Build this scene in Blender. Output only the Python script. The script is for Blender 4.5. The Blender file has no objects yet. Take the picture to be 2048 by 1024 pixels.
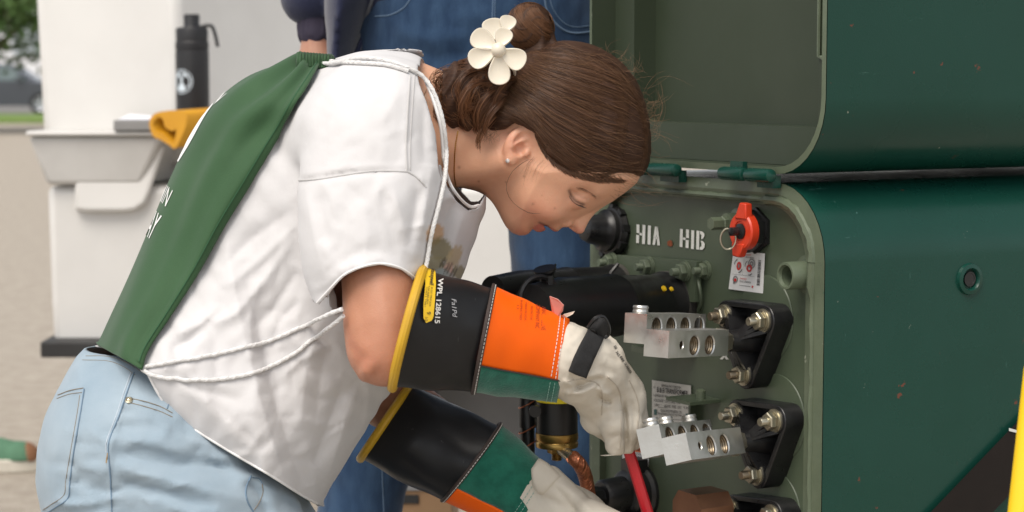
import bpy, bmesh, math, random, time
import numpy as np
from mathutils import Vector, Matrix
T0 = time.time()
random.seed(7); RNG = np.random.default_rng(7)
SC = bpy.context.scene
COL = SC.collection
# ---------------------------------------------------------------- camera, sky, sun, exposure
F = 4000.0                      # focal length in photograph pixels (2048 wide)
CAMZ = 1.08
TILT = math.atan(352 / F)
cam = bpy.data.cameras.new('camera'); camo = bpy.data.objects.new('camera', cam); COL.objects.link(camo)
cam.sensor_width = 36; cam.lens = F / 2048 * 36; cam.clip_end = 2000; cam.clip_start = 0.05
camo.location = (0, 0, CAMZ); camo.rotation_euler = (math.pi / 2 - TILT, 0, 0)
cam.dof.use_dof = True; cam.dof.focus_distance = 2.13; cam.dof.aperture_fstop = 8.0
SC.camera = camo
w = bpy.data.worlds.new('World'); SC.world = w; w.use_nodes = True
nt = w.node_tree; nt.nodes.clear()
sky = nt.nodes.new('ShaderNodeTexSky'); sky.sky_type = 'NISHITA'; sky.sun_disc = False
SUN_EL, SUN_AZ = math.radians(58), math.radians(208)     # azimuth measured clockwise from +Y
sky.sun_elevation = SUN_EL; sky.sun_rotation = SUN_AZ
sky.air_density = 1.0; sky.dust_density = 1.0; sky.ozone_density = 1.0
hs = nt.nodes.new('ShaderNodeHueSaturation'); hs.inputs['Saturation'].default_value = 0.20
bg = nt.nodes.new('ShaderNodeBackground'); bg.inputs['Strength'].default_value = 0.12
ow = nt.nodes.new('ShaderNodeOutputWorld')
nt.links.new(sky.outputs[0], hs.inputs['Color']); nt.links.new(hs.outputs[0], bg.inputs[0]); nt.links.new(bg.outputs[0], ow.inputs[0])
sun = bpy.data.lights.new('sun', 'SUN'); suno = bpy.data.objects.new('sun', sun); COL.objects.link(suno)
sun.energy = 2.1; sun.angle = math.radians(38); sun.color = (1.0, 0.92, 0.82)
sd = Vector((math.sin(SUN_AZ) * math.cos(SUN_EL), math.cos(SUN_AZ) * math.cos(SUN_EL), math.sin(SUN_EL)))
suno.rotation_euler = (-sd).to_track_quat('-Z', 'Y').to_euler(); suno.location = (0, 0, 6)
SC.view_settings.view_transform = 'Standard'; SC.view_settings.look = 'None'
SC.view_settings.exposure = 0.62; SC.view_settings.gamma = 1; SC.view_settings.use_curve_mapping = False
SC.cycles.max_bounces = 6; SC.cycles.use_denoising = True
# ---------------------------------------------------------------- frames: photograph ray -> place
ct, st = math.cos(TILT), math.sin(TILT)
R_, U_, D_ = np.array([1, 0, 0.]), np.array([0, st, ct]), np.array([0, ct, -st])
CAM = np.array([0, 0, CAMZ])
def g3(px, py, c):              # point in the (right, up, depth) frame at depth c
    return np.array([(px - 1024) * c / F, (512 - py) * c / F, c])
def toW(q):                     # (right, up, depth) frame -> world metres
    q = np.asarray(q, float)
    return CAM + q[..., 0:1] * R_ + q[..., 1:2] * U_ + q[..., 2:3] * D_
def W(px, py, c): return toW(g3(px, py, c)[None])[0]
def ray(px, py): return R_ * ((px - 1024) / F) + U_ * ((512 - py) / F) + D_
# ---------------------------------------------------------------- object helpers
WM = {}
def thing(name, label, cat, loc=(0, 0, 0), group=None, M=None):
    o = bpy.data.objects.new(name, None); COL.objects.link(o); o.empty_display_size = 0.05
    m = M if M is not None else Matrix.Translation(Vector(loc))
    o.matrix_world = m; WM[o.name] = m.copy()
    tag(o, label, cat, group); return o
def tag(o, label=None, cat=None, group=None, kind=None):
    for k, v in (('label', label), ('category', cat), ('group', group), ('kind', kind)):
        if v: o[k] = v
    return o
def link(name, me, mat=None, parent=None, M=None, label=None):
    o = bpy.data.objects.new(name, me); COL.objects.link(o)
    if mat is not None and not me.materials: me.materials.append(mat)
    M = M if M is not None else Matrix.Identity(4)
    WM[o.name] = M.copy()
    if parent is not None:
        o.parent = parent; o.matrix_parent_inverse = WM[parent.name].inverted()
    o.matrix_basis = M
    if label: o['label'] = label
    return o
def mesh_np(name, v, f, smooth=True):
    """v (n,3); f (m,3|4) int array or list of lists"""
    me = bpy.data.meshes.new(name)
    v = np.asarray(v, np.float32)
    if isinstance(f, np.ndarray):
        k = f.shape[1]; m = f.shape[0]
        me.vertices.add(len(v)); me.vertices.foreach_set('co', v.ravel())
        me.loops.add(m * k); me.loops.foreach_set('vertex_index', f.astype(np.int32).ravel())
        me.polygons.add(m); me.polygons.foreach_set('loop_start', np.arange(0, m * k, k, dtype=np.int32))
        try: me.polygons.foreach_set('loop_total', np.full(m, k, np.int32))
        except Exception: pass
        me.update(calc_edges=True)
    else:
        me.from_pydata(v.tolist(), [], f)
    if smooth: me.polygons.foreach_set('use_smooth', np.ones(len(me.polygons), bool))
    me.update(); return me
def put(name, v, f, mat, parent=None, smooth=True, M=None, label=None):
    return link(name, mesh_np(name, v, f, smooth), mat, parent, M, label)
def colattr(me, cols, name='Col'):
    a = me.color_attributes.new(name, 'FLOAT_COLOR', 'POINT')
    c = np.ones((len(me.vertices), 4), np.float32); c[:, :3] = cols; a.data.foreach_set('color', c.ravel())
def solid(o, t, off=-1.0):
    m = o.modifiers.new('thick', 'SOLIDIFY'); m.thickness = t; m.offset = off; return o
def bevel(o, wd, seg=2, ang=40):
    m = o.modifiers.new('bev', 'BEVEL'); m.width = wd; m.segments = seg; m.limit_method = 'ANGLE'; m.angle_limit = math.radians(ang)
    return o
def autosm(me, ang=35):
    try: me.set_sharp_from_angle(angle=math.radians(ang))
    except Exception: pass
class B:
    """collects boxes, lathes, tubes, prisms into one mesh"""
    def __init__(s): s.v = []; s.f = []
    def add(s, v, f, M=None):
        n = len(s.v)
        for p in v:
            p = Vector(p)
            s.v.append(tuple(M @ p) if M is not None else tuple(p))
        s.f += [[i + n for i in q] for q in f]; return s
    def box(s, lo, hi, M=None):
        x0, y0, z0 = lo; x1, y1, z1 = hi
        v = [(x0, y0, z0), (x1, y0, z0), (x1, y1, z0), (x0, y1, z0), (x0, y0, z1), (x1, y0, z1), (x1, y1, z1), (x0, y1, z1)]
        return s.add(v, [(0, 3, 2, 1), (4, 5, 6, 7), (0, 1, 5, 4), (1, 2, 6, 5), (2, 3, 7, 6), (3, 0, 4, 7)], M)
    def lathe(s, prof, n=24, M=None, a0=0.0, cap0=True, cap1=True):
        """prof = [(r,z)...] about local z"""
        v = []; f = []; k = len(prof)
        for j in range(n):
            a = a0 + 2 * math.pi * j / n
            for r, z in prof: v.append((r * math.cos(a), r * math.sin(a), z))
        for j in range(n):
            j2 = (j + 1) % n
            for i in range(k - 1): f.append((j * k + i, j2 * k + i, j2 * k + i + 1, j * k + i + 1))
        if cap0: f.append([j * k for j in range(n)][::-1])
        if cap1: f.append([j * k + k - 1 for j in range(n)])
        return s.add(v, f, M)
    def prism(s, poly, y0, y1, M=None):
        """poly in (x,z), extruded along y"""
        n = len(poly)
        v = [(x, y0, z) for x, z in poly] + [(x, y1, z) for x, z in poly]
        f = [list(range(n)), list(range(2 * n - 1, n - 1, -1))] + [(i, i + n, (i + 1) % n + n, (i + 1) % n) for i in range(n)]
        return s.add(v, f, M)
    def tube(s, pts, r, n=8, cap=True, M=None):
        v, f = tube_np(np.array(pts, float), r, n, cap); return s.add(v.tolist(), f, M)
    def build(s, name, mat, parent=None, M=None, smooth=False, label=None, ang=35):
        me = mesh_np(name, np.array(s.v), s.f, True)
        bm = bmesh.new(); bm.from_mesh(me); bmesh.ops.recalc_face_normals(bm, faces=bm.faces); bm.to_mesh(me); bm.free()
        autosm(me, ang)
        return link(name, me, mat, parent, M, label)
    def mesh(s, name, ang=35):
        me = mesh_np(name, np.array(s.v), s.f, True)
        bm = bmesh.new(); bm.from_mesh(me); bmesh.ops.recalc_face_normals(bm, faces=bm.faces); bm.to_mesh(me); bm.free()
        autosm(me, ang); return me
def tube_np(P, r, n=8, cap=True):
    P = np.asarray(P, float); m = len(P); r = np.broadcast_to(np.asarray(r, float), (m,))
    T = np.gradient(P, axis=0); T /= np.linalg.norm(T, axis=1)[:, None] + 1e-12
    up = np.array([0, 0, 1.]) if abs(T[0, 2]) < 0.9 else np.array([1., 0, 0])
    N = np.zeros_like(P); b = up - T[0] * (up @ T[0]); N[0] = b / np.linalg.norm(b)
    for i in range(1, m):
        b = N[i - 1] - T[i] * (N[i - 1] @ T[i]); N[i] = b / (np.linalg.norm(b) + 1e-12)
    Bn = np.cross(T, N); a = np.arange(n) * 2 * math.pi / n
    v = (P[:, None] + r[:, None, None] * (np.cos(a)[None, :, None] * N[:, None] + np.sin(a)[None, :, None] * Bn[:, None])).reshape(-1, 3)
    f = []
    for i in range(m - 1):
        for j in range(n):
            j2 = (j + 1) % n; f.append((i * n + j, i * n + j2, (i + 1) * n + j2, (i + 1) * n + j))
    if cap: f.append(list(range(n))[::-1]); f.append([(m - 1) * n + j for j in range(n)])
    return v, f
def spline(pts, n=40):
    """Catmull-Rom resample"""
    P = np.array(pts, float); m = len(P)
    if m == 2: return P[0] + (P[1] - P[0]) * np.linspace(0, 1, n)[:, None]
    E = np.vstack([2 * P[0] - P[1], P, 2 * P[-1] - P[-2]])
    t = np.linspace(0, m - 1 - 1e-9, n); i = t.astype(int); u = (t - i)[:, None]
    a, b, c, d = E[i], E[i + 1], E[i + 2], E[i + 3]
    return 0.5 * (2 * b + (c - a) * u + (2 * a - 5 * b + 4 * c - d) * u ** 2 + (3 * b - a - 3 * c + d) * u ** 3)
def frame(z, x=None, o=(0, 0, 0)):
    """matrix whose local z is along z"""
    z = Vector(z).normalized(); x = Vector(x) if x is not None else (Vector((0, 0, 1)) if abs(z.z) < 0.9 else Vector((1, 0, 0)))
    x = (x - z * x.dot(z)).normalized(); y = z.cross(x)
    return Matrix(((x.x, y.x, z.x, o[0]), (x.y, y.y, z.y, o[1]), (x.z, y.z, z.z, o[2]), (0, 0, 0, 1)))
# ---------------------------------------------------------------- materials
MATS = {}
def lin(c): return tuple(((x / 255) / 12.92 if x / 255 <= 0.04045 else ((x / 255 + 0.055) / 1.055) ** 2.4) for x in c)
def mat(name, col, rough=0.6, metal=0.0, col2=None, nscale=8.0, nmix=0.5, bump=0.0, bscale=60.0, spec=0.5, sss=0.0, attr=None,
        coat=0.0, ridge=None, stretch=None, detail=5.0, rvar=0.0, chips=None, chipscale=30.0, chipthr=0.70, sheen=0.0, sssr=(1, .35, .2), bdist=0.002, wave=None, trans=0.0, emit=None):
    if name in MATS: return MATS[name]
    m = bpy.data.materials.new(name); m.use_nodes = True; MATS[name] = m
    n = m.node_tree; L = n.links; p = n.nodes['Principled BSDF']
    p.inputs['Roughness'].default_value = rough; p.inputs['Metallic'].default_value = metal
    p.inputs['Specular IOR Level'].default_value = spec
    tc = n.nodes.new('ShaderNodeTexCoord'); co = tc.outputs['Object']
    if stretch:
        mp = n.nodes.new('ShaderNodeMapping'); mp.inputs['Scale'].default_value = stretch[:3]
        if len(stretch) > 3: mp.inputs['Rotation'].default_value = stretch[3:6]
        L.new(co, mp.inputs['Vector']); co2 = mp.outputs[0]
    else: co2 = co
    def noise(s, vec, d=detail, rg=0.6):
        t = n.nodes.new('ShaderNodeTexNoise'); t.inputs['Scale'].default_value = s; t.inputs['Detail'].default_value = d
        t.inputs['Roughness'].default_value = rg; L.new(vec, t.inputs['Vector']); return t.outputs['Fac']
    def ramp(src, a, b):
        r = n.nodes.new('ShaderNodeMapRange'); r.inputs['From Min'].default_value = a; r.inputs['From Max'].default_value = b; L.new(src, r.inputs['Value']); return r.outputs[0]
    def mix(fac, a, b, blend='MIX'):
        x = n.nodes.new('ShaderNodeMix'); x.data_type = 'RGBA'; x.blend_type = blend
        if isinstance(fac, float): x.inputs[0].default_value = fac
        else: L.new(fac, x.inputs[0])
        for s, q in ((6, a), (7, b)):
            if isinstance(q, tuple): x.inputs[s].default_value = (*q, 1)
            else: L.new(q, x.inputs[s])
        return x.outputs[2]
    base = col
    if attr:
        at = n.nodes.new('ShaderNodeAttribute'); at.attribute_name = attr; base = at.outputs['Color']
    if col2 is not None:
        nz = ramp(noise(nscale, co2), 0.35, 0.65)
        mm = n.nodes.new('ShaderNodeMath'); mm.operation = 'MULTIPLY'; mm.inputs[1].default_value = nmix; L.new(nz, mm.inputs[0])
        base = mix(mm.outputs[0], base, col2, 'MULTIPLY' if attr else 'MIX')
    if chips is not None:
        for (cc, cs, th, sc) in chips:
            mp2 = n.nodes.new('ShaderNodeMapping'); mp2.inputs['Scale'].default_value = sc; L.new(co, mp2.inputs['Vector'])
            k = ramp(noise(cs, mp2.outputs[0], 6.0, 0.65), th, th + 0.02)
            base = mix(k, base, cc)
    if isinstance(base, tuple): p.inputs['Base Color'].default_value = (*base, 1)
    else: L.new(base, p.inputs['Base Color'])
    if rvar:
        rr = n.nodes.new('ShaderNodeMapRange'); rr.inputs['To Min'].default_value = max(0, rough - rvar); rr.inputs['To Max'].default_value = min(1, rough + rvar)
        rr.inputs['From Min'].default_value = 0.3; rr.inputs['From Max'].default_value = 0.7
        L.new(noise(nscale * 1.7, co2), rr.inputs['Value']); L.new(rr.outputs[0], p.inputs['Roughness'])
    prev = None
    if wave:
        wv = n.nodes.new('ShaderNodeTexWave'); wv.inputs['Scale'].default_value = wave[0]; wv.bands_direction = 'DIAGONAL'
        wv.inputs['Distortion'].default_value = 1.0; L.new(co2, wv.inputs['Vector'])
        b1 = n.nodes.new('ShaderNodeBump'); b1.inputs['Strength'].default_value = wave[1]; b1.inputs['Distance'].default_value = 0.0005
        L.new(wv.outputs['Fac'], b1.inputs['Height']); prev = b1.outputs[0]
    if ridge:
        t = n.nodes.new('ShaderNodeTexNoise'); t.noise_type = 'RIDGED_MULTIFRACTAL'; t.inputs['Scale'].default_value = ridge[0]; t.inputs['Detail'].default_value = 3.0; t.inputs['Roughness'].default_value = 0.5
        t.inputs['Distortion'].default_value = 0.6; L.new(co, t.inputs['Vector'])
        b2 = n.nodes.new('ShaderNodeBump'); b2.inputs['Strength'].default_value = ridge[1]; b2.inputs['Distance'].default_value = ridge[2]; L.new(t.outputs['Fac'], b2.inputs['Height'])
        if prev is not None: L.new(prev, b2.inputs['Normal'])
        prev = b2.outputs[0]
    if bump:
        bp = n.nodes.new('ShaderNodeBump'); bp.inputs['Strength'].default_value = bump; bp.inputs['Distance'].default_value = bdist
        L.new(noise(bscale, co2), bp.inputs['Height'])
        if prev is not None: L.new(prev, bp.inputs['Normal'])
        prev = bp.outputs[0]
    if prev is not None: L.new(prev, p.inputs['Normal'])
    if sss:
        p.inputs['Subsurface Weight'].default_value = sss; p.inputs['Subsurface Radius'].default_value = sssr; p.inputs['Subsurface Scale'].default_value = 0.006
    if coat: p.inputs['Coat Weight'].default_value = coat; p.inputs['Coat Roughness'].default_value = 0.12
    if sheen: p.inputs['Sheen Weight'].default_value = sheen; p.inputs['Sheen Roughness'].default_value = 0.5
    if trans: p.inputs['Transmission Weight'].default_value = trans
    return m
# ---------------------------------------------------------------- signed-distance sculpting (numpy)
def cap(p, a, b, r1, r2=None):
    r2 = r1 if r2 is None else r2
    a = np.asarray(a, float); b = np.asarray(b, float); ab = b - a
    t = np.clip(((p - a) @ ab) / (ab @ ab), 0, 1)
    return np.linalg.norm(p - a - t[:, None] * ab, axis=1) - (r1 + (r2 - r1) * t)
def ell(p, c, r, R=None):
    q = p - np.asarray(c, float)
    if R is not None: q = q @ np.asarray(R, float).T      # rows of R = local axes
    r = np.asarray(r, float); k0 = np.linalg.norm(q / r, axis=1); k1 = np.linalg.norm(q / r ** 2, axis=1) + 1e-9
    return k0 * (k0 - 1) / k1
def smin(a, b, k):
    h = np.clip(0.5 + 0.5 * (b - a) / k, 0, 1); return b + (a - b) * h - k * h * (1 - h)
def smax(a, b, k): return -smin(-a, -b, k)
def sstep(a, b, x):
    t = np.clip((x - a) / (b - a), 0, 1); return t * t * (3 - 2 * t)
class Poly:
    """2-D signed distance to a closed outline, tabulated"""
    def __init__(s, pts, h=0.002, pad=0.12, smooth=0, n=None):
        P = np.array(pts, float)
        if smooth: 
            Q = np.vstack([P[-2:], P, P[:2]]); 
            m = len(P); E = P; k = smooth
            t = np.arange(m * k) / k; i = t.astype(int); u = (t - i)[:, None]
            a, b, c, d = E[(i - 1) % m], E[i % m], E[(i + 1) % m], E[(i + 2) % m]
            P = 0.5 * (2 * b + (c - a) * u + (2 * a - 5 * b + 4 * c - d) * u ** 2 + (3 * b - a - 3 * c + d) * u ** 3)
        s.P = P; s.lo = P.min(0) - pad; hi = P.max(0) + pad; s.h = h
        n = np.ceil((hi - s.lo) / h).astype(int) + 1
        X, Y = np.meshgrid(s.lo[0] + h * np.arange(n[0]), s.lo[1] + h * np.arange(n[1]), indexing='ij')
        d2 = np.full(X.shape, 1e9); ins = np.zeros(X.shape, bool)
        A = P; Bq = np.roll(P, -1, 0)
        for (ax, ay), (bx, by) in zip(A, Bq):
            ex, ey = bx - ax, by - ay; L2 = ex * ex + ey * ey + 1e-15
            t = np.clip(((X - ax) * ex + (Y - ay) * ey) / L2, 0, 1)
            d2 = np.minimum(d2, (X - ax - t * ex) ** 2 + (Y - ay - t * ey) ** 2)
            if ay != by:
                cr = (ay > Y) != (by > Y)
                ins ^= cr & (X < ax + (Y - ay) * ex / (by - ay))
        D = np.sqrt(d2); s.D = np.where(ins, -D, D)
    def __call__(s, x, y):
        gx = (x - s.lo[0]) / s.h; gy = (y - s.lo[1]) / s.h
        nx, ny = s.D.shape; ox = np.maximum(0, np.maximum(-gx, gx - nx + 1.001)); oy = np.maximum(0, np.maximum(-gy, gy - ny + 1.001))
        gx = np.clip(gx, 0, nx - 1.001); gy = np.clip(gy, 0, ny - 1.001)
        i = gx.astype(int); j = gy.astype(int); u = gx - i; v = gy - j; D = s.D
        return (D[i, j] * (1 - u) + D[i + 1, j] * u) * (1 - v) + (D[i, j + 1] * (1 - u) + D[i + 1, j + 1] * u) * v + s.h * np.hypot(ox, oy)
def pxpoly(pts, c, **k): return Poly([((x - 1024) * c / F, (512 - y) * c / F) for x, y in pts], **k)
def pillow(S, y, s0, Wd):
    """outline S (signed, negative inside) swollen to half depth Wd"""
    q = np.maximum(1 + S / s0, 0); return (np.sqrt(q * q + (y / Wd) ** 2) - 1) * min(s0, Wd)
def segd(x, y, pts, c):
    """2-D distance to a pixel polyline (metres) and running parameter 0..1"""
    P = np.array([((a - 1024) * c / F, (512 - b) * c / F) for a, b in pts]); best = np.full(x.shape, 1e9); tt = np.zeros(x.shape); m = len(P) - 1
    for i in range(m):
        e = P[i + 1] - P[i]; L2 = e @ e
        t = np.clip(((x - P[i, 0]) * e[0] + (y - P[i, 1]) * e[1]) / L2, 0, 1)
        d = np.hypot(x - P[i, 0] - t * e[0], y - P[i, 1] - t * e[1]); k = d < best
        best = np.where(k, d, best); tt = np.where(k, (i + t) / m, tt)
    return best, tt
_FM = {}
def folds(p, lst, c):
    """sum of soft ridges (+) and creases (-) drawn as pixel polylines: (pts, height, width); tabulated once"""
    key = id(lst)
    if key not in _FM:
        P = np.array([q for pts, a, wd in lst for q in pts], float); h = 0.0012
        lo = np.array([(P[:, 0].min() - 1024) * c / F, (512 - P[:, 1].max()) * c / F]) - 0.05; hi = np.array([(P[:, 0].max() - 1024) * c / F, (512 - P[:, 1].min()) * c / F]) + 0.05
        n = np.ceil((hi - lo) / h).astype(int) + 1; gx = lo[0] + h * np.arange(n[0]); gy = lo[1] + h * np.arange(n[1]); D = np.zeros(n)
        for pts, a, wd in lst:
            q = np.array([((x - 1024) * c / F, (512 - y) * c / F) for x, y in pts]); m = 3 * wd
            i0, j0 = np.maximum(((q.min(0) - m - lo) / h).astype(int), 0); i1, j1 = np.minimum(((q.max(0) + m - lo) / h).astype(int) + 2, n)
            X, Y = np.meshgrid(gx[i0:i1], gy[j0:j1], indexing='ij'); d, t = segd(X, Y, pts, c); D[i0:i1, j0:j1] += a * (0.6 * np.exp(-(d / wd) ** 2) + 0.45 * np.exp(-d / (0.55 * wd))) * np.sqrt(np.clip(4 * t * (1 - t), 0, 1))
        _FM[key] = (lst, lo, h, D)
    _, lo, h, D = _FM[key]; gx = (p[:, 0] * c / p[:, 2] - lo[0]) / h; gy = (p[:, 1] * c / p[:, 2] - lo[1]) / h; nx, ny = D.shape
    out_ = (gx < 0) | (gy < 0) | (gx > nx - 1.01) | (gy > ny - 1.01); gx = np.clip(gx, 0, nx - 1.01); gy = np.clip(gy, 0, ny - 1.01)
    i = gx.astype(int); j = gy.astype(int); u = gx - i; v = gy - j
    r = (D[i, j] * (1 - u) + D[i + 1, j] * u) * (1 - v) + (D[i, j + 1] * (1 - u) + D[i + 1, j + 1] * u) * v; return np.where(out_, 0, r)
def creases(rg, n, poly, ang, spread, length, amp, wd, avoid=None):
    """random short creases inside a pixel polygon"""
    P = np.array(poly, float); out_ = []; lo, hi = P.min(0), P.max(0)
    while len(out_) < n:
        x, y = rg.uniform(lo, hi); c_ = False
        for (ax, ay), (bx, by) in zip(P, np.roll(P, -1, 0)):
            if (ay > y) != (by > y) and x < ax + (y - ay) * (bx - ax) / (by - ay): c_ = not c_
        if not c_: continue
        a = math.radians(ang + rg.normal(0, spread)); L = rg.uniform(*length); b = rg.normal(0, 0.16) * L; dx, dy = math.cos(a) * L / 2, math.sin(a) * L / 2
        out_.append(([(x - dx, y - dy), (x - dy / L * b * 2, y + dx / L * b * 2), (x + dx, y + dy)], rg.choice([-1, 1]) * rg.uniform(*amp), rg.uniform(*wd)))
    return out_
def nets(f, lo, hi, h, K=4, band=1.6, flip=True):
    """naive surface nets over a sparse band"""
    lo = np.asarray(lo, float); hi = np.asarray(hi, float)
    K = 8; nb = np.ceil((hi - lo) / (h * K)).astype(int); n = nb * K
    ax = [lo[i] + h * (K * np.arange(nb[i]) + (K - 1) / 2) for i in range(3)]
    G = np.stack(np.meshgrid(*ax, indexing='ij'), -1).reshape(-1, 3); fc = f(G).reshape(nb).astype(np.float32)
    # middle level: cells of 2 voxels inside the near coarse blocks
    near = np.abs(fc) < 1.25 * h * K; F2 = fc.repeat(4, 0).repeat(4, 1).repeat(4, 2); i2 = np.argwhere(near.repeat(4, 0).repeat(4, 1).repeat(4, 2))
    o2 = np.concatenate([f(lo + h * (2 * i2[i:i + 300000] + 0.5)) for i in range(0, len(i2), 300000)]).astype(np.float32); F2[tuple(i2.T)] = o2
    i2 = i2[np.abs(o2) < 2 * h * 2.1]; Fv = F2.repeat(2, 0).repeat(2, 1).repeat(2, 2)
    idx = (2 * i2[:, None, :] + np.array([(i, j, k) for i in (0, 1) for j in (0, 1) for k in (0, 1)])[None]).reshape(-1, 3)
    Fv[tuple(idx.T)] = np.concatenate([f(lo + h * idx[i:i + 300000]) for i in range(0, len(idx), 300000)])
    sgn = Fv < 0
    cnt = sum(sgn[i:n[0] - 1 + i, j:n[1] - 1 + j, k:n[2] - 1 + k].astype(np.int8) for i in (0, 1) for j in (0, 1) for k in (0, 1))
    act = (cnt > 0) & (cnt < 8); cells = np.argwhere(act); vid = -np.ones(act.shape, np.int64); vid[act] = np.arange(len(cells))
    acc = np.zeros((len(cells), 3)); wn = np.zeros(len(cells))
    off = [(i, j, k) for i in (0, 1) for j in (0, 1) for k in (0, 1)]
    V = {o: Fv[cells[:, 0] + o[0], cells[:, 1] + o[1], cells[:, 2] + o[2]] for o in off}
    for o in off:
        for d in range(3):
            if o[d]: continue
            o2 = list(o); o2[d] = 1; o2 = tuple(o2); a, b = V[o], V[o2]; cr = (a < 0) != (b < 0)
            t = np.where(cr, a / np.where(cr, a - b, 1), 0); q = np.zeros((len(cells), 3)); q[:] = o; q[:, d] = t
            acc += q * cr[:, None]; wn += cr
    v = lo + h * (cells + acc / wn[:, None]); Q = []
    for d in range(3):
        e, g = [(1, 2), (2, 0), (0, 1)][d]
        sl = [slice(1, n[i] - 1) for i in range(3)]; sl2 = list(sl); sl[d] = slice(0, n[d] - 1); sl2[d] = slice(1, n[d])
        a = sgn[tuple(sl)]; b = sgn[tuple(sl2)]; E = np.argwhere(a != b)
        if not len(E): continue
        s = a[tuple(E.T)]; E = E + np.array([0 if i == d else 1 for i in range(3)])
        de = np.zeros(3, int); de[e] = 1; dg = np.zeros(3, int); dg[g] = 1
        c = [E - de - dg, E - dg, E, E - de]; ids = np.stack([vid[tuple(q.T)] for q in c], 1)
        ids[~s] = ids[~s][:, ::-1]; Q.append(ids)
    q = np.vstack(Q); q = q[(q >= 0).all(1)]
    g = grad(f, v, h * 0.6)
    for _ in range(2):
        fv = f(v); v = v - np.clip(fv / (np.sum(g * g, 1) + 1e-6), -h, h)[:, None] * g * 0.9
    return v, (q[:, ::-1] if flip else q)      # the (right, up, depth) frame is left-handed
def grad(f, v, e):
    return np.stack([(f(v + d) - f(v - d)) / (2 * e) for d in np.eye(3) * e], 1)
def cut(v, q, g, keep=-1):
    """drop faces where g(v) > 0 and pull the new border onto g = 0"""
    gv = g(v); k = (gv[q] <= 0).sum(1) >= 2; q = q[k]
    e = np.sort(np.vstack([q[:, [0, 1]], q[:, [1, 2]], q[:, [2, 3]], q[:, [3, 0]]]), 1)
    u, c = np.unique(e, axis=0, return_counts=True); bd = np.unique(u[c == 1])
    G = grad(g, v[bd], 0.001); v = v.copy(); step = (gv[bd] / (np.sum(G * G, 1) + 1e-9))[:, None] * G
    ln = np.linalg.norm(step, axis=1); step *= np.minimum(1, 0.012 / (ln + 1e-9))[:, None]; v[bd] -= step
    return compact(v, q)
def compact(v, q):
    u, inv = np.unique(q.ravel(), return_inverse=True); return v[u], inv.reshape(q.shape)
def hit(f, px, py, c0=1.7, c1=2.6, off=0.0, it=45):
    """march photograph rays onto a sculpted surface; returns frame points, lifted by off"""
    px = np.atleast_1d(np.asarray(px, float)); py = np.atleast_1d(np.asarray(py, float)); c = np.full(px.shape, c0)
    for _ in range(it):
        q = np.stack([(px - 1024) * c / F, (512 - py) * c / F, c], 1); d = f(q); c = np.minimum(c + np.clip(d, -0.01, 0.06) * 0.85, c1)
    q = np.stack([(px - 1024) * c / F, (512 - py) * c / F, c], 1)
    if off:
        g = grad(f, q, 0.002); g /= np.linalg.norm(g, axis=1)[:, None] + 1e-9; q = q + g * off
    return q
def on(f, pts, n=40, off=0.0, **k):
    s = spline(pts, n); return toW(hit(f, s[:, 0], s[:, 1], off=off, **k))
def strands(lines, r, taper=0.3):
    """many thin 3-sided hairs: lines (n, m, 3) world"""
    P = np.asarray(lines, float); n, m, _ = P.shape
    T = np.gradient(P, axis=1); T /= np.linalg.norm(T, axis=2)[..., None] + 1e-12
    ref = np.array([0.3, 0.9, 0.31]); N = np.cross(T, ref); N /= np.linalg.norm(N, axis=2)[..., None] + 1e-12; Bn = np.cross(T, N)
    rad = np.broadcast_to(np.asarray(r, float).reshape(-1, 1), (n, m)) * (taper + (1 - taper) * np.sin(np.linspace(0.25, math.pi - 0.15, m)))[None]
    vs = np.stack([P + rad[..., None] * (math.cos(a) * N + math.sin(a) * Bn) for a in (0, 2.094, 4.189)], 2).reshape(-1, 3)
    base = (np.arange(n)[:, None] * m + np.arange(m - 1)[None]) * 3; qs = []
    for j in range(3):
        j2 = (j + 1) % 3; qs.append(np.stack([base + j, base + j2, base + 3 + j2, base + 3 + j], -1).reshape(-1, 4))
    return vs, np.vstack(qs)
def text_np(s, size=1.0, align='LEFT', shear=0.0, spacing=1.0, bold=0.0):
    cu = bpy.data.curves.new('t', 'FONT'); cu.body = s; cu.size = size; cu.align_x = align; cu.shear = shear; cu.space_character = spacing; cu.offset = bold
    cu.resolution_u = 3
    o = bpy.data.objects.new('t', cu); COL.objects.link(o); dg = bpy.context.evaluated_depsgraph_get(); dg.update()
    me = bpy.data.meshes.new_from_object(o.evaluated_get(dg)); v = np.array([x.co[:] for x in me.vertices]); f = [list(p.vertices) for p in me.polygons]
    bpy.data.objects.remove(o); bpy.data.curves.remove(cu); bpy.data.meshes.remove(me)
    return v, f
# ================================================================ the setting
M_ground = mat('asphalt_lot', (0.42, 0.375, 0.32), 0.95, col2=(0.31, 0.27, 0.225), nscale=14, nmix=0.8, bump=0.7, bscale=90, bdist=0.01, chips=[((0.50, 0.46, 0.40), 120, 0.60, (1, 1, 1))], spec=0.1)
b = B(); b.add([(-400, -30, 0), (400, -30, 0), (400, 900, 0), (-400, 900, 0)], [(0, 1, 2, 3)])
tag(b.build('ground', M_ground), kind='structure')
M_grass = mat('lawn', (0.16, 0.24, 0.05), 0.9, col2=(0.09, 0.17, 0.03), nscale=3, bump=0.5, bscale=20)
b = B(); b.box((-90, 50.0, 0.004), (60, 58.2, 0.10)); tag(b.build('grass_verge', M_grass), kind='structure')
M_road = mat('road', (0.20, 0.19, 0.18), 0.9, col2=(0.15, 0.15, 0.145), nscale=2)
b = B(); b.box((-90, 58.3, 0.004), (60, 84, 0.05)); tag(b.build('road', M_road), kind='structure')
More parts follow.
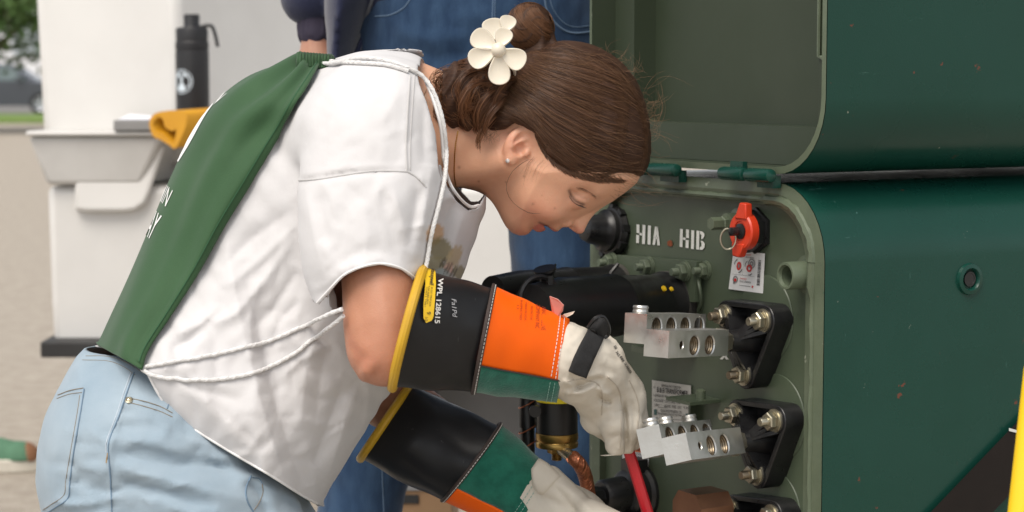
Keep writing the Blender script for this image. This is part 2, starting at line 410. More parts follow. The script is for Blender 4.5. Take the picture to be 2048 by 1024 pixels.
# far pale warehouse behind the parked car
M_pale = mat('pale_cladding', (0.74, 0.75, 0.77), 0.7, col2=(0.66, 0.67, 0.70), nscale=0.6)
M_dkwin = mat('dark_glass', (0.03, 0.035, 0.04), 0.08, spec=0.6)
wh = thing('warehouse', 'long pale warehouse far behind the parked car', 'building', (-24, 95, 0))
B().box((-60, 95, 0), (10, 110, 4.6)).build('wall', M_pale, wh)
B().box((-60.4, 94.6, 4.6), (10.4, 110.4, 4.95)).build('roof', mat('roof_trim', (0.5, 0.51, 0.53), 0.6), wh)
for i in range(12):
    B().box((-56 + i * 5.4, 94.9, 2.3), (-52.4 + i * 5.4, 94.98, 3.6)).build('window', mat('far_window', (0.42, 0.47, 0.50), 0.2), wh)
# parked car ------------------------------------------------------------------------------
def make_car(X0, Y0):
    c = thing('parked_car', 'dark grey station wagon parked on the road beyond the grass verge', 'car', (X0, Y0, 0.05))
    M_car = mat('car_paint', (0.055, 0.06, 0.075), 0.25, metal=0.3, coat=0.6, col2=(0.07, 0.075, 0.09), nscale=1)
    M_gl = mat('car_glass', (0.16, 0.21, 0.22), 0.05, spec=0.8); M_ty = mat('tyre', (0.02, 0.02, 0.02), 0.85); M_rim = mat('rim', (0.55, 0.56, 0.58), 0.3, metal=0.9)
    def prof(pts, y0, y1, name, m, par, tuck=0.0, bv=0.05):
        n = len(pts); v = []
        for yy, s in ((y0, tuck), (y0 + 0.12 * (1 if y1 > y0 else -1), 0), (y1 - 0.12 * (1 if y1 > y0 else -1), 0), (y1, tuck)):
            for x, z in pts: v.append((x * (1 - s * 0.02), yy, z - s * 0.04 * (z > 0.6)))
        f = [list(range(n)), [3 * n + i for i in range(n)][::-1]] + [(k * n + i, k * n + n + i, k * n + n + (i + 1) % n, k * n + (i + 1) % n) for k in range(3) for i in range(n)]
        bb = B(); bb.add([(x + X0, y + Y0, z + 0.05) for x, y, z in v], f); return bb.build(name, m, par)
    body = [(-2.25, 0.32), (-1.95, 0.25), (1.9, 0.25), (2.25, 0.34), (2.32, 0.62), (2.2, 0.86), (1.95, 0.95), (1.1, 1.02), (-2.1, 1.02), (-2.3, 0.90), (-2.33, 0.6)]
    bd = prof(body, -0.9, 0.9, 'body', M_car, c, 1.0)
    cab = [(1.25, 0.98), (0.55, 1.46), (0.2, 1.52), (-1.5, 1.50), (-1.85, 1.40), (-2.2, 0.98)]
    cb = prof(cab, -0.74, 0.74, 'cabin', M_car, c, 1.0)
    for xs in ([(1.02, 1.03), (0.5, 1.40), (0.12, 1.43), (0.12, 1.03)], [(0.02, 1.03), (0.02, 1.43), (-0.95, 1.43), (-0.95, 1.03)], [(-1.05, 1.03), (-1.05, 1.43), (-1.6, 1.41), (-1.95, 1.03)]):
        bb = B(); bb.prism([(x + X0, z + 0.05) for x, z in xs], Y0 - 0.757, Y0 - 0.735); bb.build('side_window', M_gl, cb)
    for wx in (-1.42, 1.42):
        for wy in (-0.80, 0.80):
            Mx = frame((0, -1, 0), o=(X0 + wx, Y0 + wy, 0.05 + 0.33))
            t = B().lathe([(0.19, -0.10), (0.31, -0.11), (0.33, -0.06), (0.33, 0.08), (0.31, 0.125), (0.22, 0.125), (0.21, 0.09)], 28).build('wheel', M_ty, c, Mx)
            rb = B().lathe([(0.215, 0.06), (0.21, 0.11), (0.19, 0.10), (0.05, 0.085), (0.04, 0.11)], 28)
            for k in range(5):
                a = k * 2 * math.pi / 5; rb.box((0.04, -0.03, 0.085), (0.2, 0.03, 0.12), Matrix.Rotation(a, 4, 'Z'))
            rb.build('rim', M_rim, t, Mx)
    for sy in (-0.6, 0.6): B().box((X0 + 2.2, Y0 + sy - 0.22, 0.70), (X0 + 2.33, Y0 + sy + 0.22, 0.86)).build('headlight', M_rim, c)
    B().box((X0 + 0.72, Y0 - 1.02, 1.06), (X0 + 0.9, Y0 - 0.87, 1.19)).build('door_mirror', M_car, c)
    for dx in (0.06, -1.0): B().box((X0 + dx - 0.22, Y0 - 0.925, 0.88), (X0 + dx - 0.02, Y0 - 0.895, 0.91)).build('door_handle', M_car, c)
    return c
make_car(-15.6, 61.2)
# tree overhanging the lot ----------------------------------------------------------------
def make_tree(X0, Y0, H, seed, label, cr=3.0, low=2.3):
    rg = np.random.default_rng(seed); t = thing('broadleaf_tree', label, 'tree', (X0, Y0, 0))
    M_bark = mat('bark', (0.16, 0.12, 0.09), 0.9, col2=(0.09, 0.07, 0.05), nscale=6, bump=0.6, bscale=20)
    bb = B(); bb.tube(spline([(X0, Y0, -0.05), (X0 + 0.1, Y0, H * 0.3), (X0 - 0.1, Y0 + 0.1, H * 0.6), (X0, Y0, H * 0.9)], 14), np.linspace(0.28, 0.06, 14), 10)
    tips = []
    for k in range(16):
        a = rg.uniform(0, 6.28); z0 = H * rg.uniform(0.25, 0.75); L = cr * rg.uniform(0.6, 1.0)
        e = (X0 + math.cos(a) * L, Y0 + math.sin(a) * L, z0 + rg.uniform(-0.3, 1.2)); mid = (X0 + math.cos(a) * L * 0.5, Y0 + math.sin(a) * L * 0.5, z0 + 0.7)
        bb.tube(spline([(X0, Y0, z0 - 0.4), mid, e], 8), np.linspace(0.09, 0.02, 8), 6); tips += [np.array(e), np.array(mid)]
    bb.build('trunk', M_bark, t)
    n = 9000; ctr = []
    for q in tips: ctr += [q + rg.normal(0, 0.45, 3) for _ in range(5)]
    ctr += [np.array([X0, Y0, H * 0.75]) + rg.normal(0, 1, 3) * [cr * 0.45, cr * 0.45, H * 0.14] for _ in range(60)]
    ctr = np.array(ctr); ctr = ctr[ctr[:, 2] > low]
    pos = ctr[rg.integers(0, len(ctr), n)] + rg.normal(0, 0.27, (n, 3)); a = rg.normal(0, 1, (n, 3)); a /= np.linalg.norm(a, axis=1)[:, None]
    bq = np.cross(a, rg.normal(0, 1, (n, 3))); bq /= np.linalg.norm(bq, axis=1)[:, None]; s = rg.uniform(0.07, 0.15, (n, 1))
    v = np.stack([pos - a * s, pos + bq * s * 0.5, pos + a * s, pos - bq * s * 0.5], 1).reshape(-1, 3)
    put('crown', v, np.arange(n * 4).reshape(n, 4), mat('leaves', (0.085, 0.16, 0.035), 0.6, col2=(0.045, 0.095, 0.02), nscale=1.2, nmix=0.9), t, smooth=False)
make_tree(-11.0, 41.5, 4.6, 3, 'green broadleaf tree overhanging the parked car at the left edge', 2.4, 1.55)
make_tree(-27, 76, 9.0, 4, 'large round tree standing behind the road near the pale warehouse', 4.6, 3.2)
# ================================================================ white fibreglass lift bucket and what stands on it
M_white = mat('white_gelcoat', (0.66, 0.645, 0.62), 0.42, col2=(0.58, 0.565, 0.54), nscale=3, nmix=0.7, rvar=0.1, chips=[((0.22, 0.10, 0.05), 7, 0.735, (1, 1, 1))])
M_white2 = mat('white_gelcoat_scuffed', (0.58, 0.565, 0.54), 0.45, col2=(0.45, 0.435, 0.41), nscale=4, nmix=0.7, chips=[((0.10, 0.07, 0.05), 5, 0.70, (1, 1, 1.0))])
M_black = mat('black_rubber', (0.017, 0.017, 0.018), 0.55, col2=(0.028, 0.028, 0.029), nscale=30, rvar=0.12)
def Lz(px, py, c): return W(px, py, c)
bk = thing('lift_bucket', 'white fibreglass lift bucket with flared lip and scuffed pocket behind the woman', 'lift bucket', (-0.6, 5.3, 0))
def loft(rings, name, m, par, bv=0.015, cap0=True, cap1=True):
    n = len(rings[0]); v = [p for r in rings for p in r]
    f = [(k * n + i, k * n + (i + 1) % n, (k + 1) * n + (i + 1) % n, (k + 1) * n + i) for k in range(len(rings) - 1) for i in range(n)]
    if cap0: f.append(list(range(n))[::-1])
    if cap1: f.append([(len(rings) - 1) * n + i for i in range(n)])
    b = B(); b.add(v, f); o = b.build(name, m, par); bevel(o, bv, 3, 30); return o
def rectring(pxl, pxr, py, cf, dep, skew=0.0):
    a = W(pxl, py, cf); e = W(pxr, py, cf + skew); return [a, e, (e[0] + 0.05, e[1] + dep, e[2]), (a[0] + 0.05, a[1] + dep, a[2])]
# upper liner: two faces meeting at the vertical edge near the bottle
def wallring(py, shift=0.0):
    a = W(70 + shift, py, 5.20); k = W(352 + shift * 0.6, py, 5.12); e = W(1030, py, 6.3)
    return [a, k, e, (e[0] + 0.1, e[1] + 0.4, e[2]), (a[0] + 0.1, a[1] + 1.2, a[2])]
loft([wallring(330, 18), wallring(-60, -3)], 'liner', M_white, bk, 0.02)
loft([rectring(106, 1035, 690, 5.03, 0.9), rectring(100, 1035, 600, 5.02, 0.9), rectring(92, 1035, 372, 5.0, 0.9)], 'shell', M_white, bk, 0.02)
loft([rectring(92, 282, 370, 4.975, 0.3), rectring(54, 322, 273, 4.945, 0.3)], 'flared_lip', M_white2, bk, 0.012)
loft([rectring(50, 640, 272.5, 4.93, 1.1), rectring(50, 640, 262, 4.93, 1.1)], 'ledge', M_white2, bk, 0.01)
# raised rounded pocket panel and scuffed step recess on the shell front
pk = [(150, 300), (332, 290), (318, 330), (300, 385), (290, 408), (270, 421), (250, 424), (170, 424), (150, 420)]
b = B(); n = len(pk); v = [W(x, y, 4.975) for x, y in pk] + [W(x, y, 5.02) for x, y in pk]
b.add(v, [list(range(n)), list(range(2 * n - 1, n - 1, -1))] + [(i, i + n, (i + 1) % n + n, (i + 1) % n) for i in range(n)]); o = b.build('pocket_panel', M_white, bk); bevel(o, 0.01, 3, 30)
# black bumper board under it, on a stand
A0 = W(80, 684, 4.95); A1 = W(80, 716, 4.95)
o = B().box((A0[0], A0[1], A1[2]), (A0[0] + 1.25, A0[1] + 0.85, A0[2])).build('base_board', mat('black_board', (0.018, 0.017, 0.017), 0.6, col2=(0.03, 0.03, 0.03), nscale=9), bk); bevel(o, 0.004)
for dx in (0.22, 0.95):
    for dy in (0.12, 0.72):
        B().box((A0[0] + dx - 0.03, A0[1] + dy - 0.03, 0), (A0[0] + dx + 0.03, A0[1] + dy + 0.03, A1[2] - 0.001)).build('stand_leg', M_black, bk)
B().box((A0[0] + 0.42, A0[1] + 0.25, 0.02), (A0[0] + 1.2, A0[1] + 0.7, A1[2] - 0.002)).build('undercarriage', mat('grey_steel', (0.14, 0.135, 0.13), 0.55, col2=(0.10, 0.095, 0.09), nscale=6), bk)
LEDGE = W(200, 262, 4.93)[2]
# bottle
cb = 5.0; xb = W(390, 200, cb)
bx, by = xb[0], 4.98
H = W(390, 30, cb)[2] - W(390, 222, cb)[2]; z0 = LEDGE + 0.001; rb = 33 * cb / F
bt = thing('water_bottle', 'tall matte black water bottle with round white A emblem on the white ledge', 'bottle', (bx, by, z0))
M_bot = mat('bottle_powdercoat', (0.012, 0.012, 0.014), 0.5, col2=(0.018, 0.018, 0.02), nscale=40)
HB = H + (W(390, 222, cb)[2] - z0)
B().lathe([(rb * 0.96, 0), (rb, 0.006), (rb, HB * 0.66), (rb * 0.985, HB * 0.675), (rb * 0.985, HB * 0.70)], 40).build('body', M_bot, bt, Matrix.Translation((bx, by, z0)))
lid = B().lathe([(rb * 0.94, HB * 0.70), (rb, HB * 0.705), (rb, HB * 0.755), (rb * 0.95, HB * 0.765), (rb * 0.97, HB * 0.86), (rb * 0.9, HB * 0.885), (rb * 0.5, HB * 0.89), (rb * 0.46, HB * 0.90), (rb * 0.48, HB * 0.985), (rb * 0.44, HB)], 36).build('cap', M_bot, bt, Matrix.Translation((bx, by, z0)))
bb = B(); pts = spline([(0.0, 0, HB * 0.87), (rb * 1.05, 0, HB * 0.905), (rb * 1.35, 0, HB * 0.85), (rb * 1.55, 0, HB * 0.72)], 16); bb.tube(pts, 0.0045, 8); bb.build('carry_loop', M_bot, bt, Matrix.Translation((bx, by, z0)))
def on_cyl(v, f, name, m, par, r, zc, a0, cx, cy, lift=0.0006):
    a = a0 + v[:, 0] / r; q = np.stack([cx + (r + lift) * np.sin(a), cy - (r + lift) * np.cos(a), zc + v[:, 1]], 1); return put(name, q, f, m, par, smooth=False)
M_pr = mat('pale_print', (0.62, 0.70, 0.76), 0.6)
ar = np.linspace(0, 2 * math.pi, 41)[:-1]; ro, ri = 0.030, 0.026
disc = []
fd = []
for k, (r0, r1) in enumerate(((ri * 0.0, ri * 0.92), (ro * 0.93, ro))):
    base = len(disc)
    for a in ar: disc.append((r0 * math.cos(a), r0 * math.sin(a), 0))
    for a in ar: disc.append((r1 * math.cos(a), r1 * math.sin(a), 0))
    fd += [[base + i, base + 40 + i, base + 40 + (i + 1) % 40, base + (i + 1) % 40] for i in range(40)]
# the disc carries a dark letter A laid over it
zem = z0 + (W(375, 163, cb)[2] - z0); aem = -0.55
on_cyl(np.array(disc), fd, 'emblem_disc', M_pr, bt, rb, zem, aem, bx, by)
tv = np.array([(-.019, -.020, 0), (-.0135, -.020, 0), (.0015, .022, 0), (-.0035, .022, 0), (.019, -.020, 0), (.0135, -.020, 0), (-.0015, .022, 0), (.0035, .022, 0), (-.012, -.007, 0), (.012, -.007, 0), (.0105, -.002, 0), (-.0105, -.002, 0)]); tf = [[0, 1, 2, 3], [5, 4, 7, 6], [8, 9, 10, 11]]
on_cyl(tv, tf, 'emblem_letter', M_bot, bt, rb, zem, aem, bx, by, 0.0012)
# document box with paper on ledge
q = W(270, 266, 4.86)
bx_ = thing('document_tray', 'low grey tray holding white papers on the ledge beside the yellow sleeve', 'tray', (q[0], q[1], LEDGE))
M_tray = mat('grey_card', (0.25, 0.245, 0.24), 0.7, col2=(0.2, 0.2, 0.2), nscale=8)
xl, xr = W(228, 250, 4.93)[0], W(330, 250, 4.93)[0]; yt = 4.93
hh = W(228, 240, 4.93)[2] - LEDGE
o = B().box((xl, yt, LEDGE + 0.001), (xr, yt + 0.16, LEDGE + max(0.024, hh))).build('tray', M_tray, bx_); bevel(o, 0.003)
tz = LEDGE + max(0.024, hh)
B().add([(xl + 0.008, yt + 0.012, tz + 0.001), (xr, yt + 0.012, tz + 0.001), (xr, yt + 0.15, tz + 0.004), (xl + 0.012, yt + 0.15, tz + 0.012)], [(0, 1, 2, 3)]).build('paper', mat('paper', (0.78, 0.78, 0.84), 0.8), bx_)
# rolled yellow rubber sleeve
M_yel = mat('mustard_rubber', (0.62, 0.30, 0.015), 0.42, col2=(0.50, 0.22, 0.010), nscale=12, spec=0.4, rvar=0.1)
ys = thing('rubber_sleeve', 'flattened mustard yellow rubber sleeve lying on the white ledge', 'rubber sleeve', W(360, 270, 4.75))
sec = [(298, 250), (301, 236), (312, 226), (330, 222), (352, 221), (372, 226), (372, 250), (362, 276), (350, 297), (338, 290), (322, 280), (306, 272)]
sec_in = [(305, 250), (309, 240), (318, 234), (326, 240), (330, 254), (344, 262), (352, 258), (350, 276), (346, 286), (334, 276), (322, 266), (311, 262)]
sec = spline(sec + [sec[0]], 49)[:-1]; sec_in = spline(sec_in + [sec_in[0]], 49)[:-1]
r0 = [W(x, y, 4.70) for x, y in sec]; r1 = [W(x, y, 4.70) for x, y in sec_in]
far = []
for k, (x, y) in enumerate(sec): far.append(W(x + 175 * 1.0, 232 + (y - 250) * 0.80, 4.86))
n = 48; v = [*r1, *r0, *far]; rin = [W(x + 60, y + 0, 4.76) for x, y in sec_in]; v = [*rin] + v
f = [(k * n + i, k * n + (i + 1) % n, (k + 1) * n + (i + 1) % n, (k + 1) * n + i) for k in range(3) for i in range(n)]
f.append([3 * n + i for i in range(n)]); f.append([i for i in range(n)][::-1])
B().add(v, f).build('sleeve_tube', M_yel, ys)
# the green shoe of somebody standing further back ------------------------------------------
sh = thing('green_sneaker', 'green sneaker with pale sole and tan toe at the lower left edge', 'shoe', W(30, 938, 5.55))
def shoe(par, pxs, c, z0, dirx, col, colt, L=0.28, colS=(0.62, 0.58, 0.50), tc=0.80, hs=1.0):
    x0 = pxs
    M_up = mat('sneaker_knit' + str(col), col, 0.8, col2=tuple(k * 0.7 for k in col), nscale=60, bump=0.4, bscale=300)
    def S(p):
        q = p.copy(); x = q[:, 0]
        s = cap(q, (0.03, 0, 0.045), (L * 0.62, 0, 0.035), 0.040, 0.036); s = smin(s, ell(q, (L * 0.80, 0, 0.028), (0.062, 0.045, 0.036)), 0.03)
        s = smin(s, cap(q, (0.035, 0, 0.06), (0.045, 0, 0.115 if hs == 1.0 else 0.070), 0.034, 0.030), 0.02); return np.maximum(s, -(q[:, 2] - 0.026))
    v, f = nets(S, (-0.05, -0.07, -0.01), (L + 0.03, 0.07, 0.15), 0.004, flip=False)
    M4 = Matrix.Translation((x0, c, z0)) @ Matrix.Diagonal((1, 1, hs, 1)) @ Matrix.Rotation(0 if dirx > 0 else math.pi, 4, 'Z')
    def So(p): return np.maximum(np.maximum(ell(p * [1, 1, 0.0] , (L * 0.5, 0, 0), (L * 0.53, 0.052, 1.0)), p[:, 2] - 0.030 - 0.006 * (p[:, 0] < 0.08)), -(p[:, 2] - 0.001))
    up = put('upper', v, f, M_up, par, M=M4)
    v, f = nets(So, (-0.03, -0.07, -0.006), (L + 0.04, 0.07, 0.05), 0.004, flip=False); put('sole', v, f, mat('sole' + str(colS), colS, 0.7, col2=tuple(k * 0.8 for k in colS), nscale=30), par, M=M4)
    def To(p): return np.maximum(S(p) - 0.002, -(p[:, 0] - L * tc + 0.35 * (p[:, 2] - 0.03)))
    v, f = nets(To, (L * 0.6, -0.07, 0.0), (L + 0.03, 0.07, 0.1), 0.004, flip=False); put('toe_cap', v, f, mat('tan_toe' + str(colt), colt, 0.7), up, M=M4)
    bb = B()
    for k in range(5):
        xx = 0.10 + 0.018 * k; zz = 0.092 - 0.011 * k - 0.012; bb.tube([(xx, -0.03, zz - 0.012), (xx + 0.006, 0, zz + 0.012), (xx, 0.03, zz - 0.012)], 0.0035, 6)
    bb.build('laces', mat('laces', (0.30, 0.42, 0.32), 0.8), up, M4)
q = W(90, 938, 5.55); shoe(sh, q[0] - 0.33, q[1], 0.0, 1, (0.085, 0.20, 0.12), (0.23, 0.11, 0.055), 0.32, tc=0.91, hs=1.3)
# ================================================================ pad-mounted transformer
TH = math.radians(60)
K0 = W(1647, 600, 2.2)
TM = Matrix(((math.cos(TH), math.sin(TH), 0, K0[0]), (-math.sin(TH), math.cos(TH), 0, K0[1]), (0, 0, 1, 0), (0, 0, 0, 1)))
TI = np.array(TM.inverted())
def pn(px, py, y=0.0):
    """photograph ray -> transformer-local point on the plane local y = y (panel y = 0, outwards negative)"""
    o = TI[:3, :3] @ CAM + TI[:3, 3]; d = TI[:3, :3] @ ray(px, py); t = (y - o[1]) / d[1]; return o + d * t
M_dkgreen = mat('dark_green_enamel', (0.005, 0.044, 0.031), 0.28, col2=(0.0065, 0.052, 0.037), nscale=5, nmix=0.6, ridge=(6, 0.06, 0.003), bump=0.08, bscale=500, rvar=0.09, spec=0.34,
    chips=[((0.13, 0.045, 0.028), 34, 0.69, (1, 1, 1.3)), ((0.25, 0.27, 0.22), 60, 0.71, (1, 1, 1)), ((0.05, 0.13, 0.11), 40, 0.69, (2.0, 2.0, 0.22)), ((0.04, 0.11, 0.09), 30, 0.70, (0.4, 0.4, 3.4))])
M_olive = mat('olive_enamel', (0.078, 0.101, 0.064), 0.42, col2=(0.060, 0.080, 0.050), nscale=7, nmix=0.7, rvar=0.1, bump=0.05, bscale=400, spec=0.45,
    chips=[((0.20, 0.22, 0.16), 45, 0.71, (1, 1, 1)), ((0.16, 0.06, 0.035), 24, 0.745, (1, 1, 0.5))])
M_rim_ = mat('olive_rim', (0.115, 0.142, 0.092), 0.42, col2=(0.080, 0.102, 0.066), nscale=14, nmix=0.8, rvar=0.12, bump=0.35, bscale=60,
    chips=[((0.30, 0.32, 0.25), 30, 0.66, (1, 1, 1)), ((0.22, 0.07, 0.04), 16, 0.725, (1, 1, 1)), ((0.01, 0.07, 0.055), 14, 0.66, (1, 1, 1))])
M_olive_in = mat('olive_lid_shaded', (0.034, 0.046, 0.027), 0.5, col2=(0.029, 0.040, 0.023), nscale=5, nmix=0.7, rvar=0.1, spec=0.4, chips=[((0.22, 0.24, 0.18), 60, 0.745, (1, 1, 1))])  # shade under the lid overhang is painted into this darker olive
M_blk = mat('black_moulding', (0.010, 0.010, 0.011), 0.36, col2=(0.02, 0.02, 0.02), nscale=50, rvar=0.12)
M_epdm = mat('black_epdm', (0.009, 0.009, 0.010), 0.36, col2=(0.018, 0.017, 0.016), nscale=18, nmix=0.6, rvar=0.12, spec=0.4)
M_epdm_worn = mat('worn_epdm', (0.045, 0.042, 0.038), 0.7, col2=(0.075, 0.068, 0.058), nscale=25, nmix=0.7)
M_alu = mat('aluminium', (0.60, 0.60, 0.58), 0.36, metal=0.9, col2=(0.48, 0.47, 0.44), nscale=20, nmix=0.6, rvar=0.12, bump=0.1, bscale=250, chips=[((0.32, 0.20, 0.09), 35, 0.70, (1, 1, 1))])
M_zinc = mat('zinc_steel', (0.50, 0.47, 0.38), 0.32, metal=0.9, col2=(0.38, 0.34, 0.24), nscale=60, nmix=0.7, rvar=0.12)
M_hole = mat('oily_bore', (0.36, 0.31, 0.23), 0.38, metal=0.8, col2=(0.16, 0.10, 0.05), nscale=70, nmix=0.8)
M_brass = mat('brass', (0.42, 0.27, 0.08), 0.32, metal=0.9, col2=(0.25, 0.15, 0.05), nscale=30, nmix=0.7, rvar=0.1)
M_copper = mat('copper', (0.44, 0.16, 0.08), 0.38, metal=0.75, col2=(0.26, 0.09, 0.05), nscale=40, nmix=0.6)
M_rust = mat('rust', (0.23, 0.06, 0.02), 0.8)
M_stencil = mat('stencil_white', (0.74, 0.74, 0.70), 0.6, col2=(0.60, 0.61, 0.56), nscale=60, nmix=0.6)
M_txt = mat('ink_black', (0.02, 0.02, 0.02), 0.6); M_txtr = mat('ink_red', (0.55, 0.03, 0.025), 0.6); M_txtg = mat('ink_grey', (0.22, 0.22, 0.22), 0.6)
XL = pn(1180, 600, -0.012)[0]; XR = pn(1648, 600, -0.012)[0]
ZT = pn(1520, 363, -0.012)[2]; RAD = 0.085
tr = thing('pad_transformer', 'green pad mounted transformer with its hood flipped open and terminals exposed', 'transformer', M=TM)
def rrect(x0, x1, z0, z1, r, top=True, n=10):
    """outline, rounded at the top (or bottom) corners"""
    p = []
    if top:
        p += [(x0, z0), (x1, z0)]
        p += [(x1 - r + r * math.cos(a), z1 - r + r * math.sin(a)) for a in np.linspace(0, math.pi / 2, n)]
        p += [(x0 + r + r * math.cos(a), z1 - r + r * math.sin(a)) for a in np.linspace(math.pi / 2, math.pi, n)]
    else:
        p += [(x1, z1), (x0, z1)]
        p += [(x0 + r + r * math.cos(a), z0 + r + r * math.sin(a)) for a in np.linspace(math.pi, 1.5 * math.pi, n)]
        p += [(x1 - r + r * math.cos(a), z0 + r + r * math.sin(a)) for a in np.linspace(1.5 * math.pi, 2 * math.pi, n)]
    return p
def shellext(pts, y0, y1, name, m, inset_pts=None, par=tr, closed=False, M=TM):
    n = len(pts); b = B(); b.add([(x, y0, z) for x, z in pts] + [(x, y1, z) for x, z in pts], [(i, (i + 1) % n, (i + 1) % n + n, i + n) for i in range(n)] + ([[n + i for i in range(n)]] if closed else []))
    return b.build(name, m, par, M)
def ring(outer, inner, yo, yi, name, m, par=tr, back=None, M=TM):
    n = len(outer); b = B(); v = [(x, yo, z) for x, z in outer] + [(x, yi, z) for x, z in inner]
    f = [(i, i + n, (i + 1) % n + n, (i + 1) % n) for i in range(n)]
    if back is not None:
        v += [(x, back, z) for x, z in inner]; f += [(n + i, 2 * n + i, 2 * n + (i + 1) % n, n + (i + 1) % n) for i in range(n)]
    b.add(v, f); return b.build(name, m, par, M)
out = rrect(XL, XR, 0.02, ZT, RAD)
inn = rrect(XL + 0.020, XR - 0.036, 0.05, ZT - 0.026, RAD - 0.020)
inn2 = rrect(XL + 0.009, XR - 0.014, 0.03, ZT - 0.012, RAD - 0.009)
o = shellext(out, -0.011, 0.75, 'tank', M_dkgreen, closed=True)
ring(out, inn2, -0.012, -0.0135, 'rim', M_rim_)
# stepped gasket channel of the flange, with its welded lumps
ring(inn2, inn, -0.0135, -0.009, 'inner_flange', M_rim_, back=0.0)
pl = rrect(XL + 0.014, XR - 0.018, 0.04, ZT - 0.015, RAD - 0.013)
b = B(); b.add([(x, 0, z) for x, z in pl], [list(range(len(pl)))]); b.build('front_panel', M_olive, tr, TM)
# weld bead along the rim
wl = [(XR - 0.020, z) for z in np.linspace(0.1, ZT - RAD, 60)] + [(XR - RAD + (RAD - 0.020) * math.cos(a), ZT - RAD + (RAD - 0.020) * math.sin(a)) for a in np.linspace(0.02, math.pi / 2, 22)] + [(x, ZT - 0.020) for x in np.linspace(XR - RAD - 0.01, XL + 0.08, 40)]
rr = np.array([0.0036 + 0.0005 * math.sin(i * 1.9) + random.uniform(-0.0004, 0.0005) + (0.0025 if 56 < i < 84 else 0) for i in range(len(wl))])
B().tube([(x + random.uniform(-.001, .001), -0.012, z) for x, z in wl], rr, 8).build('weld_bead', M_rim_, tr, TM)
# lid hood above ---------------------------------------------------------------------------------
ZL = pn(1480, 343, -0.02)[2]
XLR = pn(1655, 150, -0.02)[0]; XLL = pn(1182, 100, -0.02)[0]
lo_ = rrect(XLL, XLR, ZL, ZL + 0.75, 0.085, top=False); li_ = rrect(XLL + 0.007, XLR - 0.006, ZL + 0.008, ZL + 0.74, 0.078, top=False)
hood = shellext(lo_, -0.021, 0.62, 'hood', M_dkgreen, closed=True)
ring(lo_, li_, -0.022, -0.023, 'hood_edge', M_rim_, par=hood)
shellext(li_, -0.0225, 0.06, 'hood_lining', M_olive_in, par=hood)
li2 = rrect(XLL + 0.045, XLR - 0.060, ZL + 0.052, ZL + 0.70, 0.004, top=False); li3 = rrect(XLL + 0.0075, XLR - 0.0065, ZL + 0.0085, ZL + 0.7395, 0.0775, top=False)
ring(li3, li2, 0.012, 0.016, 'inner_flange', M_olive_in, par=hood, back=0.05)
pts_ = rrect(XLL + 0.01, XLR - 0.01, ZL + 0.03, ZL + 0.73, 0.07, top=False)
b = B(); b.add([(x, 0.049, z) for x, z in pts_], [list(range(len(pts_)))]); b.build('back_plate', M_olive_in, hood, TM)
# curved gusset strip in the right corner of the hood
xs = np.linspace(0, 1, 14); gs = [(XLR - 0.058 + 0.0 * t, ZL + 0.70 - 0.57 * t) for t in xs] + [(XLR - 0.058 + 0.035 * math.sin(a), ZL + 0.13 - 0.085 * (1 - math.cos(a))) for a in np.linspace(0.1, math.pi / 2, 10)]
B().tube([(x, 0.014, z) for x, z in gs], 0.0022, 6).build('edge_bead', M_rim_, hood, TM)
# hinges
for (p0, p1, p2) in (((1442, 346), (1492, 349), (1545, 352)), ((1240, 335), (1300, 338), (1356, 341))):
    a, m_, e = pn(*p0, -0.034), pn(*p1, -0.034), pn(*p2, -0.034)
    for q0, q1 in ((a, m_ - (m_ - a) * 0.03), (m_ + (e - m_) * 0.03, e)):
        L = np.linalg.norm(q1 - q0); r = 0.0078
        B().lathe([(r * 0.4, 0), (r * 0.9, 0.002), (r, 0.005), (r, L - 0.005), (r * 0.9, L - 0.002), (r * 0.4, L)], 16).build('hinge_knuckle', M_dkgreen, tr, TM @ frame(q1 - q0, o=q0))
    q = (a + m_) / 2; B().box((q[0] - 0.012, -0.030, q[2]), (q[0] + 0.012, -0.0235, q[2] + 0.014)).build('hinge_leaf', M_dkgreen, tr, TM)
    B().box((m_[0] + 0.01, -0.026, q[2] - 0.014), (e[0] - 0.01, -0.0145, q[2])).build('hinge_leaf', M_dkgreen, tr, TM)
# --------------------------------------------------------------- fasteners (shared meshes)
def hexprof(b, r, z0, z1, ch=0.12):
    b.lathe([(r * (1 - ch), z0), (r, z0 + r * 0.12), (r, z1 - r * 0.12), (r * (1 - ch), z1)], 6)
bn = B(); bn.lathe([(1.45, 0), (1.45, 0.22)], 24); bn.lathe([(1.30, 0.22), (1.30, 0.42)], 24); hexprof(bn, 1.12, 0.42, 1.30)
NUT = bn.mesh('nut', 30); bn = B(); hexprof(bn, 1.12, 0.0, 1.5); HEX = bn.mesh('nut', 30)
bs = B(); bs.lathe([(0.55, 0), (0.55, 2.2), (0.48, 2.35)], 16); STUD = bs.mesh('stud', 40)
def nut(q, r, par=tr, m=M_zinc, ms=None, ax=(0, -1, 0), rot=None):
    rot = random.uniform(0, 1) if rot is None else rot
    Mx = TM @ Matrix.Translation(Vector(q)) @ frame(ax) @ Matrix.Rotation(rot, 4, 'Z') @ Matrix.Scale(r, 4)
    me = nutmesh(m.name, NUT, m); o = link('nut', me, None, par, Mx)
    link('stud', nutmesh((ms or m).name, STUD, ms or m), None, o, Mx); return o
_nm = {}
def nutmesh(k, base, m):
    key = (k, base.name)
    if key not in _nm:
        me = base.copy(); me.materials.append(m); _nm[key] = me
    return _nm[key]
def lathe_at(name, q, prof, m, par=tr, n=28, ax=(0, -1, 0), ang=35, rot=0):
    return B().lathe(prof, n).build(name, m, par, TM @ Matrix.Translation(Vector(q)) @ frame(ax) @ Matrix.Rotation(rot, 4, 'Z'), ang=ang)
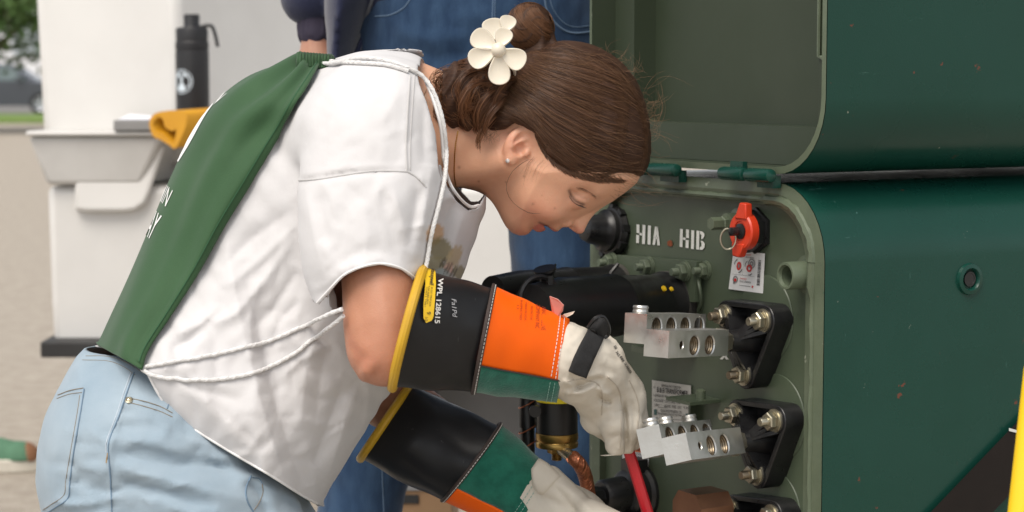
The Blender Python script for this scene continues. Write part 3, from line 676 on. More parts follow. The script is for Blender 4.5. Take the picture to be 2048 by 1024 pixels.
# --------------------------------------------------------------- black webbed secondary plates + stepped aluminium connectors
M_ocop = mat('bronze_connector', (0.30, 0.15, 0.09), 0.35, metal=0.85, col2=(0.20, 0.10, 0.06), nscale=25, nmix=0.6)
def bushing_plate(c1, c2, c3, hub, block=None, bronze=False):
    a, b_, c_ = [pn(*q, -0.02) for q in (c1, c2, c3)]; h = pn(*hub, -0.03)
    cen = (a + b_ + c_) / 3
    base = thing_part = B()
    # rounded triangular rim
    tri = [np.array([q[0], q[2]]) for q in (a, b_, c_)]; cc = sum(tri) / 3
    outl = []
    for i in range(3):
        p = tri[i]; d0 = p - tri[(i - 1) % 3]; d1 = tri[(i + 1) % 3] - p; d0 /= np.linalg.norm(d0); d1 /= np.linalg.norm(d1)
        sgn = np.sign(d0[0] * d1[1] - d0[1] * d1[0]); n0 = np.array([d0[1], -d0[0]]) * sgn; n1 = np.array([d1[1], -d1[0]]) * sgn
        a0, a1 = math.atan2(n0[1], n0[0]), math.atan2(n1[1], n1[0])
        da = (a1 - a0 + math.pi) % (2 * math.pi) - math.pi
        for t in np.linspace(0, 1, 7): outl.append(p + 0.0175 * np.array([math.cos(a0 + da * t), math.sin(a0 + da * t)]))
    inn_ = [cc + (p - cc) * 0.84 for p in outl]; n = len(outl)
    v = [(x, -0.0, z) for x, z in outl] + [(x, -0.028, z) for x, z in outl] + [(x, -0.028, z) for x, z in inn_] + [(x, -0.010, z) for x, z in inn_]
    f = [(k * n + i, k * n + (i + 1) % n, (k + 1) * n + (i + 1) % n, (k + 1) * n + i) for k in range(3) for i in range(n)] + [[3 * n + i for i in range(n)]]
    pb = B(); pb.add(v, f); plate = pb.build('bushing_plate', M_blk, tr, TM); bevel(plate, 0.0012, 2, 50)
    # ribs
    hx = np.array([h[0], h[2]])
    for i in range(11):
        tgt = inn_[(i * len(inn_)) // 11]; d = tgt - hx; L = np.linalg.norm(d); d /= L; s = np.array([-d[1], d[0]]) * 0.0022
        vv = []
        for (t, y) in ((0.012, -0.046), (L, -0.027)):
            for sg in (-1, 1): q = hx + d * t + s * sg; vv += [(q[0], y, q[1]), (q[0], -0.009, q[1])]
        B().add(vv, [(0, 2, 6, 4), (1, 5, 7, 3), (0, 4, 5, 1), (2, 3, 7, 6), (0, 1, 3, 2), (4, 6, 7, 5)]).build('rib', M_blk, plate, TM)
    lathe_at('hub', (h[0], -0.008, h[2]), [(0.019, 0), (0.015, 0.018), (0.0125, 0.034), (0.0120, 0.046), (0.010, 0.047)], M_blk, plate)
    for q in (a, b_, c_):
        lathe_at('boss', (q[0], -0.008, q[2]), [(0.0155, 0), (0.0150, 0.021)], M_blk, plate); nut((q[0], -0.029, q[2]), 0.0092, plate, ms=M_hole if random.random() < .5 else M_zinc)
    # recess disc pressed in panel behind
    lathe_at('boss_ring', (cen[0] + 0.004, -0.0005, cen[2] + 0.020), [(0.050, 0.0), (0.049, 0.0011), (0.047, 0.0013)], M_olive, tr, 40)
    return h
def holed_bar(name, par, y0, y1, x0, x1, z0, z1, holes, Mx, m=M_alu, ch=0.0035):
    """bar along y; holes (y, z, r) bored into its +x face"""
    b = B(); ys = [y0]; cells = []
    hs_ = sorted(holes, key=lambda h: h[0])
    for (hy, hz, r) in hs_: cells.append((hy - r * 1.35, hy + r * 1.35, hy, hz, r))
    cur = y0; fl = []
    for (a, e, hy, hz, r) in cells:
        fl.append((cur, a, None)); fl.append((a, e, (hy, hz, r))); cur = e
    fl.append((cur, y1, None))
    n = 24; bores = []
    for (a, e, hh) in fl:
        if e - a < 1e-6: continue
        if hh is None: b.add([(x1, a, z0), (x1, e, z0), (x1, e, z1), (x1, a, z1)], [(0, 1, 2, 3)])
        else:
            hy, hz, r = hh; circ = []; rect = []
            for k in range(n):
                t = 2 * math.pi * k / n + math.pi / 4; cy, cz = math.cos(t), math.sin(t); circ.append((x1 - 0.0012, hy + r * cy, hz + r * cz))
                s = 1 / max(abs(cy), abs(cz)); py = hy + cy * s * (e - a) / 2; pz = hz + cz * s * 1.0
                pz = min(max(hz + (cz * s) * ((z1 - hz) if cz > 0 else (hz - z0)), z0), z1); rect.append((x1, py, pz))
            r2 = [(x1, hy + (p[1] - hy) * 1.12, hz + (p[2] - hz) * 1.12) for p in circ]
            b.add(rect + r2 + circ, [(k, (k + 1) % n, (k + 1) % n + n, k + n) for k in range(n)] + [(k + n, (k + 1) % n + n, (k + 1) % n + 2 * n, k + 2 * n) for k in range(n)])
            bores.append((hy, hz, r))
    b.add([(x0, y0, z0), (x1, y0, z0), (x1, y0, z1), (x0, y0, z1), (x0, y1, z0), (x1, y1, z0), (x1, y1, z1), (x0, y1, z1)], [(0, 1, 2, 3), (7, 6, 5, 4), (0, 4, 5, 1), (3, 2, 6, 7), (0, 3, 7, 4)])
    me = B(); me.v, me.f = b.v, b.f
    msh = mesh_np(name, np.array(b.v), b.f, True); bm = bmesh.new(); bm.from_mesh(msh); bmesh.ops.remove_doubles(bm, verts=bm.verts, dist=1e-6); bmesh.ops.recalc_face_normals(bm, faces=bm.faces); bm.to_mesh(msh); bm.free(); msh.polygons.foreach_set('use_smooth', np.zeros(len(msh.polygons), bool))
    o = link(name, msh, m, par, Mx); 
    for (hy, hz, r) in bores:
        q = B(); k = 9; q.lathe([(r * (1.0 if i % 2 else 0.94), -0.0012 - 0.012 * i / k) for i in range(k + 1)], 20, cap0=False); q.build('threaded_bore', M_hole, o, Mx @ Matrix.Translation((x1, hy, hz)) @ frame((1, 0, 0)))
    return o
def connector(h, tip_px, tip_py, m=M_alu, screws=(0.18, 0.45, 0.82), roll=0.0, drop=0.0, hs=1.0):
    """h hub point; aims the stepped bar along the outward normal so that its end sits where the photograph has it"""
    tip = pn(tip_px, tip_py, h[1] - 0.175)
    ax = Vector((tip[0] - h[0], -0.165, tip[2] - h[2])).normalized(); ay = -ax
    z = Vector((0, 0, 1)); x = ay.cross(z).normalized(); z = x.cross(ay)
    Mx = TM @ Matrix(((x.x, ay.x, z.x, h[0]), (x.y, ay.y, z.y, h[1] - 0.016), (x.z, ay.z, z.z, h[2]), (0, 0, 0, 1))) @ Matrix.Rotation(roll, 4, 'Y')
    L = (Vector(tip) - Vector((h[0], h[1] - 0.016, h[2]))).length
    st_ = B().lathe([(0.0075, -0.03), (0.0075, 0.03)], 16).build('stud', M_zinc, tr, Mx @ frame((0, -1, 0)))
    link('nut', nutmesh(M_zinc.name, HEX, M_zinc), None, st_, Mx @ Matrix.Translation((0, -0.024, 0)) @ frame((0, -1, 0)) @ Matrix.Scale(0.0135, 4))
    f0 = -L; f1 = -0.046; zz = 0.0145 * hs
    front = holed_bar('connector_bar', tr, f0, f1, -0.012, 0.018, -zz, zz, [(f0 + 0.028, -0.001, 0.0042), (f0 + 0.056, -0.002, 0.0104), (f0 + 0.090, -0.002, 0.0104)], Mx, m)
    back = holed_bar('connector_bar', tr, f0 + 0.004, f1 - 0.012, -0.040, -0.0125, -0.002, 0.030 * hs, [(f0 + 0.026 + 0.031 * k, 0.016 * hs, 0.0104) for k in range(4)], Mx, m)
    for s in screws:
        sc = B(); prof = []
        for i in range(9): prof.append((0.0088 if i % 2 else 0.0080, -0.006 + 0.0022 * i))
        sc.lathe(prof, 16); sc.build('set_screw', M_alu, back, Mx @ Matrix.Translation((-0.027, f0 + 0.012 + s * (f1 - f0 - 0.03), 0.030 * hs - 0.003)))
h1 = bushing_plate((1462, 630), (1540, 640), (1500, 747), (1490, 680)); connector(h1, 1312, 686, screws=(0.02,))
h2 = bushing_plate((1484, 828), (1563, 840), (1525, 946), (1513, 880)); connector(h2, 1352, 899, roll=-0.30, screws=(0.03, 0.36, 0.9))
h3 = bushing_plate((1476, 1018), (1556, 1030), (1518, 1136), (1505, 1070))
# bronze spade connector at the bottom edge
q = pn(1452, 1068, -0.05)
B().prism([(-0.028, -0.05), (0.028, -0.05), (0.028, 0.012), (0.017, 0.026), (-0.017, 0.026), (-0.028, 0.012)], -0.045, 0.0).build('spade_connector', M_ocop, tr, TM @ Matrix.Translation(Vector((q[0], -0.06, q[2] + 0.028))))
# --------------------------------------------------------------- coupling, drain bolts, bayonet
def coupling(px, py, r, L):
    q = pn(px, py, -L)
    lathe_at('coupling_flange', (q[0], -0.0005, q[2]), [(r * 1.45, 0), (r * 1.40, 0.004), (r * 1.1, 0.006)], M_olive, tr, 36)
    cp = lathe_at('pipe_coupling', (q[0], 0, q[2]), [(r, 0.0), (r, L - 0.002), (r * 0.96, L), (r * 0.80, L), (r * 0.76, L - 0.002)] + [(r * (0.76 if i % 2 else 0.71), L - 0.004 - i * 0.0028) for i in range(10)], M_rim_, tr, 36)
coupling(1570, 552, 0.0155, 0.034)
q = pn(1432, 446, -0.03); lathe_at('boss', (q[0] + 0.006, 0, q[2]), [(0.017, 0), (0.017, 0.004), (0.0115, 0.006), (0.0115, 0.020)], M_rim_, tr); 
lathe_at('plug', (q[0] + 0.006, 0, q[2]), [(0.0085, 0.02), (0.0085, 0.026), (0.0075, 0.027), (0.0075, 0.042)], M_rim_, tr, 6)
# red parking / relief handle with pull ring
M_red = mat('red_plastic', (0.62, 0.045, 0.012), 0.38, col2=(0.52, 0.032, 0.010), nscale=20)
q = pn(1498, 462, -0.012); qb = (q[0], 0, q[2])
rel = lathe_at('black_hex_base', qb, [(0.027, 0), (0.027, 0.004), (0.024, 0.005), (0.025, 0.010), (0.025, 0.020), (0.022, 0.024)], M_blk, tr, 6)
rd = pn(1470, 463, -0.040)
lathe_at('relief_ring', (rd[0], -0.022, rd[2]), [(0.011, 0.010), (0.0115, 0.011), (0.0200, 0.011), (0.0215, 0.009), (0.0215, 0.0), (0.010, 0.0)], M_red, tr, 40, )
lathe_at('relief_core', (rd[0], -0.022, rd[2]), [(0.010, 0.0), (0.009, 0.012), (0.005, 0.014), (0.005, 0.024), (0.003, 0.025)], M_blk, tr, 16)
for sgn in (1, -1):
    pr = [(-0.009, 0.014), (0.013, 0.014), (0.012, 0.032), (0.001, 0.033)] if sgn > 0 else [(-0.014, -0.014), (0.009, -0.014), (0.000, -0.030), (-0.012, -0.029)]
    o = B().prism([(x + rd[0], z + rd[2]) for x, z in pr], -0.035, -0.025).build('relief_tab', M_red, tr, TM); bevel(o, 0.0015)
ar = np.linspace(0, 2 * math.pi, 37); qq = pn(1456, 478, -0.045)
B().tube([(qq[0] + 0.0045 * math.cos(a) , qq[1] + 0.0075 * math.cos(a), qq[2] + 0.0125 * math.sin(a) * 0.95) for a in ar], 0.0011, 8, cap=False).build('pull_ring', M_zinc, tr, TM)
# --------------------------------------------------------------- stencilled marks
def flat(name, polys, m, par=tr, y=-0.0012, M=TM):
    b = B()
    for p in polys:
        q = [pn(x, yy, y) for x, yy in p]; b.add(q, [list(range(len(q)))])
    return b.build(name, m, par, M)
def bar(x0, y0, x1, y1, wd=5.8): return [(x0 - wd / 2, y0 - 0.5), (x0 + wd / 2, y0 + 0.5), (x1 + wd / 2, y1 + 0.5), (x1 - wd / 2, y1 - 0.5)]
flat('stencil_letters', [bar(1276, 449, 1276, 466), bar(1275.5, 470, 1275, 486), bar(1288, 450, 1287, 488), bar(1281.5, 466, 1281.5, 470.5, 5), bar(1299, 451, 1298, 489),
    [(1310, 453), (1315, 453.5), (1310, 490), (1305, 489.5)], [(1312, 453), (1315.5, 453.5), (1320, 491), (1314.5, 490.5)], bar(1312.5, 474, 1312.5, 478, 7)], M_stencil)
flat('stencil_letters', [bar(1363, 458, 1362, 494), bar(1375, 459, 1375, 476), bar(1374.5, 480, 1374, 496), bar(1368.5, 475, 1368.5, 480, 5), bar(1385.5, 460.5, 1385, 498), bar(1396, 461.5, 1395, 499),
    [(1400, 462), (1405, 463.5), (1408.5, 467), (1408.5, 473), (1405.5, 477.5), (1402.5, 478.5), (1403, 470), (1400, 468)],
    [(1401, 481.5), (1406, 482.5), (1409.5, 487), (1409, 495), (1405, 499.5), (1399, 499.5), (1399.5, 494.5), (1403, 492.5), (1403, 487)]], M_stencil)
flat('stencil_letters', [[(1441, 702), (1446, 702.5), (1458, 719), (1452, 719)], [(1449, 709), (1453, 710), (1445, 719), (1439, 718)], [(1464, 705), (1475, 707), (1476, 711), (1466, 709)],
    [(1468, 711), (1477, 714), (1476, 720), (1471, 724), (1462, 722), (1462, 718), (1470, 718)], bar(1491, 893, 1490, 908, 6)], M_stencil)
rp = [(1340 + 6 * math.cos(a) * random.uniform(.6, 1.2), 487 + 7 * math.sin(a) * random.uniform(.6, 1.2)) for a in np.linspace(0, 6.28, 11)[:-1]]
flat('rust_spot', [rp], M_rust)
# --------------------------------------------------------------- stickers and nameplate
def plate(name, corners, m, y=-0.002):
    return flat(name, [corners], m, y=y)
def lerp2(c, u, v):
    a, b_, c_, d = [np.array(k, float) for k in c]; return tuple((a * (1 - u) + b_ * u) * (1 - v) + (d * (1 - u) + c_ * u) * v)
def write(s, corners, u, v, h, m, par, y=-0.0028, wscale=1.0, name='lettering', vert=False, maxw=None, bold=0.0):
    """text laid in the unit square of a plate (u right, v down), h = letter height in v"""
    tv, tf = text_np(s, 1.0, bold=bold)
    if not len(tv): return
    cap_h = 0.70; q = []
    x = tv[:, 0] * wscale; wmax = x.max()
    if maxw: x = x * (maxw / (wmax * h))
    for X, Y in zip(x, tv[:, 1]):
        if vert: uu, vv = u + (Y / cap_h) * h, v + X * h
        else: uu, vv = u + X * h, v + h - (Y / cap_h) * h
        q.append(pn(*lerp2(corners, uu, vv), y))
    b = B(); b.add(q, tf); b.build(name, m, par, TM)
def blocks(rects, corners, m, par, y=-0.0026, name='print'):
    b = B()
    for (u0, v0, u1, v1) in rects:
        b.add([pn(*lerp2(corners, *k), y) for k in ((u0, v0), (u1, v0), (u1, v1), (u0, v1))], [(0, 1, 2, 3)])
    return b.build(name, m, par, TM)
M_lbl = mat('white_label', (0.72, 0.72, 0.71), 0.5, col2=(0.66, 0.66, 0.64), nscale=20)
st_c = [(1467, 501), (1530, 507), (1526, 587), (1457, 578)]
stk = plate('instruction_sticker', st_c, M_lbl)
write('INSTALL', st_c, 0.08, 0.055, 0.045, M_txtr, stk, maxw=0.16); write('BEFORE ENERGIZING', st_c, 0.08, 0.12, 0.04, M_txt, stk, maxw=0.22)
write('REMOVE', st_c, 0.40, 0.055, 0.045, M_txtr, stk, maxw=0.16); write('BEFORE OPERATING', st_c, 0.40, 0.12, 0.04, M_txt, stk, maxw=0.26)
write('DE-ENERGIZE', st_c, 0.29, 0.67, 0.045, M_txtr, stk, maxw=0.2); write('REPLACE TRANSFORMER', st_c, 0.29, 0.74, 0.045, M_txt, stk, maxw=0.33)
blocks([(0.04, 0.60, 0.72, 0.607), (0.355, 0.05, 0.36, 0.60), (0.29, 0.86, 0.62, 0.875)], st_c, M_txtg, stk); blocks([(0.66, 0.84, 0.70, 0.89)], st_c, M_txtr, stk)
v0 = 0.18; rs = []
while v0 < 0.80:
    t = random.choice((0.008, 0.012, 0.018)); rs.append((0.80, v0, 0.89, v0 + t)); v0 += t + random.choice((0.008, 0.012, 0.016))
blocks(rs, st_c, M_txt, stk, name='barcode')
def ringpic(cu, cv, ru, rv, m, frac=0.6, a0=0, a1=6.283, name='pictogram', y=-0.0027):
    n = 20; b = B(); v = []
    for k in range(n + 1):
        a = a0 + (a1 - a0) * k / n
        for s in (1, frac): v.append(pn(*lerp2(st_c, cu + ru * s * math.cos(a), cv + rv * s * math.sin(a)), y))
    b.add(v, [(2 * k, 2 * k + 1, 2 * k + 3, 2 * k + 2) for k in range(n)]); b.build(name, m, stk, TM)
ringpic(0.22, 0.38, 0.07, 0.11, M_txtr, 0.45); ringpic(0.22, 0.38, 0.028, 0.05, M_txtg, 0.1); ringpic(0.19, 0.36, 0.12, 0.16, M_txt, 0.86, 3.2, 4.4); ringpic(0.22, 0.40, 0.12, 0.16, M_txt, 0.86, 0.3, 1.5)
ringpic(0.60, 0.29, 0.11, 0.13, M_txtg, 0.75); ringpic(0.60, 0.29, 0.06, 0.07, M_txtg, 0.3); ringpic(0.54, 0.41, 0.085, 0.095, M_txtr, 0.5, y=-0.0029); ringpic(0.50, 0.36, 0.10, 0.14, M_txt, 0.85, 3.0, 4.4); ringpic(0.56, 0.47, 0.10, 0.12, M_txt, 0.85, 0.6, 2.0)
ringpic(0.16, 0.73, 0.075, 0.09, M_txtg, 0.6); ringpic(0.16, 0.75, 0.04, 0.045, M_txtr, 0.1); ringpic(0.13, 0.82, 0.03, 0.03, M_txtg, 0.1)
# nameplate
M_np = mat('nameplate_metal', (0.50, 0.49, 0.46), 0.45, metal=0.25, col2=(0.42, 0.41, 0.37), nscale=25)
np_c = [(1304, 760), (1382, 771), (1382, 866), (1304, 862)]
npo = plate('nameplate', np_c, M_np)
write('REMANUFACTURED BY', np_c, 0.24, 0.055, 0.055, M_txt, npo, maxw=0.5)
write('B & B TRANSFORMER', np_c, 0.12, 0.125, 0.10, M_txt, npo, maxw=0.80, bold=0.015); write('*', np_c, 0.04, 0.11, 0.09, M_txt, npo)
write('FARMINGTON, MN', np_c, 0.04, 0.265, 0.055, M_txt, npo, maxw=0.34); write('KVA', np_c, 0.62, 0.265, 0.05, M_txt, npo, maxw=0.09)
write('VOLTAGE  12470 GRD. 7200   120/240', np_c, 0.04, 0.36, 0.055, M_txt, npo, maxw=0.92)
write('1 PH.        60 HZ  RISE  65C   % IMP', np_c, 0.04, 0.455, 0.055, M_txt, npo, maxw=0.92)
write('NON-PCB MINERAL OIL', np_c, 0.22, 0.555, 0.055, M_txt, npo, maxw=0.55)
write('TRANSFORMER CONTAINS LESS THAN 1 PPM', np_c, 0.14, 0.625, 0.045, M_txt, npo, maxw=0.72)
write('WT. LBS.      NO.        MFG.', np_c, 0.20, 0.80, 0.055, M_txt, npo, maxw=0.7)
blocks([(0.15, 0.52, 0.40, 0.526), (0.70, 0.335, 0.95, 0.341), (0.04, 0.74, 0.96, 0.746)], np_c, M_txt, npo); blocks([(0.05, 0.57, 0.12, 0.68), (0.86, 0.60, 0.94, 0.70)], np_c, mat('stamp_teal', (0.05, 0.12, 0.11), 0.6), npo)
# small bracket beside the nameplate and its rubbed bolt
a = pn(1395, 800, -0.02); B().box((a[0] - 0.03, -0.045, a[2] - 0.002), (a[0] + 0.02, 0.0, a[2] + 0.002)).build('ground_bracket', M_olive, tr, TM)
B().box((a[0] - 0.03, -0.012, a[2] - 0.045), (a[0] - 0.026, 0.0, a[2])).build('ground_bracket', M_olive, tr, TM)
lathe_at('bracket_stud', (a[0] + 0.006, -0.02, a[2]), [(0.006, 0), (0.006, 0.012), (0.003, 0.014)], M_rim_, tr, 12, ax=(0, 0, 1))
# warning label with orange header
wl_c = [(1246, 888), (1299, 897), (1297, 934), (1244, 925)]
wo = plate('warning_label', wl_c, M_lbl); blocks([(0, 0, 1, 0.30)], wl_c, mat('orange_header', (0.75, 0.14, 0.02), 0.5), wo, y=-0.0024)
write('WARNING', wl_c, 0.22, 0.06, 0.19, M_txt, wo, maxw=0.56); write('TRANSFORMER OIL', wl_c, 0.45, 0.36, 0.09, M_txt, wo, maxw=0.48); write('LETHAL VOLTAGE', wl_c, 0.45, 0.49, 0.09, M_txt, wo, maxw=0.48); write('STAY OUT UNTIL', wl_c, 0.45, 0.62, 0.09, M_txt, wo, maxw=0.44); write('DEENERGIZED', wl_c, 0.45, 0.75, 0.09, M_txt, wo, maxw=0.36)
# bayonet fuse holder
q = pn(1275, 985, -0.01); Mx = TM
bay = lathe_at('fuse_holder', (q[0], 0, q[2]), [(0.034, 0), (0.034, 0.008), (0.030, 0.012), (0.030, 0.030), (0.027, 0.034), (0.023, 0.036), (0.021, 0.066), (0.018, 0.070)], M_blk, tr, 32, ax=(0.10, -1, 0.03))
lathe_at('fuse_grip', (q[0] + 0.006, -0.066, q[2] + 0.002), [(0.013, 0.0), (0.012, 0.006), (0.0135, 0.007), (0.0135, 0.024), (0.009, 0.024), (0.008, 0.012)], M_blk, bay, 8, ax=(0.10, -1, 0.03))
B().box((q[0] - 0.012, -0.040, q[2] - 0.07), (q[0] + 0.03, -0.004, q[2] - 0.02)).build('fuse_skirt', M_blk, bay, TM)
B().box((q[0] - 0.008, -0.03, q[2] + 0.020), (q[0] + 0.014, -0.004, q[2] + 0.044)).build('fuse_latch', M_blk, bay, TM)
# --------------------------------------------------------------- parking-stand bracket plate with three bolts
br = [(1226, 509), (1396, 523), (1392, 604), (1226, 600)]
zb = [pn(*k, -0.012) for k in br]
B().prism([(p[0], p[2]) for p in zb], -0.014, -0.006).build('stand_bracket', M_olive, tr, TM)
for (x, y) in ((1222, 524), (1296, 533), (1368, 543)):
    q = pn(x, y, -0.016); nut((q[0], -0.0142, q[2]), 0.0088, tr, M_rim_)
q = pn(1404, 541, -0.006); nut((q[0], 0, q[2]), 0.008, tr, M_rim_)
# --------------------------------------------------------------- side panel plug
o = TI[:3, :3] @ CAM + TI[:3, 3]
def sd_(px, py, x=0.0):
    x = x + XR; d = TI[:3, :3] @ ray(px, py); t = (x - o[0]) / d[0]; return o + d * t
q = sd_(1938, 558); lathe_at('threaded_plug', q, [(0.0185, 0), (0.0175, 0.0035), (0.0130, 0.0045), (0.0110, 0.0015), (0.0108, -0.001)], M_dkgreen, tr, 32, ax=(1, 0, 0))
lathe_at('plug_bore', q + np.array([0.0012, 0, 0]), [(0.0085, 0.0), (0.0085, 0.0008), (0.0068, 0.0008), (0.0066, 0.0003)], M_blk, tr, 24, ax=(1, 0, 0))
# black board leaning across the lower right of the side panel (with white mark)
pb = [(2180, 692), (2180, 822), (1690, 1333), (1690, 1203)]
blk = thing('rubber_mat_strip', 'black brown rubber strip running diagonally across the transformer side', 'rubber strip', M=TM @ Matrix.Translation(Vector(sd_(1990, 1060))))
v = [sd_(x, y, 0.006) for x, y in pb] + [sd_(x, y, 0.001) for x, y in pb]; n = len(pb)
B().add(v, [list(range(n)), list(range(2 * n - 1, n - 1, -1))] + [(i, i + n, (i + 1) % n + n, (i + 1) % n) for i in range(n)]).build('strip', mat('brown_black_rubber', (0.012, 0.009, 0.0075), 0.6, col2=(0.018, 0.013, 0.011), nscale=20, spec=0.2), blk, TM)
v = [sd_(x, y, 0.0075) for x, y in ((2018, 856), (2044, 863), (2044, 868), (2018, 862))]; B().add(v, [(0, 1, 2, 3)]).build('chalk_mark', M_stencil, blk, TM)
# yellow safety post in the near foreground
ypt = W(2060, 1024, 1.75); y2 = W(2068, 560, 1.75)
yp = thing('safety_post', 'bright yellow post standing blurred at the lower right edge', 'post', (ypt[0], ypt[1], 0))
rP = 30 * 1.75 / F
top_z = W(2060, 700, 1.75)[2]
dirv = (W(2045, 760, 1.75) + np.array([0.013, 0, 0])) - (W(2046, 1024, 1.75)); 
p0 = W(2046, 1024, 1.75); p1 = W(2078, 740, 1.75); dd = (p1 - p0) / np.linalg.norm(p1 - p0); pb0 = p0 - dd * (p0[2] / dd[2]); Lp = np.linalg.norm(p1 - pb0)
B().lathe([(rP * 1.0, 0.0), (rP, Lp), (rP * 0.9, Lp + 0.006), (rP * 0.4, Lp + 0.012)], 28).build('post', mat('safety_yellow', (0.85, 0.56, 0.01), 0.4, col2=(0.78, 0.5, 0.01), nscale=6), yp, frame(dd, o=pb0))
B().lathe([(rP * 2.6, 0.0), (rP * 2.6, 0.012), (rP * 1.2, 0.02)], 28).build('foot_plate', M_black, yp, Matrix.Translation(Vector(pb0)))
# ================================================================ elbow connectors plugged on the primary bushings
def elbow(name, label, pa, ya, pb_, yb, r0, extra=None):
    a, e = pn(*pa, ya), pn(*pb_, yb); t = thing(name, label, 'elbow connector', M=TM @ Matrix.Translation(Vector(a)), group=None)
    ax = (e - a); L = np.linalg.norm(ax); Mx = TM @ frame(ax, o=a); s = r0
    B().lathe([(s * 1.12, -0.012), (s * 1.13, 0.018), (s * 1.09, 0.020), (s * 1.02, 0.034), (s, 0.036), (s * 1.02, 0.045), (s * 1.03, L * 0.42), (s * 1.07, L * 0.43), (s * 1.07, L * 0.45), (s * 1.02, L * 0.46), (s * 0.98, L * 0.80), (s * 0.92, L * 0.86), (s * 0.84, L * 0.93), (s * 0.76, L)], 40).build('elbow_body', M_epdm, t, Mx)
    B().lathe([(s * 1.145, -0.010), (s * 1.15, 0.014), (s * 1.13, 0.016)], 40).build('collar', M_epdm_worn, t, Mx)
    return t, Mx, L
e1, Mx1, L1 = elbow('elbow_connector', 'fat black rubber elbow with yellow dots plugged on the front bushing', (1340, 607), -0.014, (1062, 616), -0.270, 0.0345)
for k, a in enumerate((2.45, 2.62)):
    pass
s = 0.0345
for (px, py) in ((1328, 577), (1343, 578)):
    d = np.array(Mx1.inverted()); 
    o_ = d[:3, :3] @ CAM + d[:3, 3]; dr = d[:3, :3] @ ray(px, py)
    A = dr[0] ** 2 + dr[1] ** 2; Bq = o_[0] * dr[0] + o_[1] * dr[1]; C = o_[0] ** 2 + o_[1] ** 2 - (s * 1.15) ** 2
    t = (-Bq - math.sqrt(max(0, Bq * Bq - A * C))) / A; hitp = o_ + dr * t
    B().lathe([(0.0036 if px < 1335 else 0.0028, -0.001), (0.0034 if px < 1335 else 0.0026, 0.0012), (0.0012, 0.0018)], 14).build('yellow_dot', mat('yellow_dot', (0.8, 0.5, 0.01), 0.5), e1, Mx1 @ Matrix.Translation(Vector(hitp)) @ frame((hitp[0], hitp[1], 0)))
# embossed number on the collar
tv, tf = text_np('30107', 0.0125)
A0_ = math.atan2(hitp[1], hitp[0]); sg = 1
def wrapnum(v, a0, z0, r, flip=1):
    a = a0 + flip * (v[:, 0]) / r; return np.stack([r * np.cos(a), r * np.sin(a), z0 + v[:, 1]], 1)
# orientation: text runs round the collar, tops of letters toward the panel
put('embossed_number', wrapnum(np.stack([tv[:, 0], -tv[:, 1], tv[:, 2]], 1), A0_ - 0.45, 0.006, s * 1.153, 1), tf, mat('grey_emboss', (0.16, 0.155, 0.15), 0.7), e1, False, Mx1)
# grounding eye and drain tab on elbow end
ee = pn(1085, 580, -0.27)
B().lathe([(0.010, 0), (0.012, 0.006), (0.008, 0.010), (0.0075, 0.016), (0.013, 0.022), (0.013, 0.025)], 20).build('test_point', M_epdm, e1, TM @ frame((0.1, -0.3, 1), o=pn(1098, 578, -0.235)))
ar = np.linspace(0, math.pi, 12); c0 = pn(1078, 596, -0.26)
B().tube([(c0[0] + 0.0, c0[1] - 0.024 * math.cos(a), c0[2] + 0.024 * math.sin(a)) for a in ar], 0.003, 6).build('pulling_eye', M_epdm, e1, TM)
B().box((c0[0] - 0.003, c0[1] + 0.01, c0[2] - 0.025), (c0[0] + 0.003, c0[1] + 0.016, c0[2] + 0.024)).build('web', M_epdm, e1, TM)
e2, Mx2, L2 = elbow('elbow_connector', 'long worn black elbow behind the fat one, reaching furthest left', (1238, 570), -0.014, (985, 582), -0.25, 0.0235)
B().tube([pn(1236, 528, -0.05), pn(1222, 545, -0.062), pn(1216, 570, -0.066)], 0.0024, 6).build('retaining_cord', M_epdm, e2, TM)
B().lathe([(0.006, 0.0), (0.0085, 0.012), (0.017, 0.020), (0.018, 0.022), (0.015, 0.022)], 24).build('test_cap', M_epdm, e2, TM @ frame((-0.5, -0.5, 1.0), o=pn(1108, 575, -0.175)))
# yellow tag behind the bolt, loose wire loop
flat('yellow_tag', [[(1205, 532), (1220, 533), (1220, 548), (1205, 547)]], mat('tag_yellow', (0.75, 0.62, 0.02), 0.5), y=-0.003)
B().tube(spline([pn(1396, 560, -0.01), pn(1400, 580, -0.012), pn(1402, 605, -0.008), pn(1396, 620, -0.004)], 12), 0.0022, 6).build('ground_wire', M_olive, tr, TM)
B().box((pn(1290, 668, -0.02)[0], -0.04, pn(1290, 700, -0.02)[2]), (pn(1240, 668, -0.02)[0] + 0.14, -0.0, pn(1290, 688, -0.02)[2])).build('shelf_bracket', M_rim_, tr, TM)
# upper-left parked bushing with black cone (behind the nose)
e3 = thing('bushing_insert', 'black flanged rubber bushing cone below the nose of the woman', 'bushing', M=TM @ Matrix.Translation(Vector(pn(1215, 466, -0.01))))
q = pn(1216, 464, -0.012)
B().lathe([(0.032, 0), (0.033, 0.005), (0.031, 0.009), (0.030, 0.012), (0.027, 0.013), (0.027, 0.019), (0.023, 0.022), (0.020, 0.028), (0.018, 0.040), (0.015, 0.048), (0.011, 0.050)], 44).build('cone', M_epdm, e3, TM @ frame((0.03, -1, 0.12), o=(q[0], 0.0, q[2])))
for k in range(9):
    a = k * 2 * math.pi / 9; 
    B().box((0.0300, -0.0045, 0.002), (0.0345, 0.0045, 0.0125)).build('flange_lug', M_epdm, e3, TM @ frame((0.03, -1, 0.12), o=(q[0], 0.0, q[2])) @ Matrix.Rotation(a, 4, 'Z'))
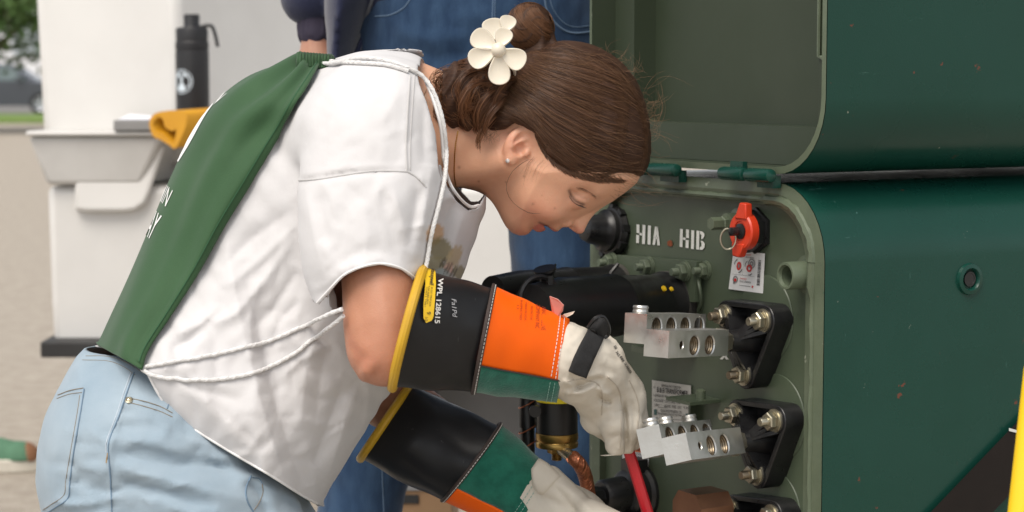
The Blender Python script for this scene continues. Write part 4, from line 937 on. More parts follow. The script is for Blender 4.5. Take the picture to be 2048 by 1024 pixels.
# arrester hanging below, with brass ferrule and copper braid
ca = 2.33
arr = thing('surge_arrester', 'black surge arrester with brass base hanging below the gloved forearm', 'arrester', W(1115, 840, ca))
A_ = W(1114, 700, ca); E_ = W(1115, 893, ca); rA = 42 * ca / F
La = A_[2] - E_[2]; zl = lambda py: W(1115, py, ca)[2]
Mv = Matrix.Translation(Vector((A_[0], A_[1], 0)))
B().lathe([(rA * 0.95, zl(868)), (rA, zl(866)), (rA * 0.99, zl(804)), (rA * 0.9, zl(802))], 40).build('housing', M_epdm, arr, Mv)
B().lathe([(rA * 0.99, zl(803)), (rA * 1.01, zl(802)), (rA * 1.01, zl(792)), (rA * 0.99, zl(791))], 40).build('yellow_band', mat('band_yellow', (0.80, 0.66, 0.02), 0.5), arr, Mv)
B().lathe([(rA * 0.96, zl(791)), (rA * 0.96, zl(690)), (rA * 0.8, zl(660)), (rA * 0.75, zl(600))], 40).build('elbow_stem', M_epdm, arr, Mv)
B().lathe([(rA * 0.85, zl(898)), (rA * 1.01, zl(896)), (rA * 1.03, zl(888)), (rA * 0.98, zl(884)), (rA * 1.03, zl(880)), (rA * 1.02, zl(868)), (rA * 0.96, zl(866))], 40).build('brass_base', M_brass, arr, Mv)
bs_ = B(); bs_.lathe([(0.0110, zl(909)), (0.0115, zl(899)), (0.0115, zl(897))], 6); bs_.build('brass_nut', M_brass, arr, Mv)
prof = [(0.0062 if i % 2 else 0.0056, zl(924) + (zl(905) - zl(924)) * i / 12) for i in range(13)]; B().lathe(prof, 16).build('brass_stud', M_brass, arr, Mv)
pts = [W(1128, 903, ca), W(1142, 915, ca - .02)]; B().tube([W(1122, 900, ca), W(1132, 906, ca - 0.012), W(1148, 916, ca - .02)], [0.006, 0.0065, 0.007], 12).build('lug', M_zinc, arr)
path = spline([W(1144, 913, ca - .02), W(1160, 930, ca - .02), W(1171, 955, ca), W(1177, 990, ca + .01), W(1186, 1040, ca + .02), W(1215, 1120, ca + .03)], 60)
bb = B(); L0 = np.linspace(0, 9 * 2 * math.pi, 60); T = np.gradient(path, axis=0); T /= np.linalg.norm(T, axis=1)[:, None]
N1 = np.cross(T, [0, 1, 0]); N1 /= np.linalg.norm(N1, axis=1)[:, None]; N2 = np.cross(T, N1)
cblo = thing('copper_cable', 'twisted bare copper ground cable hanging from the brass arrester base', 'cable', path[-1])
for k in range(5):
    ph = k * 2 * math.pi / 5; pp = path + 0.0046 * (np.cos(L0 * 0.55 + ph)[:, None] * N1 + np.sin(L0 * 0.55 + ph)[:, None] * N2); B().tube(pp, 0.0042, 7).build('strand', M_copper, cblo)
# thin cable with wire wraps left of arrester
tc = thing('rubber_cable', 'slim black cable with wire wraps left of the surge arrester', 'cable', W(1058, 900, 2.36))
B().tube([W(1056, 770, 2.36), W(1055, 855, 2.36)], 0.0100, 14).build('cable_sheath', M_epdm, tc); B().tube([W(1055, 850, 2.36), W(1056, 1060, 2.36)], 0.0085, 14).build('cable_core', M_blk, tc)
for y0 in (806, 857, 888):
    cc = W(1056, y0, 2.36); B().tube([cc + np.array([0.0112 * math.cos(a), 0.0112 * math.sin(a), 0.006 * math.cos(a)]) for a in np.linspace(0, 6.283, 20)], 0.0008, 6, cap=False).build('wire_wrap', M_copper, tc)
B().lathe([(0.007, -0.004), (0.007, 0.004)], 14).build('eye_lug', M_epdm, arr, frame((0, -1, 0), o=W(1070, 822, ca - 0.02)))
# cardboard carton on the ground behind
cdb = thing('cardboard_box', 'brown cardboard carton with dark print on the ground behind the gloves', 'carton', (W(840, 1000, 3.5)[0], 3.5, 0))
zt = W(840, 955, 3.5)[2]; xl, xr = W(740, 1000, 3.5)[0], W(905, 1000, 3.5)[0]
o2 = B().box((xl, 3.45, 0.0), (xr, 3.85, zt)).build('carton', mat('cardboard', (0.30, 0.18, 0.095), 0.8, col2=(0.25, 0.145, 0.075), nscale=5), cdb); bevel(o2, 0.004)
B().box((xl + 0.03, 3.447, zt - 0.045), (xl + 0.085, 3.4495, zt - 0.030)).build('print_bar', M_txt, cdb); B().box((xl + 0.03, 3.447, zt - 0.022), (xl + 0.10, 3.4495, zt - 0.012)).build('print_bar', M_txtg, cdb)
# ================================================================ the woman: sculpted in the (right, up, depth) frame
HC = 2.2
def gp(x, y, dc=0.0, c=HC): return g3(x, y, c + dc)
PX = HC / F
# ---------------------------------------------------------------- head
SKULL = pxpoly([(1262, 362), (1280, 345), (1289, 315), (1290, 275), (1283, 228), (1267, 182), (1242, 145), (1208, 118), (1162, 101), (1112, 99), (1066, 114), (1022, 143), (985, 175), (962, 210), (955, 250), (975, 300), (1020, 350), (1090, 390), (1160, 405), (1225, 388)], HC, smooth=4)
HAIRO = pxpoly([(1262, 364), (1288, 348), (1300, 318), (1302, 275), (1295, 225), (1279, 175), (1251, 133), (1214, 104), (1164, 85), (1110, 83), (1058, 100), (1010, 133), (968, 162), (935, 195), (925, 240), (960, 310), (1020, 360), (1090, 400), (1160, 415), (1225, 396)], HC, smooth=4)
HAIRLINE = pxpoly([(1268, 360), (1235, 364), (1200, 362), (1165, 355), (1135, 345), (1110, 330), (1090, 308), (1076, 284), (1066, 262), (1050, 248), (1028, 254), (1010, 266), (985, 268), (960, 262), (935, 258), (900, 250), (880, 120), (1050, 30), (1250, 50), (1360, 200), (1340, 360)], HC)
FACE = pxpoly([(1262, 361), (1250, 371), (1238, 380), (1222, 391), (1208, 401), (1196, 410), (1180, 422), (1160, 437), (1140, 449), (1122, 458), (1095, 461), (1070, 462), (1060, 466.5), (1050, 470.5), (1038, 471), (1024, 465.5), (1012, 454), (1003, 438), (993, 417), (985, 395), (970, 350), (985, 270), (1100, 230), (1210, 290)], HC, h=0.001)
LIPS = pxpoly([(1262, 361), (1250, 371), (1238, 380), (1222, 391), (1208, 401), (1196, 410), (1180, 422), (1160, 437), (1142, 447), (1130, 451), (1121, 458), (1116, 462.5), (1110, 463.5), (1104, 461), (1100, 458.5), (1096, 456), (1093, 457), (1089, 461.5), (1082, 464), (1075, 464), (1069.5, 461.5), (1066, 458), (1062, 462), (1058, 467), (1050, 470.5), (1038, 471), (1024, 465.5), (1012, 454), (1003, 438), (993, 417), (985, 395), (970, 350), (985, 270), (1100, 230), (1210, 290)], HC, h=0.001)
NOSE = pxpoly([(1216, 394), (1205, 403), (1196, 412.5), (1188, 424), (1181, 436), (1175, 448), (1170.5, 457), (1168, 463.5), (1163, 467.5), (1156, 467.5), (1149, 464), (1142, 458.5), (1135, 453), (1128, 449), (1118, 436), (1140, 405), (1170, 385)], HC, h=0.001)
def skull(p): return pillow(SKULL(p[:, 0], p[:, 1]), p[:, 2] - HC, 0.074, 0.072)
def face0(p):
    a, b, y = p[:, 0], p[:, 1], p[:, 2] - HC; px = a / PX + 1024; py = 512 - b / PX
    w_ = sstep(0.010, 0.027, np.abs(y))
    S = LIPS(a, b) * (1 - w_) + FACE(a, b) * w_
    # curvature of the front of the face: flat brow, rounder mouth and chin
    t = np.clip(((1262 - px) * 0.92 + (py - 361) * 0.39) / 250, 0, 1.2)
    kap = 7.0 + 7.5 * sstep(0.25, 0.75, t) + 2.5 * sstep(0.8, 1.1, t)
    f = S + kap * y * y
    wid = 0.066 - 0.018 * sstep(0.35, 1.0, t) * sstep(-60, 60, (py - 400) + 0 * px)
    f = smax(f, np.abs(y) - wid, 0.022)
    n = NOSE(a, b); tn = np.clip((py - 400) / 65, 0, 1)
    fn = (n + (150 - 72 * tn) * y * y) * 0.75
    fn = smin(fn, ell(p, gp(1133, 444, -0.0105), (0.0070, 0.0058, 0.0060)), 0.0028); fn = smin(fn, ell(p, gp(1133, 444, 0.0105), (0.0070, 0.0058, 0.0060)), 0.0028)
    fn = smax(fn, -ell(p, gp(1141, 457, -0.0062), (0.0056, 0.0030, 0.0034)), 0.002)
    f = smin(f, fn, 0.0045)
    # mouth slit
    f = smax(f, -ell(p, gp(1089, 452, 0), (0.0110, 0.0016, 0.0210), [[0.80, -0.6, 0], [0.6, 0.80, 0], [0, 0, 1]]), 0.0012)
    return smin(skull(p), f, 0.024)
q_eye = hit(face0, 1156, 397)[0]; q_ear = hit(face0, 1036, 290)[0]; q_chk = hit(face0, 1085, 405)[0]
E1 = np.array([0.51, 0.86, 0]); E2 = np.array([0.86, -0.51, 0]); E3 = np.array([0, 0, -1.0])
_r = math.radians(22); E2t = E2 * math.cos(_r) - E3 * math.sin(_r); E3t = E3 * math.cos(_r) + E2 * math.sin(_r); RE = np.array([E1, E2t, E3t])
def ear(p):
    q = (p - (q_ear + E3 * 0.005)) @ RE.T; o = ell(q, (0, 0, 0), (0.0205, 0.0150, 0.0068)); o = np.maximum(o, np.abs(q[:, 2] + 0.4 * (q[:, 0] / 0.02) ** 2 * 0.002) - 0.0058)
    o = smax(o, -ell(q, (0.0035, 0.0015, 0.0062), (0.0158, 0.0104, 0.0054)), 0.0014)          # scapha
    o = smin(o, cap(q, (0.0100, 0.0035, 0.0022), (-0.0045, -0.0062, 0.0030), 0.0022, 0.0026), 0.0028)   # antihelix
    o = smin(o, cap(q, (0.0040, 0.0085, 0.0020), (0.0020, 0.0010, 0.0010), 0.0018, 0.0012), 0.002)
    o = smax(o, -ell(q, (-0.0030, 0.0035, 0.0056), (0.0072, 0.0066, 0.0078)), 0.0014)         # concha
    o = smin(o, ell(q, (-0.0030, 0.0118, 0.0042), (0.0046, 0.0034, 0.0034)), 0.0025)         # tragus
    o = smin(o, ell(q, (-0.0175, 0.0010, 0.0020), (0.0062, 0.0064, 0.0040)), 0.004)          # lobe
    return o
RY = np.array([[0.743, -0.669, 0], [0.669, 0.743, 0], [0, 0, 1.0]])
def head(p):
    f = face0(p)
    for sg in (-1, 1):
        e = q_eye.copy(); e[2] = HC + sg * abs(q_eye[2] - HC)
        f = smax(f, -ell(p, e + np.array([0.004, -0.0035, sg * 0.0075]), (0.0115, 0.0125, 0.0105), RY), 0.013)
        f = smin(f, ell(p, e + np.array([-0.0010, 0.0005, -sg * 0.0104]), (0.0122, 0.0114, 0.0112)), 0.0040)
        f = smin(f, cap(p, e + np.array([0.0165, 0.0130, sg * -0.008]), e + np.array([0.002, 0.019, sg * -0.002]), 0.007, 0.006), 0.012)   # brow
        ck = q_chk.copy(); ck[2] = HC + sg * abs(q_chk[2] - HC)
        f = smin(f, ell(p, ck + np.array([-0.002, 0.004, -sg * 0.010]), (0.027, 0.017, 0.0140), RY), 0.018)
    f = smin(f, cap(p, gp(1012, 298), gp(800, 232), 0.0520, 0.0640) + 0.0, 0.020)
    f = smin(f, cap(p, gp(1006, 320, -0.050), gp(900, 352, -0.024), 0.0125, 0.010), 0.018)
    return smin(f, ear(p), 0.0035)
def eyelid(p):     # lid groove added after
    return head(p)
lash = [(1136, 385), (1140, 395), (1148, 404), (1157, 409), (1164, 411)]
crease = [(1139, 382), (1150, 391), (1161, 397), (1171, 400)]
def head2(p):
    f = head(p); d, t = segd(p[:, 0], p[:, 1], lash, HC); f = f + 0.0011 * np.exp(-(d / 0.0013) ** 2) * (p[:, 2] < HC)
    d, t = segd(p[:, 0], p[:, 1], crease, HC); f = f + 0.0004 * np.exp(-(d / 0.0014) ** 2) * (p[:, 2] < HC)
    d, t = segd(p[:, 0], p[:, 1], [(1079, 446), (1076, 449), (1073, 454)], HC); f = f + 0.0006 * np.exp(-(d / 0.002) ** 2)
    return f
# ---------------------------------------------------------------- body below the neck (mostly clothed)
SHN = gp(765, 275, -0.130); ELN = g3(770, 698, 1.99); WRN = g3(1160, 705, 2.12)
SHF = gp(795, 275, 0.130); ELF = g3(775, 790, 2.36); WRF = g3(1080, 990, 2.26)
HIPN = gp(300, 900, -0.065); HIPF = gp(320, 900, 0.065); KNN = g3(700, 1430, 2.09); KNF = g3(760, 1400, 2.36); ANN = g3(470, 2030, 2.09); ANF = g3(560, 2010, 2.36)
FB = [([(700, 686), (720, 712), (750, 722)], -0.0014, 0.0035), ([(712, 716), (735, 738), (764, 742)], -0.0012, 0.0035), ([(722, 735), (745, 750)], 0.0045, 0.012), ([(700, 560), (720, 620), (740, 690)], -0.0015, 0.010), ([(760, 560), (775, 640), (770, 690)], 0.0015, 0.012)]
def bodyf(p):
    f = cap(p, gp(360, 800), gp(560, 500), 0.080, 0.080); f = smin(f, cap(p, gp(560, 500), gp(750, 290), 0.085, 0.078), 0.05)
    f = smin(f, cap(p, SHN, SHF, 0.042), 0.04); f = smin(f, cap(p, gp(830, 245), gp(905, 262), 0.055, 0.050), 0.03)
    f = smin(f, cap(p, SHN, ELN, 0.036, 0.0345), 0.03); f = smin(f, cap(p, g3(762, 560, 2.0), g3(765, 640, 1.99), 0.0375, 0.036), 0.02); f = smin(f, cap(p, ELN, WRN, 0.0345, 0.024), 0.012)
    f = smin(f, cap(p, SHF, ELF, 0.040, 0.034), 0.03); f = smin(f, cap(p, ELF, WRF, 0.036, 0.024), 0.02)
    f = smin(f, cap(p, HIPN, HIPF, 0.075), 0.05)
    for h_, k_, a_ in ((HIPN, KNN, ANN), (HIPF, KNF, ANF)):
        f = smin(f, cap(p, h_, k_, 0.070, 0.050), 0.05); f = smin(f, cap(p, k_, a_, 0.052, 0.036), 0.03)
    return f - folds(p, FB, 1.99)
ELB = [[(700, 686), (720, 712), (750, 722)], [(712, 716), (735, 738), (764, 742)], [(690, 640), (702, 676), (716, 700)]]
foot = toW((ANN + ANF)[None] / 2)[0]
WO = thing('person', 'woman bending forward in white shirt and pale jeans, reaching with gloved hands', 'person', (foot[0], foot[1], 0))
M_skin = mat('skin', (0.5, 0.3, 0.2), 0.46, attr='Col', col2=(0.88, 0.80, 0.78), nscale=90, nmix=0.35, sss=0.18, bump=0.22, bscale=520, spec=0.5)
v1, f1 = nets(head2, g3(815, 478, 2.2) + [0, 0, -0.105], g3(1318, 75, 2.2) + [0, 0, 0.105], 0.0017)
k_ = v1[:, 0] > (850 - 1024) * PX
v2, f2 = nets(bodyf, (-0.56, -0.92, 1.86), (0.16, 0.20, 2.56), 0.0045)
V_ = np.vstack([v1, v2]); F_ = np.vstack([f1, f2 + len(v1)])
def px_of(v): return v[:, 0] * F / v[:, 2] + 1024, 512 - v[:, 1] * F / v[:, 2]
X, Y = px_of(V_)
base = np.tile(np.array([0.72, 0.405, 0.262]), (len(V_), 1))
def tint(col, wgt): 
    global base
    base = base * (1 - wgt[:, None]) + np.array(col) * wgt[:, None]
gs_ = lambda cx, cy, sx, sy: np.exp(-((X - cx) / sx) ** 2 - ((Y - cy) / sy) ** 2)
isn = (V_[:, 2] < HC + 0.02)
tint((0.70, 0.26, 0.175), 0.32 * gs_(1075, 425, 46, 30) + 0.0 * X); tint((0.68, 0.24, 0.17), 0.5 * gs_(1155, 462, 20, 9)); tint((0.68, 0.23, 0.155), 0.6 * gs_(1040, 466, 26, 10))
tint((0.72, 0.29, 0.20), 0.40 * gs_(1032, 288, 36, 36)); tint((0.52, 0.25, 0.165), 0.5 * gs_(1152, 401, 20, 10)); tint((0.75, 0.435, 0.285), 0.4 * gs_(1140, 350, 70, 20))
lipm = np.clip(sstep(1.0, 0.6, ((X - 1080) / 15) ** 2 + ((Y - 457) / 9.5) ** 2) + sstep(1.0, 0.6, ((X - 1101) / 17) ** 2 + (((Y - 458) - 0.42 * (X - 1101)) / 4.2) ** 2), 0, 1) * (np.abs(V_[:, 2] - HC) < 0.027)
tint((0.58, 0.17, 0.135), 0.85 * lipm)
d, t = segd(V_[:, 0], V_[:, 1], [(1078, 446), (1086, 449.5), (1096, 453.5)], HC); tint((0.16, 0.03, 0.022), 0.8 * np.exp(-(d / 0.0013) ** 2) * isn)
d, t = segd(V_[:, 0], V_[:, 1], lash, HC); tint((0.05, 0.022, 0.015), 0.75 * np.exp(-(d / 0.0017) ** 2) * isn)
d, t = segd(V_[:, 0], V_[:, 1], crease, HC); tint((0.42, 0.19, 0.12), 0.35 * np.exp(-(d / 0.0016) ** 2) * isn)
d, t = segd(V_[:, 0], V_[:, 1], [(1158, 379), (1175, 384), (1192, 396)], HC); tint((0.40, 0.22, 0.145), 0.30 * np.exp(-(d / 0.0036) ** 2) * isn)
for (mx, my, r) in ((1066, 408, 2.2), (1048, 353, 2.0), (1012, 364, 1.8), (918, 335, 2.6), (957, 363, 2.0), (1110, 417, 1.6), (800, 680, 2.5), (1085, 390, 1.2)): tint((0.26, 0.11, 0.065), 0.75 * gs_(mx, my, r, r))
tint((0.45, 0.205, 0.120), 0.92 * (Y > 500)); [tint((0.36, 0.13, 0.075), 0.35 * np.exp(-(segd(V_[:, 0] * 1.99 / V_[:, 2], V_[:, 1] * 1.99 / V_[:, 2], q_, 1.99)[0] / 0.0035) ** 2)) for q_ in ELB]; tint((0.56, 0.23, 0.145), 0.35 * gs_(740, 720, 70, 50))  # arm skin painted darker to offset the stronger light it catches
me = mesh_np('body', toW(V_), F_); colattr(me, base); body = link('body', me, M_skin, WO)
# lashes and brow hairs
M_lash = mat('lash', (0.02, 0.012, 0.009), 0.5)
P_ = []
s_ = spline(lash, 26)[4:]
for i, (x, y) in enumerate(s_):
    q0 = hit(head2, x, y)[0]; dx, dy = 5 + i * 0.28, 6.5 - i * 0.06; L = np.array([q0, q0 + np.array([dx * .3, -dy * .55, -3]) * PX, q0 + np.array([dx * .9, -dy * 1.05, -4.5]) * PX])
    P_.append(spline(L, 5))
v, f = strands(toW(np.array(P_)), 0.00020); put('eyelashes', v, f, M_lash, WO)
P_ = []
for i in range(60):
    t = random.random(); x = 1158 + 36 * t; y = 379 + 4 * t + 13 * t * t + random.uniform(-2.6, 2.6); q0 = hit(head2, [x, x - 3.5, x - 7], [y, y - 2.5, y - 3.5], off=0.0003); P_.append(spline(q0, 4))
v, f = strands(toW(np.array(P_)), 0.00008); put('eyebrow', v, f, mat('brow_hair', (0.26, 0.15, 0.095), 0.6), WO)
es = hit(head, 1016, 321, off=0.0015)[0]
ebm = bpy.data.meshes.new('earring'); bm = bmesh.new(); bmesh.ops.create_icosphere(bm, subdivisions=2, radius=0.0026); bm.to_mesh(ebm); bm.free()
link('earring', ebm, mat('crystal', (0.85, 0.83, 0.82), 0.08, metal=0.6), WO, Matrix.Translation(Vector(toW(es[None])[0])))
# ---------------------------------------------------------------- hair
def hairf(p):
    f = pillow(HAIRO(p[:, 0], p[:, 1]), p[:, 2] - HC, 0.080, 0.081)
    f = f + 0.0004 * np.sin((p[:, 1] + 0.35 * p[:, 0]) * 520 + 4 * np.sin(p[:, 0] * 45)) * np.sin(p[:, 1] * 130 + p[:, 0] * 60)
    return smax(f, HAIRLINE(p[:, 0], p[:, 1]), 0.0040)
BUN = gp(1060, 57, -0.012); TUF = None
def bunf(p):
    q = p - BUN; f = ell(p, BUN, (0.0255, 0.0275, 0.026), [[0.94, 0.34, 0], [-0.34, 0.94, 0], [0, 0, 1]])
    f = smin(f, cap(p, gp(1068, 92, -0.005), gp(1085, 120, -0.01), 0.018, 0.026), 0.012)
    an = np.arctan2(q[:, 1], q[:, 0]); rr = np.hypot(q[:, 0], q[:, 1]); return f + 0.0016 * np.sin(an * 5 + rr * 260 + q[:, 2] * 120)
TP = [gp(1010, 165, -0.035), gp(965, 168, -0.045), gp(925, 178, -0.050), gp(908, 205, -0.052), gp(918, 238, -0.054)]
def tuftf(p):
    f = cap(p, TP[0], TP[1], 0.022, 0.028)
    for i, (r0, r1) in enumerate(((0.028, 0.026), (0.026, 0.024), (0.022, 0.009))): f = smin(f, cap(p, TP[i + 1], TP[i + 2], r0, r1), 0.012)
    f = smin(f, cap(p, gp(950, 195, -0.06), gp(940, 240, -0.062), 0.022, 0.010), 0.010)
    return f + 0.0018 * np.sin((p[:, 0] * 0.9 - p[:, 1] * 0.25) * 420 + 2 * np.sin(p[:, 1] * 90))
M_hair = mat('hair_base', (0.062, 0.031, 0.018), 0.55, col2=(0.030, 0.014, 0.009), nscale=9, nmix=0.8, stretch=(6, 6, 50, 0, 0.35, 0), spec=0.2, bump=0.5, bscale=14, bdist=0.0015)
M_str = mat('hair_strand', (0.085, 0.040, 0.022), 0.36, attr='Col', spec=0.4)
hv, hf_ = nets(hairf, g3(895, 425, 2.2) + [0, 0, -0.10], g3(1325, 65, 2.2) + [0, 0, 0.10], 0.0022); HB_ = put('hair', toW(hv), hf_, M_hair, WO)
v, f = nets(bunf, BUN - 0.065, BUN + 0.055, 0.002); put('hair_bun', toW(v), f, M_hair, HB_)
v, f = nets(tuftf, gp(880, 285, -0.12), gp(1055, 125, 0.03), 0.002); put('hair_tail', toW(v), f, M_hair, HB_)
def hair_cols(n, m, lo=(0.045, 0.019, 0.009), hi=(0.185, 0.092, 0.047)):
    t = RNG.beta(1.6, 2.6, n)[:, None]; c = np.array(lo) * (1 - t) + np.array(hi) * t; return np.repeat(c, m * 3, 0)
def add_strands(name, lines, r, par, **k):
    L = np.asarray(lines); v, f = strands(L, r); me = mesh_np(name, v, f); colattr(me, hair_cols(len(L), L.shape[1], **k)); o = link(name, me, M_str, par); o['kind'] = 'stuff'; return o
# combed strands: families between guide curves, dropped on the hair surface
G_ = [[(1248, 361), (1205, 360), (1150, 349), (1108, 326), (1080, 292), (1060, 255), (1022, 238), (985, 226), (962, 205)],
      [(1279, 349), (1235, 345), (1170, 328), (1120, 298), (1085, 262), (1055, 232), (1020, 212), (992, 190), (985, 160)],
      [(1292, 313), (1250, 300), (1190, 282), (1130, 252), (1090, 225), (1055, 198), (1025, 178), (1008, 160), (1000, 148)],
      [(1294, 262), (1255, 240), (1200, 222), (1145, 200), (1100, 180), (1065, 162), (1040, 148), (1025, 136), (1018, 128)],
      [(1281, 205), (1250, 178), (1205, 158), (1155, 143), (1115, 134), (1085, 126), (1065, 120), (1052, 112), (1046, 106)],
      [(1258, 160), (1235, 136), (1200, 112), (1155, 99), (1120, 95), (1095, 96), (1080, 98), (1070, 96), (1062, 90)]]
G_ = [spline(g, 15) for g in G_]; G_ = np.array(G_)
NS = 5600; M_ = 15
u = RNG.uniform(0, 5 - 1e-6, NS); i = u.astype(int); w_ = (u - i)[:, None, None]
L2 = G_[i] * (1 - w_) + G_[i + 1] * w_
L2 = L2 + RNG.normal(0, 1.6, (NS, 1, 2)) + np.cumsum(RNG.normal(0, 0.55, (NS, M_, 2)), 1); L2 = L2[:, ::2]
sh_ = RNG.uniform(0.0, 0.35, NS); 
q = hit(hairf, L2[..., 0].ravel(), L2[..., 1].ravel(), c0=2.10, c1=2.22, off=0.0004, it=20).reshape(NS, 8, 3); q = np.stack([q[:, j // 2] if j % 2 == 0 else (q[:, j // 2] + q[:, j // 2 + 1]) / 2 for j in range(15)], 1)
ok = (np.abs(np.diff(q[:, :, 2], axis=1)).max(1) < 0.035) & (q[:, :, 2].max(1) < 2.2195)
q = q[ok]; lift = RNG.gamma(1.2, 0.0004, (len(q), 1)); q[:, :, 2] -= lift
add_strands('hair_strands', toW(q), RNG.uniform(0.00022, 0.00042, len(q)), HB_)
# the far half, mirrored through the middle plane
qm = q[::3].copy(); qm[:, :, 2] = 2 * HC - qm[:, :, 2]; add_strands('hair_strands', toW(qm), 0.0003, HB_)
# bun: coils
P_ = []
BROT = np.array(Matrix.Rotation(1.0, 3, 'Y') @ Matrix.Rotation(-0.75, 3, 'X'))
for k in range(700):
    a0 = RNG.uniform(0, 6.28); th = np.linspace(0, RNG.uniform(2.2, 3.6), 14); inc = RNG.uniform(-1.1, 1.1); R0 = RNG.uniform(0.3, 1.0)
    x = np.cos(a0 + th) * np.cos(inc + 0.10 * np.sin(th)); y = np.sin(a0 + th) * np.cos(inc + 0.10 * np.sin(th)); z = -np.sin(inc + 0.10 * np.sin(th)) * np.ones(14)
    d = np.stack([x, y, z], 1); rr = 1 + RNG.uniform(0.0, 0.05)
    d = d @ BROT; A = np.array([[0.94, 0.34, 0], [-0.34, 0.94, 0], [0, 0, 1]]); P_.append(BUN + (d * np.array([0.0258, 0.0278, 0.0263]) * rr) @ A)
add_strands('hair_strands', toW(np.array(P_)), RNG.uniform(0.0002, 0.0004, 700), HB_, lo=(0.07, 0.030, 0.014), hi=(0.24, 0.115, 0.055))
# tail: from the clip, over and down, in locks
P_ = []; CLU = RNG.normal(0, 1, (48, 3)) * np.array([0.0085, 0.0100, 0.0120])
for k in range(1500):
    s0 = CLU[k % 48] + RNG.normal(0, 0.0017, 3); ln = RNG.uniform(0.70, 1.12)
    path = np.array([TP[0] + s0 * 0.7, TP[1] + s0 * 1.05 + [0, 0.004, 0], TP[2] + s0 * 1.2 + [0, 0.002, 0], TP[3] + s0 * 1.25, TP[4] + s0 * 1.1 + np.array([RNG.uniform(-6, 22) * PX, 0, 0])])
    if k % 3 == 0: path = np.array([gp(1005, 170, -0.05) + s0 * .6, gp(970, 182, -0.066) + s0, gp(950, 205, -0.070) + s0, gp(941, 230, -0.070) + s0, gp(945, 252, -0.066) + s0 * .9])
    sp = spline(path, 24)[:max(8, int(24 * min(1, ln)))]; sp = spline(sp[::2], 14) + np.cumsum(RNG.normal(0, 0.00010, (14, 3)), 0); P_.append(sp)
P_ = np.array(P_); d_ = tuftf(P_.reshape(-1, 3)).reshape(P_.shape[:2]); 
# keep strands at or outside the mass
g_ = grad(tuftf, P_.reshape(-1, 3), 0.002).reshape(P_.shape); P_ = P_ + g_ * np.clip(0.0006 - d_, 0, 0.012)[..., None]
add_strands('hair_strands', toW(P_), RNG.uniform(0.0002, 0.00042, len(P_)), HB_, lo=(0.075, 0.030, 0.014), hi=(0.30, 0.135, 0.060))
# fly-aways
P_ = []
def fly(x0, y0, x1, y1, bend, dz=0.0, jit=2.0, n=14):
    t = np.linspace(0, 1, n); nx, ny = -(y1 - y0), (x1 - x0); L = math.hypot(nx, ny) + 1e-6
    x = x0 + (x1 - x0) * t + nx / L * bend * np.sin(math.pi * t) + np.cumsum(RNG.normal(0, jit * 0.3, n)); y = y0 + (y1 - y0) * t + ny / L * bend * np.sin(math.pi * t) + np.cumsum(RNG.normal(0, jit * 0.3, n))
    c = HC + dz + np.cumsum(RNG.normal(0, 0.001, n)); return np.stack([(x - 1024) * c / F, (512 - y) * c / F, c], 1)
for k in range(70):
    a = RNG.uniform(-0.45, 1.35); cx, cy = 1150, 240; R0 = 150; x0, y0 = cx + R0 * math.cos(a), cy - R0 * 0.95 * math.sin(a)
    b_ = a + RNG.uniform(-0.5, 0.5); L = RNG.gamma(2.0, 11); P_.append(fly(x0 - 8 * math.cos(a), y0 + 8 * math.sin(a), x0 + L * math.cos(b_), y0 - L * math.sin(b_), RNG.normal(0, 14), RNG.uniform(-0.04, 0.03)))
for k in range(26): P_.append(fly(1285 + RNG.uniform(-4, 8), RNG.uniform(190, 290), 1300 + RNG.uniform(0, 22), RNG.uniform(150, 270), RNG.uniform(10, 34), RNG.uniform(-0.03, 0.02)))
for k in range(30): P_.append(fly(900 + RNG.uniform(-10, 40), 168 + RNG.uniform(-6, 14), 868 + RNG.uniform(-6, 40), 140 + RNG.uniform(-8, 30), RNG.normal(0, 9), -0.045))
for k in range(18): P_.append(fly(1035 + RNG.uniform(-8, 40), 22 + RNG.uniform(-8, 30), 1005 + RNG.uniform(-5, 40), 18 + RNG.uniform(-14, 50), RNG.normal(0, 12), -0.01))
for k in range(24): P_.append(fly(1190 + RNG.uniform(-20, 80), 350 + RNG.uniform(-25, 12), 1250 + RNG.uniform(-20, 90), 372 + RNG.uniform(-10, 40), RNG.normal(0, 16), -0.03 + RNG.uniform(-0.02, 0.02)))
for k in range(26): P_.append(fly(960 + RNG.uniform(0, 45), 262 + RNG.uniform(-8, 6), 965 + RNG.uniform(-10, 30), 282 + RNG.uniform(-6, 8), RNG.normal(0, 5), -0.068 + 0.0, 0.4))
add_strands('flyaway_strands', toW(np.array(P_)), 0.00012, HB_, lo=(0.10, 0.05, 0.025), hi=(0.32, 0.18, 0.10))
# loose curl over the cheek, and surface frizz
P_ = []
for k in range(3):
    pts = [(1070 + k, 318), (1045, 322 + k * .3), (1026, 336), (1016, 358), (1018 + k * .4, 385), (1035, 408), (1060, 422 + k * .5), (1082, 424)]
    s_ = spline(pts, 14); P_.append(hit(head, s_[:, 0] + RNG.normal(0, .4), s_[:, 1] + RNG.normal(0, .4), off=0.003 + 0.0002 * k))
for k in range(12):
    x0 = RNG.uniform(1062, 1100); s_ = spline([(x0 + 6, 312 + (x0 - 1060) * 0.35), (x0 - 8, 328 + (x0 - 1060) * .3), (x0 - 14 - RNG.uniform(0, 12), 345 + RNG.uniform(0, 30))], 14); P_.append(hit(head, s_[:, 0], s_[:, 1], off=0.0009))
add_strands('temple_strands', toW(np.array(P_)), np.array([0.00016] * 3 + [0.00006] * 12), HB_, lo=(0.045, 0.022, 0.013), hi=(0.13, 0.065, 0.04))
P_ = []
